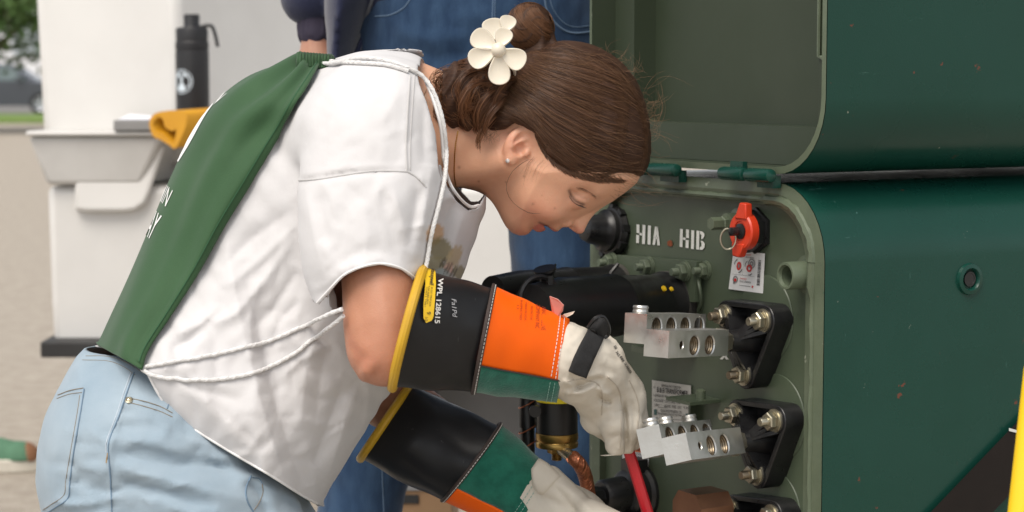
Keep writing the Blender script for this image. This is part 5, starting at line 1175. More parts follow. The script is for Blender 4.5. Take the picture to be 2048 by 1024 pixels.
for k in range(260):
    gi = RNG.uniform(0, 4.99); i0 = int(gi); c_ = G_[i0] * (1 - gi + i0) + G_[i0 + 1] * (gi - i0); j = RNG.integers(0, 10); seg = spline(c_[j:j + 4], 14); off = RNG.normal(0, 9) * np.sin(np.linspace(0, math.pi, 14)); rot = RNG.normal(0, 0.5)
    seg = seg + np.stack([off * 0.4, off], 1) + np.outer(np.linspace(-1, 1, 14), [0, 14 * rot]); P_.append(hit(hairf, seg[:, 0], seg[:, 1], c0=2.06, c1=2.23, off=0.0022))
P_ = np.array(P_); okk = (np.abs(np.diff(P_[:, :, 2], axis=1)).max(1) < 0.015); add_strands('flyaway_strands', toW(P_[okk]), 0.00014, HB_, lo=(0.12, 0.06, 0.03), hi=(0.34, 0.19, 0.10))
# baby hairs softening the hairline
P_ = []; HLp = spline([(1262, 361), (1235, 365), (1200, 364), (1165, 357), (1135, 347), (1110, 332), (1090, 310), (1077, 286), (1068, 264)], 200)
def hh_(p): return np.minimum(head(p), hairf(p))
st2 = []; 
for k in range(420):
    i0 = RNG.integers(4, 190); x, y = HLp[i0]; j = min(199, i0 + RNG.integers(8, 40)); x1, y1 = HLp[j]; up_ = RNG.uniform(6, 20); d0 = RNG.uniform(-2.5, 3.5)
    st2.append(spline([(x - 1, y + d0), ((x + x1) / 2, (y + y1) / 2 - up_ * 0.35 + d0 * 0.5), (x1, y1 - up_)], 6))
st2 = np.array(st2); q2 = hit(hh_, st2[..., 0].ravel(), st2[..., 1].ravel(), c0=2.08, c1=2.22, off=0.0006, it=22).reshape(len(st2), 6, 3)
okb = (np.abs(np.diff(q2[:, :, 2], axis=1)).max(1) < 0.02); add_strands('hairline_strands', toW(q2[okb]), RNG.uniform(0.00010, 0.00026, okb.sum()), HB_)
# gold chain
M_gold = mat('gold', (0.60, 0.36, 0.10), 0.25, metal=1.0)
pts = on(head, [(916, 262), (911, 290), (909, 320), (909, 350), (912, 372)], 60, off=0.0006); bb = B()
bb.tube(pts, np.array([0.00075 if i % 2 else 0.00045 for i in range(60)]), 6); bb.build('necklace', M_gold, WO)
# ---------------------------------------------------------------- white T-shirt
TORSO = pxpoly([(846, 148), (815, 128), (770, 120), (720, 120), (660, 128), (600, 138), (540, 170), (480, 212), (432, 266), (398, 330), (362, 410), (322, 505), (280, 600), (235, 672), (190, 700), (215, 760), (330, 880), (470, 985), (600, 1060), (660, 1050), (645, 1005), (700, 912), (770, 800), (850, 690), (918, 565), (955, 465), (974, 395), (950, 345), (905, 320), (885, 250), (872, 190)], HC, smooth=3)
SLEEVE = pxpoly([(655, 190), (740, 150), (815, 150), (858, 210), (884, 300), (888, 360), (876, 430), (860, 490), (850, 560), (845, 660), (650, 670), (622, 590), (603, 530), (596, 440), (598, 350), (615, 260)], 2.02, smooth=3)
FOLDS = [([(448, 430), (462, 540), (485, 660), (520, 800), (560, 930), (590, 990)], 0.0075, 0.018), ([(490, 520), (515, 660), (545, 790), (585, 920), (612, 975)], -0.0055, 0.016), ([(505, 600), (540, 760), (580, 880)], -0.002, 0.008),
    ([(590, 470), (530, 560), (470, 630), (420, 650)], 0.004, 0.008), ([(596, 540), (545, 620), (500, 660)], -0.0045, 0.008), ([(585, 420), (500, 480), (440, 540)], -0.0035, 0.010), ([(592, 450), (520, 520), (460, 570)], 0.003, 0.006),
    ([(420, 640), (380, 680), (340, 700)], -0.0035, 0.008), ([(440, 610), (400, 650), (350, 670)], 0.003, 0.007), ([(640, 640), (612, 740), (600, 860)], 0.003, 0.012), ([(660, 660), (640, 760), (630, 850)], -0.0022, 0.010), ([(690, 760), (655, 850), (625, 930)], -0.004, 0.010), ([(705, 790), (680, 880), (655, 960)], 0.0035, 0.009),
    ([(560, 700), (620, 740), (680, 750)], -0.0025, 0.007), ([(540, 640), (600, 690), (660, 700)], 0.0025, 0.007), ([(600, 780), (640, 800), (690, 795)], -0.002, 0.006), ([(590, 830), (640, 850), (680, 850)], 0.002, 0.006), ([(380, 760), (430, 820), (500, 880)], 0.003, 0.010), ([(330, 740), (400, 780), (480, 800)], -0.003, 0.008), ([(420, 800), (470, 850), (530, 900)], -0.0025, 0.007),
    ([(540, 230), (560, 320), (590, 390)], -0.0025, 0.010), ([(600, 180), (590, 260), (600, 330)], 0.002, 0.010), ([(930, 420), (905, 500), (890, 560)], 0.004, 0.010), ([(905, 400), (880, 470), (862, 520)], -0.005, 0.009), ([(520, 560), (500, 640), (505, 720)], 0.003, 0.008), ([(600, 600), (560, 640), (540, 700)], -0.003, 0.007), ([(660, 690), (600, 720), (560, 760)], 0.0025, 0.006), ([(400, 690), (430, 720), (440, 770)], -0.002, 0.006)]
FOLDS_S = [([(610, 370), (625, 460), (650, 560)], 0.0028, 0.009), ([(640, 390), (655, 470), (675, 540)], -0.0022, 0.008), ([(700, 370), (690, 450), (700, 530)], -0.0026, 0.010), ([(725, 400), (735, 470), (725, 520)], 0.0022, 0.008), ([(780, 360), (800, 430), (830, 520)], 0.0030, 0.009), ([(760, 380), (775, 440), (790, 500)], -0.002, 0.007), ([(866, 330), (852, 400), (842, 480)], 0.0034, 0.008),
    ([(840, 360), (830, 430), (815, 500)], -0.0034, 0.008), ([(600, 362), (700, 346), (815, 342)], -0.0026, 0.004), ([(600, 352), (700, 336), (810, 333)], 0.0012, 0.004), ([(817, 160), (812, 260), (815, 340)], 0.0018, 0.004), ([(660, 540), (730, 500), (800, 510)], -0.0026, 0.010), ([(620, 590), (690, 540), (760, 518), (845, 556)], 0.0034, 0.008), ([(640, 480), (660, 520), (690, 535)], 0.0025, 0.008), ([(840, 170), (858, 230), (868, 300)], 0.003, 0.008), ([(850, 200), (846, 270), (850, 330)], -0.0025, 0.007)]
_rc = np.random.default_rng(21)
FOLDS += creases(_rc, 70, [(440, 300), (600, 200), (600, 560), (680, 640), (770, 780), (640, 1000), (330, 800), (300, 700)], 80, 18, (70, 220), (0.0004, 0.0011), (0.004, 0.009))
FOLDS += creases(_rc, 26, [(480, 560), (680, 640), (740, 800), (640, 980), (440, 880)], -25, 18, (60, 150), (0.0004, 0.0010), (0.003, 0.007))
FOLDS_S += creases(_rc, 24, [(620, 380), (840, 360), (850, 530), (650, 560)], 70, 30, (30, 110), (0.0005, 0.0014), (0.003, 0.006))
FOLDS_S += creases(_rc, 30, [(640, 170), (800, 160), (805, 330), (620, 340)], 110, 35, (40, 110), (0.0004, 0.0010), (0.004, 0.008))
def crumple(p, s=1.0):
    a, b = p[:, 0], p[:, 1]; w1 = np.sin(a * 23 + 1.7) * np.sin(b * 19 + 0.6)
    return s * (0.0007 * np.sin((a * 0.6 + b * 0.8) * 150 + 4 * np.sin(a * 31 + b * 12)) * (0.5 + 0.5 * w1) + 0.0005 * np.sin((a * 0.95 - b * 0.3) * 210 + 3 * np.sin(b * 47)) * (0.5 - 0.5 * w1))
def torsof(p):
    a, b = p[:, 0], p[:, 1]; px = a / PX + 1024; py = 512 - b / PX
    t = np.clip(((px - 260) * 0.74 + (760 - py) * 0.67) / 640, 0, 1); Wd = 0.192 - 0.058 * sstep(0.05, 0.6, t) + 0.0 * t
    S = TORSO(a, b); s0 = 0.125; qn = np.maximum(1 + S / s0, 0); f = (np.sqrt(qn * qn + ((p[:, 2] - HC) / Wd) ** 2) - 1) * 0.115
    f = smin(f, cap(p, gp(770, 255, -0.105), gp(790, 255, 0.105), 0.070, 0.070), 0.05)
    return f - folds(p, FOLDS, HC) - crumple(p)
def sleevef(p):
    x, y = p[:, 0] * 2.02 / p[:, 2], p[:, 1] * 2.02 / p[:, 2]; py = 512 - p[:, 1] * F / p[:, 2]
    cc = 2.045 - 0.03 * sstep(200, 560, py); Wd = 0.062
    f = pillow(SLEEVE(x, y), p[:, 2] - cc, 0.066, Wd); return f - folds(p, FOLDS_S, 2.02) - crumple(p, 0.8)
def shirtf(p):
    py = 512 - p[:, 1] * F / p[:, 2]; k = 0.045 - 0.036 * sstep(230, 380, py)
    a, b = torsof(p), sleevef(p); h = np.clip(0.5 + 0.5 * (b - a) / k, 0, 1); f = b + (a - b) * h - k * h * (1 - h)
    m = p.copy(); m[:, 2] = 2 * HC - p[:, 2]
    return smin(f, cap(p, SHF, ELF * 0.55 + SHF * 0.45, 0.075, 0.062), 0.03)
HEM = pxpoly([(100, 682), (188, 690), (236, 700), (280, 720), (300, 752), (318, 790), (345, 830), (400, 868), (470, 911), (540, 952), (600, 990), (637, 1010), (660, 1012), (760, 1060), (760, 1200), (100, 1200)], HC)
SHEM = pxpoly([(560, 640), (600, 578), (634, 610), (688, 552), (722, 536), (762, 529), (805, 540), (845, 572), (900, 560), (920, 780), (560, 780)], 2.0)
NECK = pxpoly([(842, 60), (846, 120), (852, 160), (868, 198), (884, 255), (890, 320), (900, 362), (918, 392), (940, 413), (958, 412), (974, 386), (1010, 380), (1010, 100)], HC)
def gcut(p):
    sc_ = HC / p[:, 2]; g = -HEM(p[:, 0] * sc_, p[:, 1] * sc_); x, y = p[:, 0] * 2.0 / p[:, 2], p[:, 1] * 2.0 / p[:, 2]
    tilt = p[:, 1] - 0.10 * (p[:, 2] - HC); g = np.maximum(g, -NECK(p[:, 0], tilt))
    return np.maximum(g, np.minimum(np.minimum(-SHEM(x, y), torsof(p) - 0.008), 2.14 - p[:, 2]))
M_shirt = mat('white_cotton', (0.80, 0.79, 0.79), 0.9, attr='Col', col2=(0.94, 0.935, 0.93), nscale=25, nmix=0.5, bump=0.3, bscale=110, bdist=0.0012, ridge=(10, 0.26, 0.006), sheen=0.15, spec=0.15)
v, f = nets(shirtf, (-0.50, -0.32, 1.91), (0.0, 0.225, 2.50), 0.0031); SHV = (v, f)
v, f = cut(v, f, gcut)
X, Y = px_of(v); base = np.tile(np.array([0.61, 0.60, 0.605]), (len(v), 1))
# flat print on the chest: soft leaf-like patches of olive, tan and grey
def patch(cx, cy, sx, sy, ang, col, wgt=0.85, edge=0.35):
    ca, sa = math.cos(ang), math.sin(ang); dx, dy = X - cx, Y - cy; d = ((dx * ca + dy * sa) / sx) ** 2 + ((-dx * sa + dy * ca) / sy) ** 2
    tint(col, wgt * sstep(1 + edge, 1 - edge, d + 0.25 * np.sin(X * 0.55) * np.sin(Y * 0.45)) * (v[:, 2] < HC + 0.02))
patch(870, 468, 17, 22, 0.3, (0.58, 0.36, 0.19)); patch(880, 498, 27, 22, 0.5, (0.24, 0.20, 0.095)); patch(868, 530, 22, 18, 0, (0.30, 0.26, 0.14)); patch(908, 515, 13, 26, 0.5, (0.46, 0.36, 0.21)); patch(918, 545, 13, 14, 0, (0.28, 0.24, 0.13)); patch(896, 540, 9, 15, 0.4, (0.62, 0.40, 0.32)); patch(885, 548, 15, 11, 0.2, (0.38, 0.45, 0.45))
for k in range(6): patch(884 + 5 * k, 526 + 5 * k - (k % 2) * 4, 2.2, 13, 0.5, (0.09, 0.075, 0.05), 0.7)
me = mesh_np('shirt', toW(v), f); colattr(me, base); SH = solid(link('shirt', me, M_shirt, WO), 0.0016)
# seams, hem roll and collar band laid on the cloth
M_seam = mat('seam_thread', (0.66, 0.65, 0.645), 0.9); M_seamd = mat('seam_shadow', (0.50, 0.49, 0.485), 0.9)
def seam(name, pts, r, m, f_, par, n=60, off=0.0, **k):
    return B().tube(on(f_, pts, n, off=off, **k), r, 6).build(name, m, par)
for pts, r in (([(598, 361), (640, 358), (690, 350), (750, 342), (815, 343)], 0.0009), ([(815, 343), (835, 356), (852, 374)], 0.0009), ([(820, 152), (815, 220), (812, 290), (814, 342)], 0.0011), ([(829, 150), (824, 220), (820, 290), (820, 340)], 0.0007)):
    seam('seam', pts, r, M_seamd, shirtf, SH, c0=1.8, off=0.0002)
seam('hem_roll', [(296, 748), (318, 790), (345, 829), (400, 866), (470, 909), (540, 950), (600, 988), (634, 1007)], 0.0014, mat('hem_cotton', (0.78, 0.77, 0.765), 0.9), shirtf, SH, 80)
seam('sleeve_hem', [(634, 606), (660, 578), (688, 550), (722, 534), (762, 527), (805, 538), (843, 568)], 0.0014, MATS['hem_cotton'], shirtf, SH, 60, c0=1.8)
seam('collar_band', [(850, 158), (866, 198), (882, 255), (888, 320), (899, 364), (917, 393), (940, 413), (957, 411)], 0.0018, MATS['hem_cotton'], shirtf, SH, 60, c0=1.8)
# ---------------------------------------------------------------- pale jeans
BUTT = pxpoly([(182, 688), (262, 690), (420, 770), (540, 870), (590, 960), (560, 1080), (400, 1180), (220, 1160), (118, 1070), (86, 975), (90, 895), (108, 822), (140, 756)], HC, smooth=3)
FJ = [([(225, 905), (330, 925), (450, 935), (540, 920)], -0.0060, 0.010), ([(230, 935), (320, 960), (440, 985), (560, 1010)], 0.0065, 0.011), ([(235, 960), (330, 985), (430, 1020)], -0.0055, 0.010), ([(250, 880), (340, 890), (420, 890)], 0.004, 0.010), ([(330, 870), (400, 905), (480, 960)], -0.004, 0.009),
    ([(150, 930), (180, 940), (215, 945)], 0.004, 0.007), ([(150, 960), (185, 975), (220, 985)], -0.004, 0.007), ([(155, 880), (185, 890), (212, 892)], -0.002, 0.006), ([(400, 900), (480, 950), (560, 990)], 0.006, 0.011), ([(240, 860), (280, 850), (330, 860)], -0.003, 0.008), ([(500, 960), (520, 990), (540, 1040)], -0.007, 0.008),
    ([(300, 1000), (380, 1024), (470, 1060)], 0.0055, 0.011), ([(262, 745), (240, 830), (217, 900), (222, 1024)], 0.0022, 0.0030), ([(252, 797), (300, 806), (345, 826)], 0.0018, 0.0035), ([(112, 790), (140, 780), (166, 778), (160, 830), (143, 910), (134, 990), (92, 1024)], 0.0020, 0.005), ([(172, 710), (215, 712), (250, 726), (285, 748)], 0.0018, 0.006)]
FJ += [([(236 - 5 * math.sin(i), 790 + 14 * i), (252 - 5 * math.sin(i), 793 + 14 * i), (268, 798 + 14 * i)], 0.0012 * (1 if i % 2 else -1), 0.0028) for i in range(9)]
FJ += creases(_rc, 60, [(150, 860), (240, 860), (420, 860), (560, 980), (500, 1040), (120, 1040)], 14, 16, (40, 150), (0.0007, 0.0020), (0.003, 0.007)) + creases(_rc, 24, [(250, 760), (330, 820), (400, 870), (230, 880)], 20, 30, (20, 70), (0.0004, 0.001), (0.003, 0.006))
def jeansf(p):
    a, b = p[:, 0], p[:, 1]; S = BUTT(a, b); f = pillow(S, p[:, 2] - HC, 0.11, 0.160)
    f = smin(f, cap(p, gp(300, 900, -0.085), KNN, 0.096, 0.070), 0.05); f = smin(f, cap(p, gp(330, 900, 0.085), KNF, 0.096, 0.070), 0.05)
    f = smin(f, cap(p, KNN, ANN, 0.070, 0.075), 0.03); f = smin(f, cap(p, KNF, ANF, 0.070, 0.075), 0.03)
    return f - folds(p, FJ, HC) - crumple(p, 0.6)
M_jean = mat('pale_denim', (0.345, 0.425, 0.49), 0.9, col2=(0.25, 0.335, 0.41), nscale=9, nmix=0.8, bump=0.45, bscale=700, bdist=0.001, wave=(900, 0.35), sheen=0.2, spec=0.12, detail=8.0)
v, f = nets(jeansf, (-0.58, -0.95, 1.90), (0.05, -0.07, 2.52), 0.0042)
def gj(p): px = p[:, 0] / PX + 1024; py = 512 - p[:, 1] / PX; return ((694 + 0.10 * (px - 182)) - py) * PX
v, f = cut(v, f, gj); JE = solid(put('jeans', toW(v), f, M_jean, WO), 0.0015)
M_st = mat('tan_thread', (0.24, 0.20, 0.15), 0.9); M_blue = mat('indigo_seam', (0.15, 0.225, 0.31), 0.9); M_pale = mat('pale_thread', (0.50, 0.56, 0.62), 0.9)
def jl(pts, r, m, name='stitching', n=70): seam(name, pts, r * 0.55, m, jeansf, JE, n, 0.0002)
jl([(172, 712), (215, 713), (250, 724), (285, 745)], 0.0006, M_st); jl([(165, 720), (215, 722), (246, 733), (270, 750)], 0.0006, M_st)
jl([(268, 745), (252, 790), (238, 832), (219, 880), (217, 910), (221, 960), (224, 1030)], 0.0013, M_blue); jl([(262, 745), (246, 790), (232, 832), (214, 880), (212, 905)], 0.0009, M_pale)
jl([(252, 795), (290, 803), (320, 813), (345, 826)], 0.0008, M_st); jl([(262, 806), (290, 813), (318, 822), (345, 834)], 0.0008, M_st)
jl([(116, 790), (140, 781), (167, 776)], 0.0009, M_st); jl([(114, 797), (140, 788), (164, 785)], 0.0007, M_st)
jl([(168, 778), (162, 820), (148, 900), (140, 960), (136, 996), (112, 1014), (88, 1030)], 0.0013, M_blue); jl([(160, 790), (154, 830), (141, 905), (132, 960), (128, 990), (104, 1008), (86, 1020)], 0.0007, M_st)
jl([(216, 906), (214, 918), (213, 926)], 0.0016, mat('bar_tack', (0.35, 0.24, 0.12), 0.8)); jl([(345, 800), (338, 808), (334, 818)], 0.001, M_blue)
jl([(502, 952), (492, 975), (494, 1000), (510, 1030)], 0.0016, M_blue); jl([(524, 968), (526, 985), (518, 1005), (508, 1020)], 0.0008, M_st); jl([(505, 955), (518, 958), (526, 970)], 0.0009, M_blue)
rq = hit(jeansf, 258, 801)[0]; rn = grad(jeansf, rq[None], 0.003)[0]; rnw = R_ * rn[0] + U_ * rn[1] + D_ * rn[2]
B().lathe([(0.0042, -0.0005), (0.0042, 0.0012), (0.0030, 0.0018), (0.0024, 0.0012), (0.0018, 0.0026), (0.0008, 0.0030)], 20).build('rivet', M_zinc, JE, frame(rnw, o=toW(rq[None])[0]))
for s_, an in (('near', ANN), ('far', ANF)):
    q = toW(an[None])[0]; shoe(WO, q[0] - 0.07, q[1], 0.0, 1, (0.6, 0.6, 0.58), (0.55, 0.55, 0.53), 0.25, (0.6, 0.6, 0.6))
# ================================================================ drawstring bag on her back
M_bag = mat('green_polyester', (0.034, 0.086, 0.035), 0.7, col2=(0.027, 0.072, 0.029), nscale=14, nmix=0.6, ridge=(9, 0.35, 0.005), bump=0.2, bscale=600, sheen=0.12, spec=0.25)
M_cord = mat('white_cord', (0.78, 0.77, 0.76), 0.9, bump=0.8, bscale=900, bdist=0.002)
BR = spline([(648, 121), (633, 146), (600, 205), (560, 272), (505, 365), (450, 455), (400, 545), (345, 630), (300, 698), (287, 739)], 61)
BL = spline([(606, 113), (556, 126), (487, 156), (428, 204), (387, 264), (346, 350), (301, 456), (256, 560), (216, 645), (194, 691)], 61)
cR = hit(shirtf, BR[:, 0], BR[:, 1], c0=1.8)[:, 2]; cR = np.convolve(np.pad(cR, 4, mode='edge'), np.ones(9) / 9, 'valid') - 0.005; cR = np.minimum(cR, HC - 0.03)
def bagpt(u, k):
    """u: 0 near edge .. 1 top of the back .. 1.7 far side; k index along"""
    k = np.clip(k, 0, 60); i = np.minimum(np.floor(k).astype(int), 59); w_ = k - i
    r = BR[i] * (1 - w_)[:, None] + BR[i + 1] * w_[:, None]; l = BL[i] * (1 - w_)[:, None] + BL[i + 1] * w_[:, None]; c0 = cR[i] * (1 - w_) + cR[i + 1] * w_
    up = np.where(u <= 1, u, 2 - u); s = np.where(u <= 1, -1, 1); px = r * (1 - up)[:, None] + l * up[:, None]
    g = np.sqrt(np.clip(1 - up * up, 0, 1)); c = HC + s * (HC - c0) * g; t = k / 60
    q = np.stack([(px[:, 0] - 1024) * HC / F, (512 - px[:, 1]) * HC / F, c], 1)
    # push perspective of near side back so that the near hem keeps its place in the picture
    q[:, 0] *= np.where(u <= 1, c / HC, 1); q[:, 1] *= np.where(u <= 1, c / HC, 1)
    # gathers and drape
    amp = 0.0085 * np.exp(-t / 0.22) + 0.0012
    d = amp * np.sin(up * 17 + 1.2 * np.sin(t * 9)) + 0.0035 * np.sin(t * 13 + up * 5) * np.exp(-((up - 0.45) / 0.4) ** 2) + 0.003 * np.exp(-((up - 0.10) / 0.05) ** 2) * (t < 0.97)
    d += 0.006 * np.exp(-((t - 0.2 - 0.25 * up) / 0.07) ** 2) * (1 - up) - 0.004 * np.exp(-((t - 0.30 - 0.2 * up) / 0.05) ** 2) * (1 - up)
    n_ = np.stack([-0.6 * up, 0.6 * up, s * g], 1); return q + n_ * (d * (u < 1.1) + 0.004)[:, None]
nu, nk = 44, 121
uu, kk = np.meshgrid(np.linspace(0, 1.75, nu), np.linspace(0, 60, nk), indexing='ij'); v = bagpt(uu.ravel(), kk.ravel())
for _ in range(3):
    d = shirtf(v); g = grad(shirtf, v, 0.003); g /= np.linalg.norm(g, axis=1)[:, None] + 1e-9; v = v + g * np.clip(0.0045 - d, 0, 0.03)[:, None]
f = np.array([(i * nk + j, i * nk + j + 1, (i + 1) * nk + j + 1, (i + 1) * nk + j) for i in range(nu - 1) for j in range(nk - 1)])
BAGV = v.reshape(nu, nk, 3)
BG = thing('drawstring_bag', 'green drawstring bag with white print lying along her back', 'bag', W(285, 738, HC))
vw = toW(v); fn_ = np.cross(vw[f[:, 1]] - vw[f[:, 0]], vw[f[:, 2]] - vw[f[:, 0]]); f = f if np.sum(fn_[:, 1][:40 * nk // 4]) < 0 else f[:, ::-1]
bo = solid(put('bag_cloth', vw, f, M_bag, BG), 0.003, -1.0)
def bag_at(u, k):
    fi = u / 1.75 * (nu - 1); fj = k / 60 * (nk - 1); i = np.clip(fi.astype(int), 0, nu - 2); j = np.clip(fj.astype(int), 0, nk - 2); a = (fi - i)[:, None]; b_ = (fj - j)[:, None]
    return (BAGV[i, j] * (1 - a) + BAGV[i + 1, j] * a) * (1 - b_) + (BAGV[i, j + 1] * (1 - a) + BAGV[i + 1, j + 1] * a) * b_
M_print = mat('white_print', (0.80, 0.80, 0.78), 0.6)
def bag_print(v2, f2, u0, k0, sx, sk, name='lettering'):
    """x runs from the ridge of the back toward the near hem, y up toward the neck"""
    u = np.clip(u0 - v2[:, 0] * sx, 0, 1.7); k = k0 - v2[:, 1] * sk; q = bag_at(u, k)
    qa = bag_at(u + 0.02, k); qb = bag_at(u, k + 0.4); nrm = np.cross(qa - q, qb - q); nrm /= np.linalg.norm(nrm, axis=1)[:, None] + 1e-9; nrm *= np.sign(np.sum(nrm * np.array([-0.4, 0.2, -1]), 1))[:, None]
    put(name, toW(q + nrm * 0.0008), f2, M_print, bo, smooth=False)
tv, tf = text_np('MIN', 1.0, 'RIGHT'); bag_print(tv, tf, 0.845, 36.8, 0.10, 3.0)
tv, tf = text_np('DAY', 1.0, 'RIGHT', bold=0.01); bag_print(tv, tf, 0.845, 41.0, 0.11, 4.4)
gx = np.linspace(0, 1, 15); vv = []; ff = []
for i, t in enumerate(gx):
    w1 = 0.62 * max(0.0, math.sin(math.pi * min(1, t * 1.02))) ** 0.8 + 0.03; vv += [(-1.0 + (w1 + 1.0) * k / 9, t, 0) for k in range(10)]
for i in range(14): ff += [[i * 10 + k, i * 10 + k + 1, i * 10 + k + 11, i * 10 + k + 10] for k in range(9)]
bag_print(np.array(vv, float), ff, 0.955, 31.5, 0.07, 11.0, 'emblem')
tv, tf = text_np('V', 1.0, 'RIGHT', bold=0.02); bag_print(tv, tf, 0.90, 20.5, 0.12, 4.0)
# channel hem stitched along the near edge, ruffled neck
seam_pts = toW(bag_at(np.full(60, 0.085), np.linspace(2, 58, 60)) - np.array([0, 0, 0.0003])); B().tube(seam_pts, 0.0006, 5).build('hem_stitch', mat('green_thread', (0.02, 0.085, 0.034), 0.8), bo)
P_ = []
for k in range(60):
    t = k / 59; x = 600 + 66 * t; y = 116 + 5 * t + 3.5 * math.sin(k * 1.15); P_.append(g3(x, y, 2.15 + 0.0 * t))
vr = []; fr = []
for k, q in enumerate(P_):
    vr += [q + np.array([0, 0.004, 0.03]), q + np.array([0, 0.006 + 0.002 * math.sin(k * 1.15), -0.008 + 0.004 * math.sin(k * 1.15)]), q + np.array([0.0, -0.010, -0.018 + 0.004 * math.sin(k * 1.15 + 1)])]
for k in range(59): fr += [[3 * k, 3 * k + 1, 3 * k + 4, 3 * k + 3], [3 * k + 1, 3 * k + 2, 3 * k + 5, 3 * k + 4]]
solid(put('neck_ruffle', toW(np.array(vr)), fr, M_bag, bo), 0.003)
def cord(pts, n=90, r=0.0021, off=0.0024, f_=shirtf, name='cord'):
    p = hit(f_, *spline(pts, n).T, c0=1.75, off=off)
    for _ in range(2): p[1:-1] = (p[:-2] + p[1:-1] * 2 + p[2:]) / 4
    P = toW(p); bb = B(); bb.tube(P, r, 10); o = bb.build(name, M_cord, BG)
    # braid: two counter-wound ridges
    T = np.gradient(P, axis=0); T /= np.linalg.norm(T, axis=1)[:, None]; Pf = spline(P, n * 6); Tf = np.gradient(Pf, axis=0); Tf /= np.linalg.norm(Tf, axis=1)[:, None]
    N1 = np.cross(Tf, [0.1, 1, 0.2]); N1 /= np.linalg.norm(N1, axis=1)[:, None]; N2 = np.cross(Tf, N1); Ls = np.concatenate([[0], np.cumsum(np.linalg.norm(np.diff(Pf, axis=0), axis=1))])
    bb = B()
    for ph in range(4):
        a = Ls / 0.0030 * (1 if ph % 2 else -1) + ph * 1.57; bb.tube(Pf + r * 0.93 * (np.cos(a)[:, None] * N1 + np.sin(a)[:, None] * N2), r * 0.22, 3)
    bb.build('braid', M_cord, o); return o
cord([(288, 737), (340, 726), (400, 716), (470, 700), (540, 682), (610, 652), (686, 616)])
cord([(287, 740), (310, 750), (350, 757), (430, 760), (500, 748), (560, 724), (620, 684), (688, 628)])
cord([(628, 132), (670, 132), (720, 122), (765, 126), (805, 138), (840, 156), (864, 192), (880, 245), (886, 300), (884, 350), (873, 405), (858, 462), (848, 520), (842, 548)], 110, off=0.0034)
cord([(640, 124), (680, 128), (730, 130), (775, 134), (815, 146)], 40)
# ================================================================ gloves
M_rub = mat('black_rubber_glove', (0.010, 0.010, 0.011), 0.40, col2=(0.017, 0.017, 0.018), nscale=14, nmix=0.6, rvar=0.1, bump=0.06, bscale=40, spec=0.28, chips=[((0.06, 0.06, 0.062), 60, 0.70, (1, 1, 1)), ((0.045, 0.045, 0.046), 30, 0.66, (3, 3, 0.5))])
M_rubin = mat('yellow_rubber', (0.60, 0.36, 0.02), 0.4, col2=(0.45, 0.25, 0.012), nscale=25, rvar=0.1)
M_orange = mat('orange_vinyl', (0.93, 0.130, 0.002), 0.5, col2=(0.86, 0.110, 0.002), nscale=18, bump=0.08, bscale=500, spec=0.2)
M_suede = mat('green_suede', (0.018, 0.150, 0.100), 0.95, col2=(0.009, 0.085, 0.058), nscale=60, nmix=0.8, bump=0.6, bscale=420, bdist=0.0012, sheen=0.35, spec=0.1)
M_leather = mat('cream_leather', (0.62, 0.57, 0.485), 0.62, col2=(0.52, 0.465, 0.385), nscale=26, nmix=0.6, ridge=(40, 0.14, 0.002), bump=0.18, bscale=140, bdist=0.0018, rvar=0.1, spec=0.3)
M_bind = mat('brown_binding', (0.040, 0.026, 0.022), 0.6, col2=(0.06, 0.04, 0.034), nscale=60)
M_thread = mat('white_thread', (0.70, 0.68, 0.64), 0.8)
M_strap = mat('black_webbing', (0.020, 0.020, 0.021), 0.75, col2=(0.035, 0.035, 0.036), nscale=300, bump=0.7, bscale=900, wave=(700, 0.8))
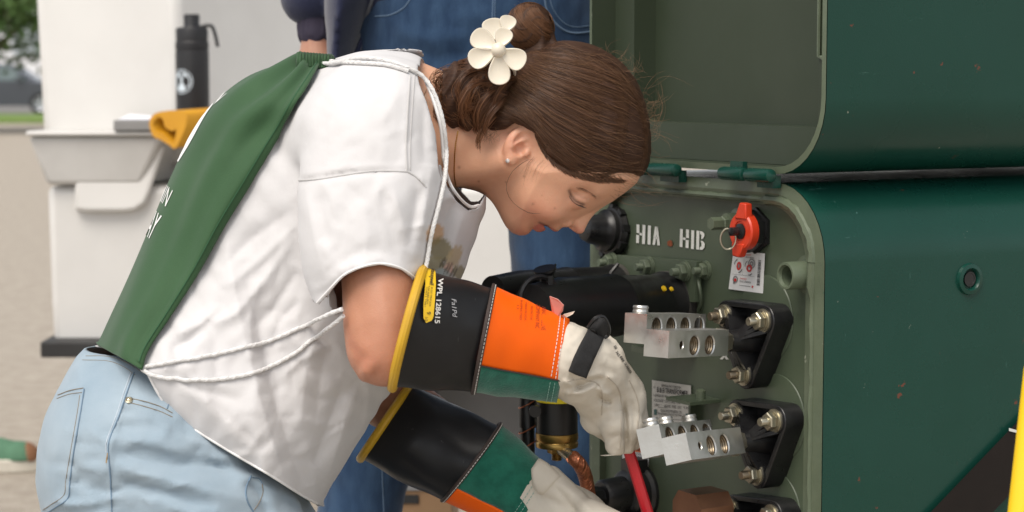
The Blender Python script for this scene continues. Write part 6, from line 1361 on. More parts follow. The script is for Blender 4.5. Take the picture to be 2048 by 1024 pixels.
class Cuff:
    def __init__(s, st): s.st = st      # (cx, cy, hx, hy, c, w)
    def at(s, t):
        A = np.array(s.st); k = np.clip(np.asarray(t, float), 0, 1) * (len(A) - 1)
        xs = np.arange(len(A)); return np.stack([np.interp(k, xs, A[:, j]) for j in range(6)], -1)
    def pt(s, t, ph, lift=0.0):
        q = s.at(t); cx, cy, hx, hy, c, w = [q[..., j] for j in range(6)]; hl = np.hypot(hx, hy) * c / F; k = 1 + lift / hl
        a = (cx - 1024) * c / F + hx * c / F * np.cos(ph) * k; b = (512 - cy) * c / F - hy * c / F * np.cos(ph) * k; return np.stack([a, b, c - (w + lift) * np.sin(ph)], -1)
    def inv(s, x, y):
        lo = np.zeros_like(x); hi = np.ones_like(x)
        def g(t):
            q = s.at(t); return (x - q[..., 0]) * (-q[..., 3]) + (y - q[..., 1]) * q[..., 2]
        for _ in range(30):
            m = (lo + hi) / 2; gm = g(m) > 0; lo = np.where(gm, m, lo); hi = np.where(gm, hi, m)
        q = s.at(lo); cs = ((x - q[..., 0]) * q[..., 2] + (y - q[..., 1]) * q[..., 3]) / (q[..., 2] ** 2 + q[..., 3] ** 2); return lo, np.arccos(np.clip(cs, -1, 1))
    def panel(s, name, t0, t1, p0, p1, m, par, lift=0.0, nt=26, npn=60, thick=0.0025, wob=0.0):
        T, P = np.meshgrid(np.linspace(t0, t1, nt), np.linspace(p0, p1, npn), indexing='ij')
        d = lift + wob * (np.sin(P * 3 + T * 7) * np.sin(T * 9 + 1) + 0.6 * np.sin(P * 6 - T * 11))
        v = s.pt(T, P, 0); 
        qd = s.pt(T, P, 1.0) - v; qd /= np.linalg.norm(qd, axis=-1)[..., None] + 1e-9; v = v + qd * d[..., None]
        f = np.array([(i * npn + j, (i + 1) * npn + j, (i + 1) * npn + j + 1, i * npn + j + 1) for i in range(nt - 1) for j in range(npn - 1)])
        vr_ = v.reshape(-1, 3); fn_ = np.cross(vr_[f[:, 1]] - vr_[f[:, 0]], vr_[f[:, 2]] - vr_[f[:, 0]])
        if np.sum(fn_ * qd.reshape(-1, 3)[f[:, 0]]) > 0: f = f[:, ::-1]
        return solid(put(name, toW(vr_), f, m, par), thick)
    def ringpts(s, t, p0, p1, n, lift): P = np.linspace(p0, p1, n); return toW(s.pt(np.full(n, t) if np.isscalar(t) else t, P, lift))
def dashes(name, pts, par, m=None, r=0.0005, on_=0.0028, gap=0.0014):
    m = m or M_thread; L = np.concatenate([[0], np.cumsum(np.linalg.norm(np.diff(pts, axis=0), axis=1))]); bb = B(); s = 0.0
    while s + on_ < L[-1]:
        q = [np.array([np.interp(s + on_ * k, L, pts[:, j]) for j in range(3)]) for k in (0, 0.5, 1)]; bb.tube(q, r, 4); s += on_ + gap
    o = bb.build(name, m, par); return o
PI = math.pi
# near glove ---------------------------------------------------------------------------------
C1 = Cuff([(816, 657, 31, -118, 2.00, 0.056), (860, 664, 27, -114, 2.015, 0.054), (912, 671, 23, -109, 2.035, 0.052), (970, 679, 20, -104, 2.06, 0.050), (1010, 688, 18, -98, 2.075, 0.047)])
P1 = Cuff([(966, 678, 21, -107, 2.058, 0.0535), (1010, 690, 18, -101, 2.075, 0.051), (1060, 703, 16, -93, 2.09, 0.047), (1126, 721, 13, -83, 2.11, 0.042)])
rc1 = C1.panel('rubber_glove', 0, 1, 0, 2 * PI, M_rub, WO, 0, 30, 81, 0.0028, 0.0010)
B().tube(C1.ringpts(0.0, 0, 2 * PI, 64, 0.0005), 0.0050, 10, cap=False).build('cuff_bead', M_rubin, rc1)
C1.panel('cuff_lining', 0.01, 0.5, 0, 2 * PI, M_rubin, rc1, -0.0040, 10, 61, 0.0008)
def cuff_poly(C, pts, name, m, par, lift, rows=26, cols=8):
    """convex patch drawn in photograph pixels, laid on the cuff row by row"""
    P = np.array(pts, float); n = len(P); ys = np.linspace(P[:, 1].min() + 0.01, P[:, 1].max() - 0.01, rows); V = []
    for y in ys:
        xs = []
        for i in range(n):
            a, b = P[i], P[(i + 1) % n]
            if (a[1] > y) != (b[1] > y): xs.append(a[0] + (y - a[1]) / (b[1] - a[1]) * (b[0] - a[0]))
        for x in np.linspace(min(xs), max(xs), cols): V.append((x, y))
    V = np.array(V); t, ph = C.inv(V[:, 0], V[:, 1]); v = toW(C.pt(t, ph, lift))
    return put(name, v, [[r * cols + c, r * cols + c + 1, (r + 1) * cols + c + 1, (r + 1) * cols + c] for r in range(rows - 1) for c in range(cols - 1)], m, par)
def cuff_text(C, s, ox, oy, ang, h, m, par, lift, maxw=None, shear=0.0, name='lettering', bold=0.0):
    tv, tf = text_np(s, 1.0, shear=shear, bold=bold); sc = h / 0.7; x = tv[:, 0] * sc; y = tv[:, 1] * sc
    if maxw: x *= maxw / max(x.max(), 1e-6)
    ca, sa = math.cos(ang), math.sin(ang); X = ox + x * ca + y * sa; Y = oy + x * sa - y * ca
    t, ph = C.inv(X, Y); put(name, toW(C.pt(t, ph, lift)), tf, m, par, smooth=False)
M_ylab = mat('yellow_label', (0.82, 0.52, 0.015), 0.5)
cuff_poly(C1, [(850, 541), (856, 536), (864, 538), (871, 548), (873.5, 570), (873, 600), (871, 632), (866, 642), (857, 643), (851.5, 634), (851, 610), (853, 570)], 'yellow_label', M_ylab, rc1, 0.0026)
A90 = math.radians(94)
cuff_text(C1, '9', 858, 622, A90 - PI * 0, 8, M_txt, rc1, 0.0034); cuff_text(C1, '1/2', 855, 631, A90, 5, M_txt, rc1, 0.0034)
cuff_text(C1, 'Honeywell', 862, 540, A90 - 0.05, 8, M_txt, rc1, 0.0034, 34, 0.2, bold=0.02); cuff_text(C1, 'ELECTRIFLEX', 864.5, 577, A90, 3.2, M_txt, rc1, 0.0034, 36); cuff_text(C1, 'SALISBURY', 859, 575, A90, 3.2, M_txt, rc1, 0.0034, 34); cuff_text(C1, 'CLASS 2  TYPE I', 855, 577, A90, 3.0, M_txt, rc1, 0.0034, 36)
cuff_text(C1, 'WPL 128615', 878, 561, math.radians(93), 9.5, M_thread, rc1, 0.0028, 83, bold=0.02)
cuff_text(C1, 'Fa1Pd', 905, 598, math.radians(85), 9, mat('chalk', (0.40, 0.40, 0.41), 0.8), rc1, 0.0028, 36, 0.3)
pr1 = P1.panel('protector_cuff', 0, 1, math.radians(-70), math.radians(116), M_orange, WO, 0, 24, 50, 0.0022, 0.0006)
P1.panel('suede_panel', 0.0, 1, math.radians(116.5), math.radians(289.5), M_suede, pr1, 0.0002, 24, 50, 0.0026, 0.0006)
bnd = P1.panel('binding', -0.0, 0.055, 0, 2 * PI, M_bind, pr1, 0.0012, 4, 81, 0.0020)
B().tube(P1.ringpts(0.0, 0, 2 * PI, 80, 0.0006), 0.0019, 8, cap=False).build('binding_roll', M_bind, pr1)
dashes('stitching', P1.ringpts(0.032, -0.6, PI + 0.3, 120, 0.0017), pr1)
for tt in (0.90, 0.945): dashes('stitching', P1.ringpts(tt, -0.5, math.radians(115), 120, 0.0012), pr1, r=0.00045); dashes('stitching', P1.ringpts(tt, math.radians(120), math.radians(175), 60, 0.0014), pr1, mat('teal_thread', (0.25, 0.42, 0.36), 0.8), r=0.0004)
B().tube(P1.ringpts(np.linspace(0.03, 1, 40), math.radians(116), math.radians(116), 40, 0.0006), 0.0008, 6).build('panel_seam', M_bind, pr1)
M_inkr = mat('dark_red_ink', (0.45, 0.045, 0.01), 0.6)
for s_, x0, y0, h, mw in (('WINCO GLOVE', 1083, 612, 9, 46), ('COMPANY INC', 1072, 608, 8, 46), ('PROTECTOR', 1061, 612, 4, 26), ('MADE IN U.S.A.', 1050, 605, 4, 34), ('INSPECTED', 1041, 600, 4, 38), ('12', 1034, 608, 4, 10)):
    cuff_text(P1, s_, x0, y0, math.radians(93), h, M_inkr, pr1, 0.0006, mw)
# leather hand closed on the handle
CR1 = [([(1247, 788), (1251, 830), (1254, 872), (1252, 905)], -0.0040, 0.0028), ([(1262, 800), (1268, 840), (1266, 880)], -0.0025, 0.0028), ([(1160, 700), (1185, 720), (1200, 745)], -0.0015, 0.004), ([(1215, 820), (1235, 824), (1250, 818)], -0.0016, 0.003), ([(1128, 778), (1160, 772), (1190, 760), (1215, 752)], -0.0045, 0.0038), ([(1130, 790), (1165, 786), (1195, 772)], 0.0042, 0.0043), ([(1160, 756), (1195, 750), (1225, 757), (1238, 790)], 0.0030, 0.0043), ([(1196, 788), (1206, 800), (1222, 806)], -0.0057, 0.0032), ([(1195, 775), (1205, 785), (1222, 790)], 0.0045, 0.0043),
          ([(1244, 800), (1250, 840), (1252, 880)], -0.0024, 0.0026), ([(1210, 870), (1228, 874), (1246, 868)], -0.0015, 0.0034), ([(1205, 838), (1226, 842), (1245, 836)], -0.0018, 0.0034), ([(1125, 760), (1138, 768), (1148, 782)], 0.0033, 0.0034), ([(1140, 750), (1152, 762), (1160, 780)], -0.0030, 0.0034), ([(1200, 700), (1235, 740), (1255, 780)], 0.0015, 0.0051), ([(1228, 898), (1236, 904), (1246, 902)], -0.0012, 0.0026)]
CR1 += creases(np.random.default_rng(5), 50, [(1130, 660), (1200, 680), (1270, 780), (1270, 880), (1215, 890), (1200, 800), (1130, 790)], 60, 40, (12, 45), (0.0002, 0.0005), (0.0016, 0.0035))
def hand1(p):
    f = cap(p, g3(1120, 717, 2.105), g3(1182, 733, 2.14), 0.0405, 0.0355); f = smin(f, cap(p, g3(1182, 730, 2.145), g3(1238, 785, 2.185), 0.0345, 0.0270), 0.012)
    f = smin(f, ell(p, g3(1250, 790, 2.20), (0.020, 0.030, 0.036), [[0.87, 0.5, 0], [-0.5, 0.87, 0], [0, 0, 1]]), 0.010)
    fi = smin(cap(p, g3(1218, 785, 2.160), g3(1226, 848, 2.160), 0.0150, 0.0138), cap(p, g3(1226, 848, 2.160), g3(1232, 892, 2.170), 0.0138, 0.0118), 0.006)
    fm = smin(cap(p, g3(1252, 795, 2.182), g3(1258, 852, 2.178), 0.0150, 0.0140), cap(p, g3(1258, 852, 2.178), g3(1250, 890, 2.188), 0.0140, 0.0115), 0.006)
    fr_ = smin(cap(p, g3(1266, 800, 2.208), g3(1274, 850, 2.206), 0.0140, 0.0130), cap(p, g3(1274, 850, 2.206), g3(1264, 882, 2.212), 0.0130, 0.0110), 0.006)
    fl = smin(cap(p, g3(1270, 805, 2.232), g3(1276, 842, 2.232), 0.0125, 0.0115), cap(p, g3(1276, 842, 2.232), g3(1266, 868, 2.236), 0.0115, 0.0100), 0.006)
    fg = smin(smin(fi, fm, 0.0008), smin(fr_, fl, 0.0008), 0.0008); f = smin(f, fg, 0.006)
    th = smin(cap(p, g3(1150, 765, 2.115), g3(1182, 792, 2.150), 0.0235, 0.0185), cap(p, g3(1182, 792, 2.150), g3(1192, 838, 2.180), 0.0185, 0.0150), 0.010)
    th = smin(th, cap(p, g3(1192, 838, 2.180), g3(1222, 868, 2.205), 0.0150, 0.0120), 0.008); f = smin(f, th, 0.007)
    x_, y_ = p[:, 0], p[:, 1]
    return f - folds(p, CR1, 2.15) - 0.0005 * np.sin(x_ * 230 + 3 * np.sin(y_ * 110)) * np.sin(y_ * 190 + 2 * np.sin(x_ * 140))
v, f = nets(hand1, g3(1070, 935, 2.05) + [0, 0, 0], g3(1320, 620, 2.28) + [0.02, 0.02, 0], 0.0019)
v, f = cut(v, f, lambda p: (1112 - (p[:, 0] * F / p[:, 2] + 1024)) * 0.00054)
hd1 = put('leather_hand', toW(v), f, M_leather, WO)
M_gseam = mat('leather_seam', (0.46, 0.41, 0.34), 0.7)
for pts in ([(1214, 752), (1236, 776), (1243, 810), (1242, 850), (1240, 895)], [(1258, 760), (1272, 790), (1278, 820), (1274, 862)], [(1135, 762), (1165, 758), (1195, 768), (1204, 790), (1203, 830)]):
    B().tube(on(hand1, pts, 40, off=0.0001, c0=1.9, c1=2.4), 0.0008, 6).build('glove_seam', M_gseam, hd1)
def strip(f_, centre, half, name, m, par, off, n=30, c0=1.8, thick=0.0014):
    s = spline(centre, n); T = np.gradient(s, axis=0); T /= np.linalg.norm(T, axis=1)[:, None]; N = np.stack([-T[:, 1], T[:, 0]], 1); vv = []
    for k in np.linspace(-1, 1, 7): q = s + N * half * k; vv.append(hit(f_, q[:, 0], q[:, 1], c0=c0, c1=2.4, off=off))
    V = np.array(vv); V = V.reshape(-1, 3); fa = np.array([(i * n + j, i * n + j + 1, (i + 1) * n + j + 1, (i + 1) * n + j) for i in range(6) for j in range(n - 1)]); return solid(put(name, toW(V), fa, m, par), thick, 0)
strip(hand1, [(1196, 655), (1186, 676), (1172, 704), (1160, 730), (1153, 748)], 18, 'wrist_strap', M_strap, hd1, 0.0020)
lp = [W(1176, 655, 2.105), W(1190, 637, 2.10), W(1206, 634, 2.105), W(1216, 650, 2.11), W(1217, 668, 2.12), W(1208, 676, 2.12)]
B().tube(spline(lp, 24), 0.0022, 8).build('strap_buckle', M_blk, hd1); vq = spline([W(1190, 645, 2.10), W(1204, 652, 2.10), W(1212, 672, 2.115)], 10)
vv = np.vstack([vq + np.array([-0.006, 0, -0.006]), vq + np.array([0.004, 0, 0.006])]); put('strap_loop', vv, np.array([(i, i + 1, 11 + i, 10 + i) for i in range(9)]), M_strap, hd1).modifiers.new('t', 'SOLIDIFY').thickness = 0.003
def surf_text(f_, s, ox, oy, ang, h, m, par, maxw=None, off=0.0007, name='lettering'):
    tv, tf = text_np(s, 1.0, bold=0.01); sc = h / 0.7; x = tv[:, 0] * sc; y = tv[:, 1] * sc
    if maxw: x *= maxw / x.max()
    ca, sa = math.cos(ang), math.sin(ang); put(name, toW(hit(f_, ox + x * ca + y * sa, oy + x * sa - y * ca, c0=1.9, c1=2.4, off=off)), tf, m, par, smooth=False)
for s_, x0, y0, mw in (('III', 1226, 693, 7), ('365', 1230, 704, 11), ('888', 1238, 714, 12), ('GUARDER', 1247, 727, 24)): surf_text(hand1, s_, x0, y0, math.radians(60), 5.2, M_txt, hd1, mw)
# pulled tag of leather at the wrist top
def flap(name, pts, m, par, th=0.001):
    P = [W(*q) for q in pts]; n = len(P); solid(put(name, np.array(P), [list(range(n))], m, par, smooth=False), th)
flap('pink_tag', [(1106, 630, 2.10), (1100, 592, 2.09), (1116, 598, 2.085), (1128, 610, 2.085), (1126, 622, 2.09), (1114, 636, 2.095)], mat('pink_tag', (0.62, 0.30, 0.26), 0.6, col2=(0.5, 0.2, 0.17), nscale=60), pr1)
flap('leather_tag', [(1122, 634, 2.10), (1128, 628, 2.09), (1150, 622, 2.085), (1146, 628, 2.085), (1134, 634, 2.09)], M_leather, pr1)
# far glove ----------------------------------------------------------------------------------
C2 = Cuff([(772, 842, 50, -74, 2.34, 0.060), (830, 872, 53, -76, 2.32, 0.059), (890, 902, 55, -76, 2.31, 0.057), (945, 926, 57, -74, 2.30, 0.054), (970, 940, 56, -70, 2.29, 0.052)])
P2 = Cuff([(942, 924, 58, -76, 2.298, 0.057), (975, 943, 54, -74, 2.29, 0.055), (1010, 965, 48, -70, 2.28, 0.050), (1062, 1000, 40, -62, 2.265, 0.044)])
rc2 = C2.panel('rubber_glove', 0, 1, 0, 2 * PI, M_rub, WO, 0, 30, 81, 0.0028, 0.0010)
B().tube(C2.ringpts(0.0, 0, 2 * PI, 64, 0.0005), 0.0052, 10, cap=False).build('cuff_bead', M_rubin, rc2)
C2.panel('cuff_lining', 0.01, 0.5, 0, 2 * PI, M_rubin, rc2, -0.0040, 10, 61, 0.0008)
pr2 = P2.panel('protector_cuff', 0, 1, math.radians(-60), math.radians(122), M_suede, WO, 0, 24, 50, 0.0024, 0.0006)
P2.panel('vinyl_panel', 0.0, 1, math.radians(122.5), math.radians(299), M_orange, pr2, 0.0002, 24, 50, 0.0024)
P2.panel('binding', 0.0, 0.05, 0, 2 * PI, M_bind, pr2, 0.0012, 4, 81, 0.002); B().tube(P2.ringpts(0.0, 0, 2 * PI, 80, 0.0006), 0.0019, 8, cap=False).build('binding_roll', M_bind, pr2)
dashes('stitching', P2.ringpts(0.03, -0.4, PI, 120, 0.0017), pr2)
for tt in (0.90, 0.95): dashes('stitching', P2.ringpts(tt, 0.9, math.radians(136), 60, 0.0014), pr2, MATS['teal_thread'], r=0.0004)
CR2 = [([(1103, 968), (1125, 990), (1150, 1020), (1180, 1050)], -0.0035, 0.004), ([(1118, 965), (1150, 990), (1190, 1030)], 0.0025, 0.005), ([(1080, 990), (1110, 1020), (1140, 1050)], 0.002, 0.006)]
def hand2(p):
    f = cap(p, g3(1055, 995, 2.265), g3(1150, 1045, 2.24), 0.041, 0.035); f = smin(f, cap(p, g3(1150, 1045, 2.24), g3(1240, 1105, 2.22), 0.035, 0.028), 0.015)
    f = smin(f, cap(p, g3(1098, 962, 2.225), g3(1150, 1000, 2.215), 0.0175, 0.013), 0.006)
    for k, (dx, dc) in enumerate(((0, -0.03), (4, -0.01), (4, 0.012), (-4, 0.032))):
        f = smin(f, cap(p, g3(1240 + dx, 1100 + 4 * k, 2.22 + dc), g3(1300 + dx, 1140 + 4 * k, 2.21 + dc), 0.014, 0.012), 0.006); f = smin(f, cap(p, g3(1300 + dx, 1140 + 4 * k, 2.21 + dc), g3(1300 + dx, 1190, 2.21 + dc), 0.012, 0.011), 0.004)
    f = smin(f, cap(p, g3(1180, 1030, 2.20), g3(1260, 1060, 2.18), 0.018, 0.013), 0.01)
    return f - folds(p, CR2, 2.23)
v, f = nets(hand2, g3(1000, 1215, 2.15), g3(1330, 910, 2.33) + [0.0, 0.01, 0], 0.0024); v, f = cut(v, f, lambda p: ((1046 - (p[:, 0] * F / p[:, 2] + 1024)) * 0.8 + (985 - (512 - p[:, 1] * F / p[:, 2])) * 0.45) * 0.00054)
hd2 = put('leather_hand', toW(v), f, M_leather, WO)
# stitched leather gusset on top of the far cuff
def gus(p): return smin(hand2(p) - 0.0015, ell(p, g3(1082, 952, 2.228), (0.024, 0.022, 0.020)), 0.006)
GP = pxpoly([(1062, 938), (1078, 915), (1096, 926), (1124, 952), (1108, 968), (1086, 992), (1074, 986), (1064, 965)], 2.23)
v, f = nets(lambda p: smax(gus(p), GP(p[:, 0] * 2.23 / p[:, 2], p[:, 1] * 2.23 / p[:, 2]), 0.004), g3(1040, 1010, 2.16), g3(1140, 900, 2.28), 0.002); put('leather_gusset', toW(v), f, M_leather, hd2)
# ================================================================ red insulated handle she holds
rdh = thing('insulated_wrench', 'red insulated wrench handle held upright in the near gloved hand', 'wrench', W(1312, 1090, 2.22))
a_, b_ = W(1238, 838, 2.195), W(1318, 1100, 2.215); dv = b_ - a_; Lr = np.linalg.norm(dv)
o = B().lathe([(0.004, 0), (0.0062, 0.002), (0.0064, Lr * 0.3), (0.0066, Lr * 0.7), (0.0070, Lr)], 8).build('handle', mat('red_dipped', (0.52, 0.012, 0.022), 0.32, col2=(0.42, 0.010, 0.018), nscale=30, coat=0.2), rdh, frame(dv, o=a_)); bevel(o, 0.0006)
B().lathe([(0.013, 0), (0.013, 0.012), (0.009, 0.013)], 24).build('socket_head', M_zinc, rdh, frame(dv, o=b_))
# ================================================================ flower claw clip
clp = thing('flower_hair_clip', 'cream flower shaped claw clip in the brown hair', 'hair clip', W(997, 100, 2.10))
M_cream = mat('cream_plastic', (0.72, 0.655, 0.54), 0.38, col2=(0.66, 0.595, 0.48), nscale=20, sss=0.08, sssr=(1, .8, .5))
def petal(cx, cy, ang, L, Wd, c, tilt=0.0, name='petal'):
    nr, na = 10, 28; v = []; f = []
    ca, sa = math.cos(ang), math.sin(ang)
    for i in range(nr + 1):
        r = i / nr
        for j in range(na):
            a = 2 * PI * j / na; x = 0.5 + 0.5 * r * math.cos(a); wdt = math.sin(PI * min(1, max(0, x)) ** 0.80) ** 0.62 if 0 < x < 1 else 0
            y = 0.5 * r * math.sin(a); y = y * (0.35 + 0.85 * x)
            z = -0.16 * (r ** 2) * 0.5 + 0.04 * x
            X = x * L; Y = y * Wd * 1.15; v.append(g3(cx + X * ca - Y * sa, cy + X * sa + Y * ca, c) + np.array([0, 0, z * L * 0.00055 + tilt * x]))
    for i in range(nr):
        for j in range(na): f.append((i * na + j, i * na + (j + 1) % na, (i + 1) * na + (j + 1) % na, (i + 1) * na + j))
    o = solid(put(name, toW(np.array(v)), f, M_cream, clp), 0.0022, 0); bevel(o, 0.0006, 2, 50); return o
cx, cy = 997, 100
for ang, L, Wd in ((212, 58, 43), (158, 60, 43), (88, 66, 44), (28, 56, 44), (290, 42, 36)): petal(cx + 4 * math.cos(math.radians(ang)), cy + 4 * math.sin(math.radians(ang)), math.radians(ang), L, Wd, 2.105)
petal(990, 80, math.radians(262), 44, 44, 2.135); petal(1010, 66, math.radians(285), 36, 34, 2.132)
ebm = bpy.data.meshes.new('flower_centre'); bm = bmesh.new(); bmesh.ops.create_uvsphere(bm, u_segments=28, v_segments=16, radius=0.0078); bm.to_mesh(ebm); bm.free(); ebm.polygons.foreach_set('use_smooth', np.ones(len(ebm.polygons), bool))
link('flower_centre', ebm, M_cream, clp, Matrix.Translation(Vector(W(cx, cy, 2.102))))
B().tube([W(975, 96, 2.115), W(990, 100, 2.125), W(1020, 105, 2.135)], 0.004, 8).build('claw_hinge', M_cream, clp)
for k in range(5): B().tube(spline([W(1000 + 4 * k, 96 + 8 * k, 2.118), W(1012 + 4 * k, 104 + 9 * k, 2.128), W(1018 + 3 * k, 118 + 8 * k, 2.140)], 8), np.linspace(0.0022, 0.0012, 8), 6).build('claw_tooth', M_cream, clp)
# ================================================================ the man standing behind
MC = 2.9
def mp(x, y, dc=0.0): return g3(x, y, MC + dc)
fl = toW(np.array([mp(900, 1600)]))[0]
MAN = thing('person', 'man in navy zip hoodie and dark blue jeans standing behind the woman', 'person', (fl[0], fl[1], 0))
KL, KR = mp(738, 900), mp(1150, 900); gz = lambda x, dc: (lambda q: q)(None)
def footpt(x, c):
    z = 0.10; d = ray(x, 512); # find py with world z = 0.10 at depth c
    py = 512 + F * math.tan(math.atan2(CAMZ - z, c) - TILT); return g3(x, py, c)
AL, AR = footpt(650, 2.9), footpt(1140, 2.9)
FM = [([(790, 60), (860, 80), (940, 70)], 0.004, 0.012), ([(800, 100), (880, 118), (960, 105)], -0.004, 0.012), ([(900, 40), (960, 30), (1010, 42)], 0.003, 0.01), ([(1020, 520), (1100, 540), (1180, 520)], 0.003, 0.02), ([(1030, 600), (1110, 590), (1180, 620)], -0.003, 0.02), ([(990, 0), (988, 60), (975, 140)], 0.003, 0.006), ([(700, 900), (760, 920), (820, 900)], 0.004, 0.015)]
def mjeans(p):
    f = ell(p, mp(965, 110), (0.195, 0.16, 0.125)); f = smin(f, cap(p, mp(828, 230), KL, 0.088, 0.062), 0.025); f = smin(f, cap(p, mp(1112, 230), KR, 0.086, 0.066), 0.025)
    f = smin(f, cap(p, KL, AL, 0.062, 0.058), 0.03); f = smin(f, cap(p, KR, AR, 0.066, 0.060), 0.03); f = smin(f, cap(p, mp(900, -30), mp(1030, -30), 0.125), 0.06)
    return f - folds(p, FM, MC) - crumple(p, 0.8)
M_dj = mat('dark_denim', (0.016, 0.038, 0.085), 0.9, col2=(0.042, 0.084, 0.155), nscale=40, nmix=0.7, bump=0.4, bscale=300, sheen=0.15, spec=0.15, stretch=(1, 1, 0.3), detail=9.0)
v, f = nets(mjeans, (-0.45, -1.05, 2.68), (0.30, 0.45, 3.12), 0.0075); v, f = cut(v, f, lambda p: p[:, 1] - 0.42)
mj = solid(put('jeans', toW(v), f, M_dj, MAN), 0.002)
M_lt = mat('light_thread', (0.10, 0.155, 0.235), 0.9)
def ml(pts, r=0.0012, m=M_lt): B().tube(on(mjeans, pts, 40, c0=2.5, c1=3.2), r * 0.7, 5).build('stitching', m, mj)
ml([(986, -10), (984, 40), (976, 100)]); ml([(990, -10), (989, 40), (982, 100)], 0.0008); ml([(1088, -10), (1096, 25), (1120, 55), (1150, 66), (1200, 60)], 0.0022); ml([(1098, -10), (1106, 18), (1126, 44), (1152, 54), (1200, 48)], 0.0010); ml([(825, -10), (808, 15), (780, 30), (750, 33)], 0.0016); ml([(768, 830), (764, 920), (768, 1030)], 0.0012)
HOOD = pxpoly([(560, -420), (770, -420), (752, -60), (745, 0), (728, 50), (706, 112), (690, 180), (665, 190), (655, 60), (640, -100)], 2.86, smooth=3)
def hoodie(p):
    f = pillow(HOOD(p[:, 0], p[:, 1]), p[:, 2] - 2.84, 0.05, 0.10); f = smin(f, cap(p, mp(880, -60), mp(900, -480), 0.135, 0.150), 0.02)
    f = smin(f, cap(p, mp(700, -480), mp(1130, -480), 0.085), 0.06); f = smin(f, cap(p, mp(1130, -480, 0), mp(1230, -160, 0.05), 0.062, 0.055), 0.03); f = smin(f, cap(p, mp(1230, -160, 0.05), mp(1205, 20, 0.0), 0.052, 0.036), 0.03)
    s = smin(cap(p, mp(690, -480), mp(600, -140), 0.062, 0.058), cap(p, mp(600, -140), mp(622, -8, -0.02), 0.058, 0.044), 0.03)
    return smin(f, s, 0.008) - crumple(p, 1.0)
M_navy = mat('navy_fleece', (0.022, 0.026, 0.056), 0.95, col2=(0.032, 0.036, 0.072), nscale=50, nmix=0.6, bump=0.3, bscale=200, sheen=0.3, spec=0.1)
v, f = nets(hoodie, (-0.45, 0.18, 2.62), (0.32, 0.95, 3.10), 0.0075); ho = put('hoodie', toW(v), f, M_navy, MAN)
def cuffm(p): return smin(cap(p, mp(630, -4, -0.02), mp(632, 64, -0.02), 0.0275, 0.0265), cap(p, mp(630, -4, -0.02), mp(631, 10, -0.02), 0.030, 0.026), 0.01) + 0.0009 * np.sin(np.arctan2(p[:, 2] - 2.88, p[:, 0] - mp(631, 40)[0]) * 40)
M_purp = mat('navy_rib', (0.034, 0.028, 0.050), 0.95, col2=(0.050, 0.042, 0.066), nscale=60)
v, f = nets(cuffm, mp(560, 100, -0.1), mp(700, -60, 0.1), 0.004); put('hoodie_cuff', toW(v), f, M_purp, ho)
zp = toW(hit(hoodie, *spline([(748, -12), (740, 10), (728, 45), (713, 80), (700, 112)], 46).T, c0=2.5, c1=3.2, off=0.001)); bb = B()
for k, q in enumerate(zp): bb.box((-0.0022, -0.0022, -0.0012), (0.0022, 0.0022, 0.0012), Matrix.Translation(Vector(q)) @ Matrix.Rotation(0.3, 4, 'Y'))
o = bb.build('zip_teeth', mat('grey_zip', (0.10, 0.10, 0.11), 0.5, metal=0.5), ho); o['kind'] = 'stuff'
B().tube(zp + np.array([0.006, 0.004, 0]), 0.005, 6).build('zip_tape', M_navy, ho)
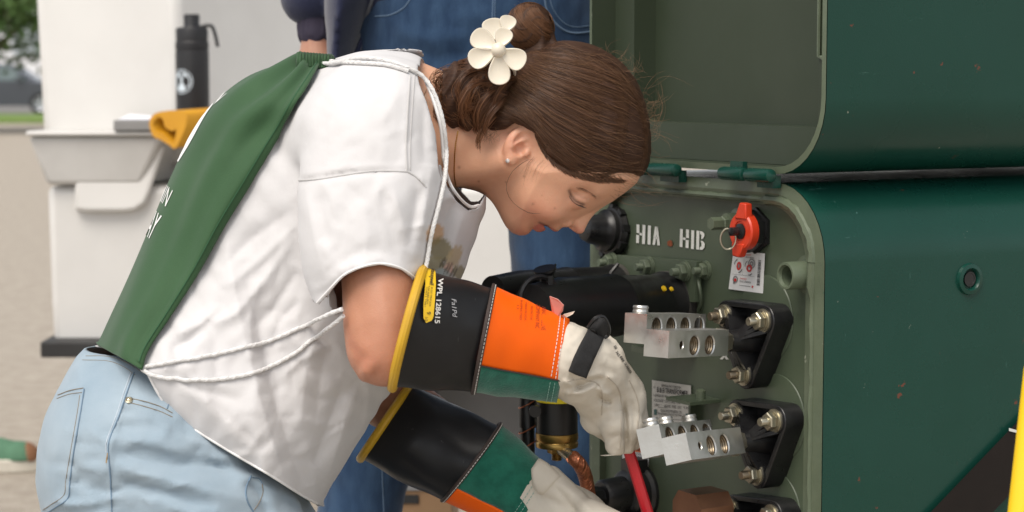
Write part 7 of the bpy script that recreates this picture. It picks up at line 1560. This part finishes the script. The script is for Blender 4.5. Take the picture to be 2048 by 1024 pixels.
def mskin(p):
    f = cap(p, mp(631, 30, -0.02), mp(634, 118, -0.02), 0.021, 0.023); f = smin(f, ell(p, mp(640, 165, -0.02), (0.040, 0.048, 0.020)), 0.02)
    for k in range(4): f = smin(f, smin(cap(p, mp(615 + 18 * k, 200, -0.02), mp(618 + 18 * k, 250 + (10 if k in (1, 2) else 0), -0.03), 0.0095, 0.0088), cap(p, mp(618 + 18 * k, 250, -0.03), mp(622 + 16 * k, 290 + (8 if k in (1, 2) else 0), -0.015), 0.0088, 0.0075), 0.004), 0.006)
    f = smin(f, cap(p, mp(668, 150, -0.03), mp(690, 225, -0.045), 0.013, 0.009), 0.012)
    b = cap(p, mp(960, 60), mp(930, -480), 0.10, 0.12); b = smin(b, cap(p, mp(930, -500), mp(935, -640), 0.055, 0.052), 0.03); b = smin(b, ell(p, mp(938, -760, -0.01), (0.075, 0.115, 0.095)), 0.02)
    b = smin(b, cap(p, mp(940, -740, -0.10), mp(940, -710, -0.115), 0.010, 0.014), 0.01)
    for s in (-1, 1): b = smin(b, ell(p, mp(938 + s * 104, -745, 0.01), (0.010, 0.03, 0.018)), 0.006); b = smin(b, cap(p, mp(970 + s * 120, 200), mp(945 + s * 198, 800), 0.055, 0.045), 0.03)
    b = smin(b, cap(p, mp(1225, -170, 0.05), mp(1200, 40, 0.0), 0.030, 0.022), 0.02); b = smin(b, cap(p, mp(690, -460), mp(605, -150), 0.04, 0.036), 0.02); b = smin(b, cap(p, mp(605, -150), mp(631, 30, -0.02), 0.036, 0.022), 0.02)
    return smin(f, b, 0.01)
v, f = nets(mskin, (-0.40, -0.30, 2.70), (0.32, 1.10, 3.08), 0.007); v3, f3 = nets(mskin, mp(580, 330, -0.1), mp(710, 60, 0.06), 0.0035)
me = mesh_np('body', toW(np.vstack([v3, v])), np.vstack([f3, f + len(v3)])); cc = np.tile(np.array([0.52, 0.25, 0.165]), (len(v) + len(v3), 1)); colattr(me, cc); link('body', me, M_skin, MAN)
def mhair(p): return np.maximum(ell(p, mp(938, -775, 0.0), (0.083, 0.115, 0.102)), -np.maximum(p[:, 1] - mp(0, -770)[1], -(MC - 0.045 - p[:, 2]) * -1))
v, f = nets(lambda p: np.maximum(ell(p, mp(938, -780, 0.012), (0.083, 0.115, 0.102)), mp(0, -770)[1] - p[:, 1] - 0.9 * (p[:, 2] - MC)), mp(780, -560, -0.13), mp(1090, -960, 0.14), 0.006); put('hair', toW(v), f, M_hair, MAN)
for an in (AL, AR):
    q = toW(an[None])[0]; s_ = 0.27; oo = shoe(MAN, q[0], q[1], 0.0, 1, (0.05, 0.05, 0.055), (0.05, 0.05, 0.055), 0.29, (0.4, 0.4, 0.4))
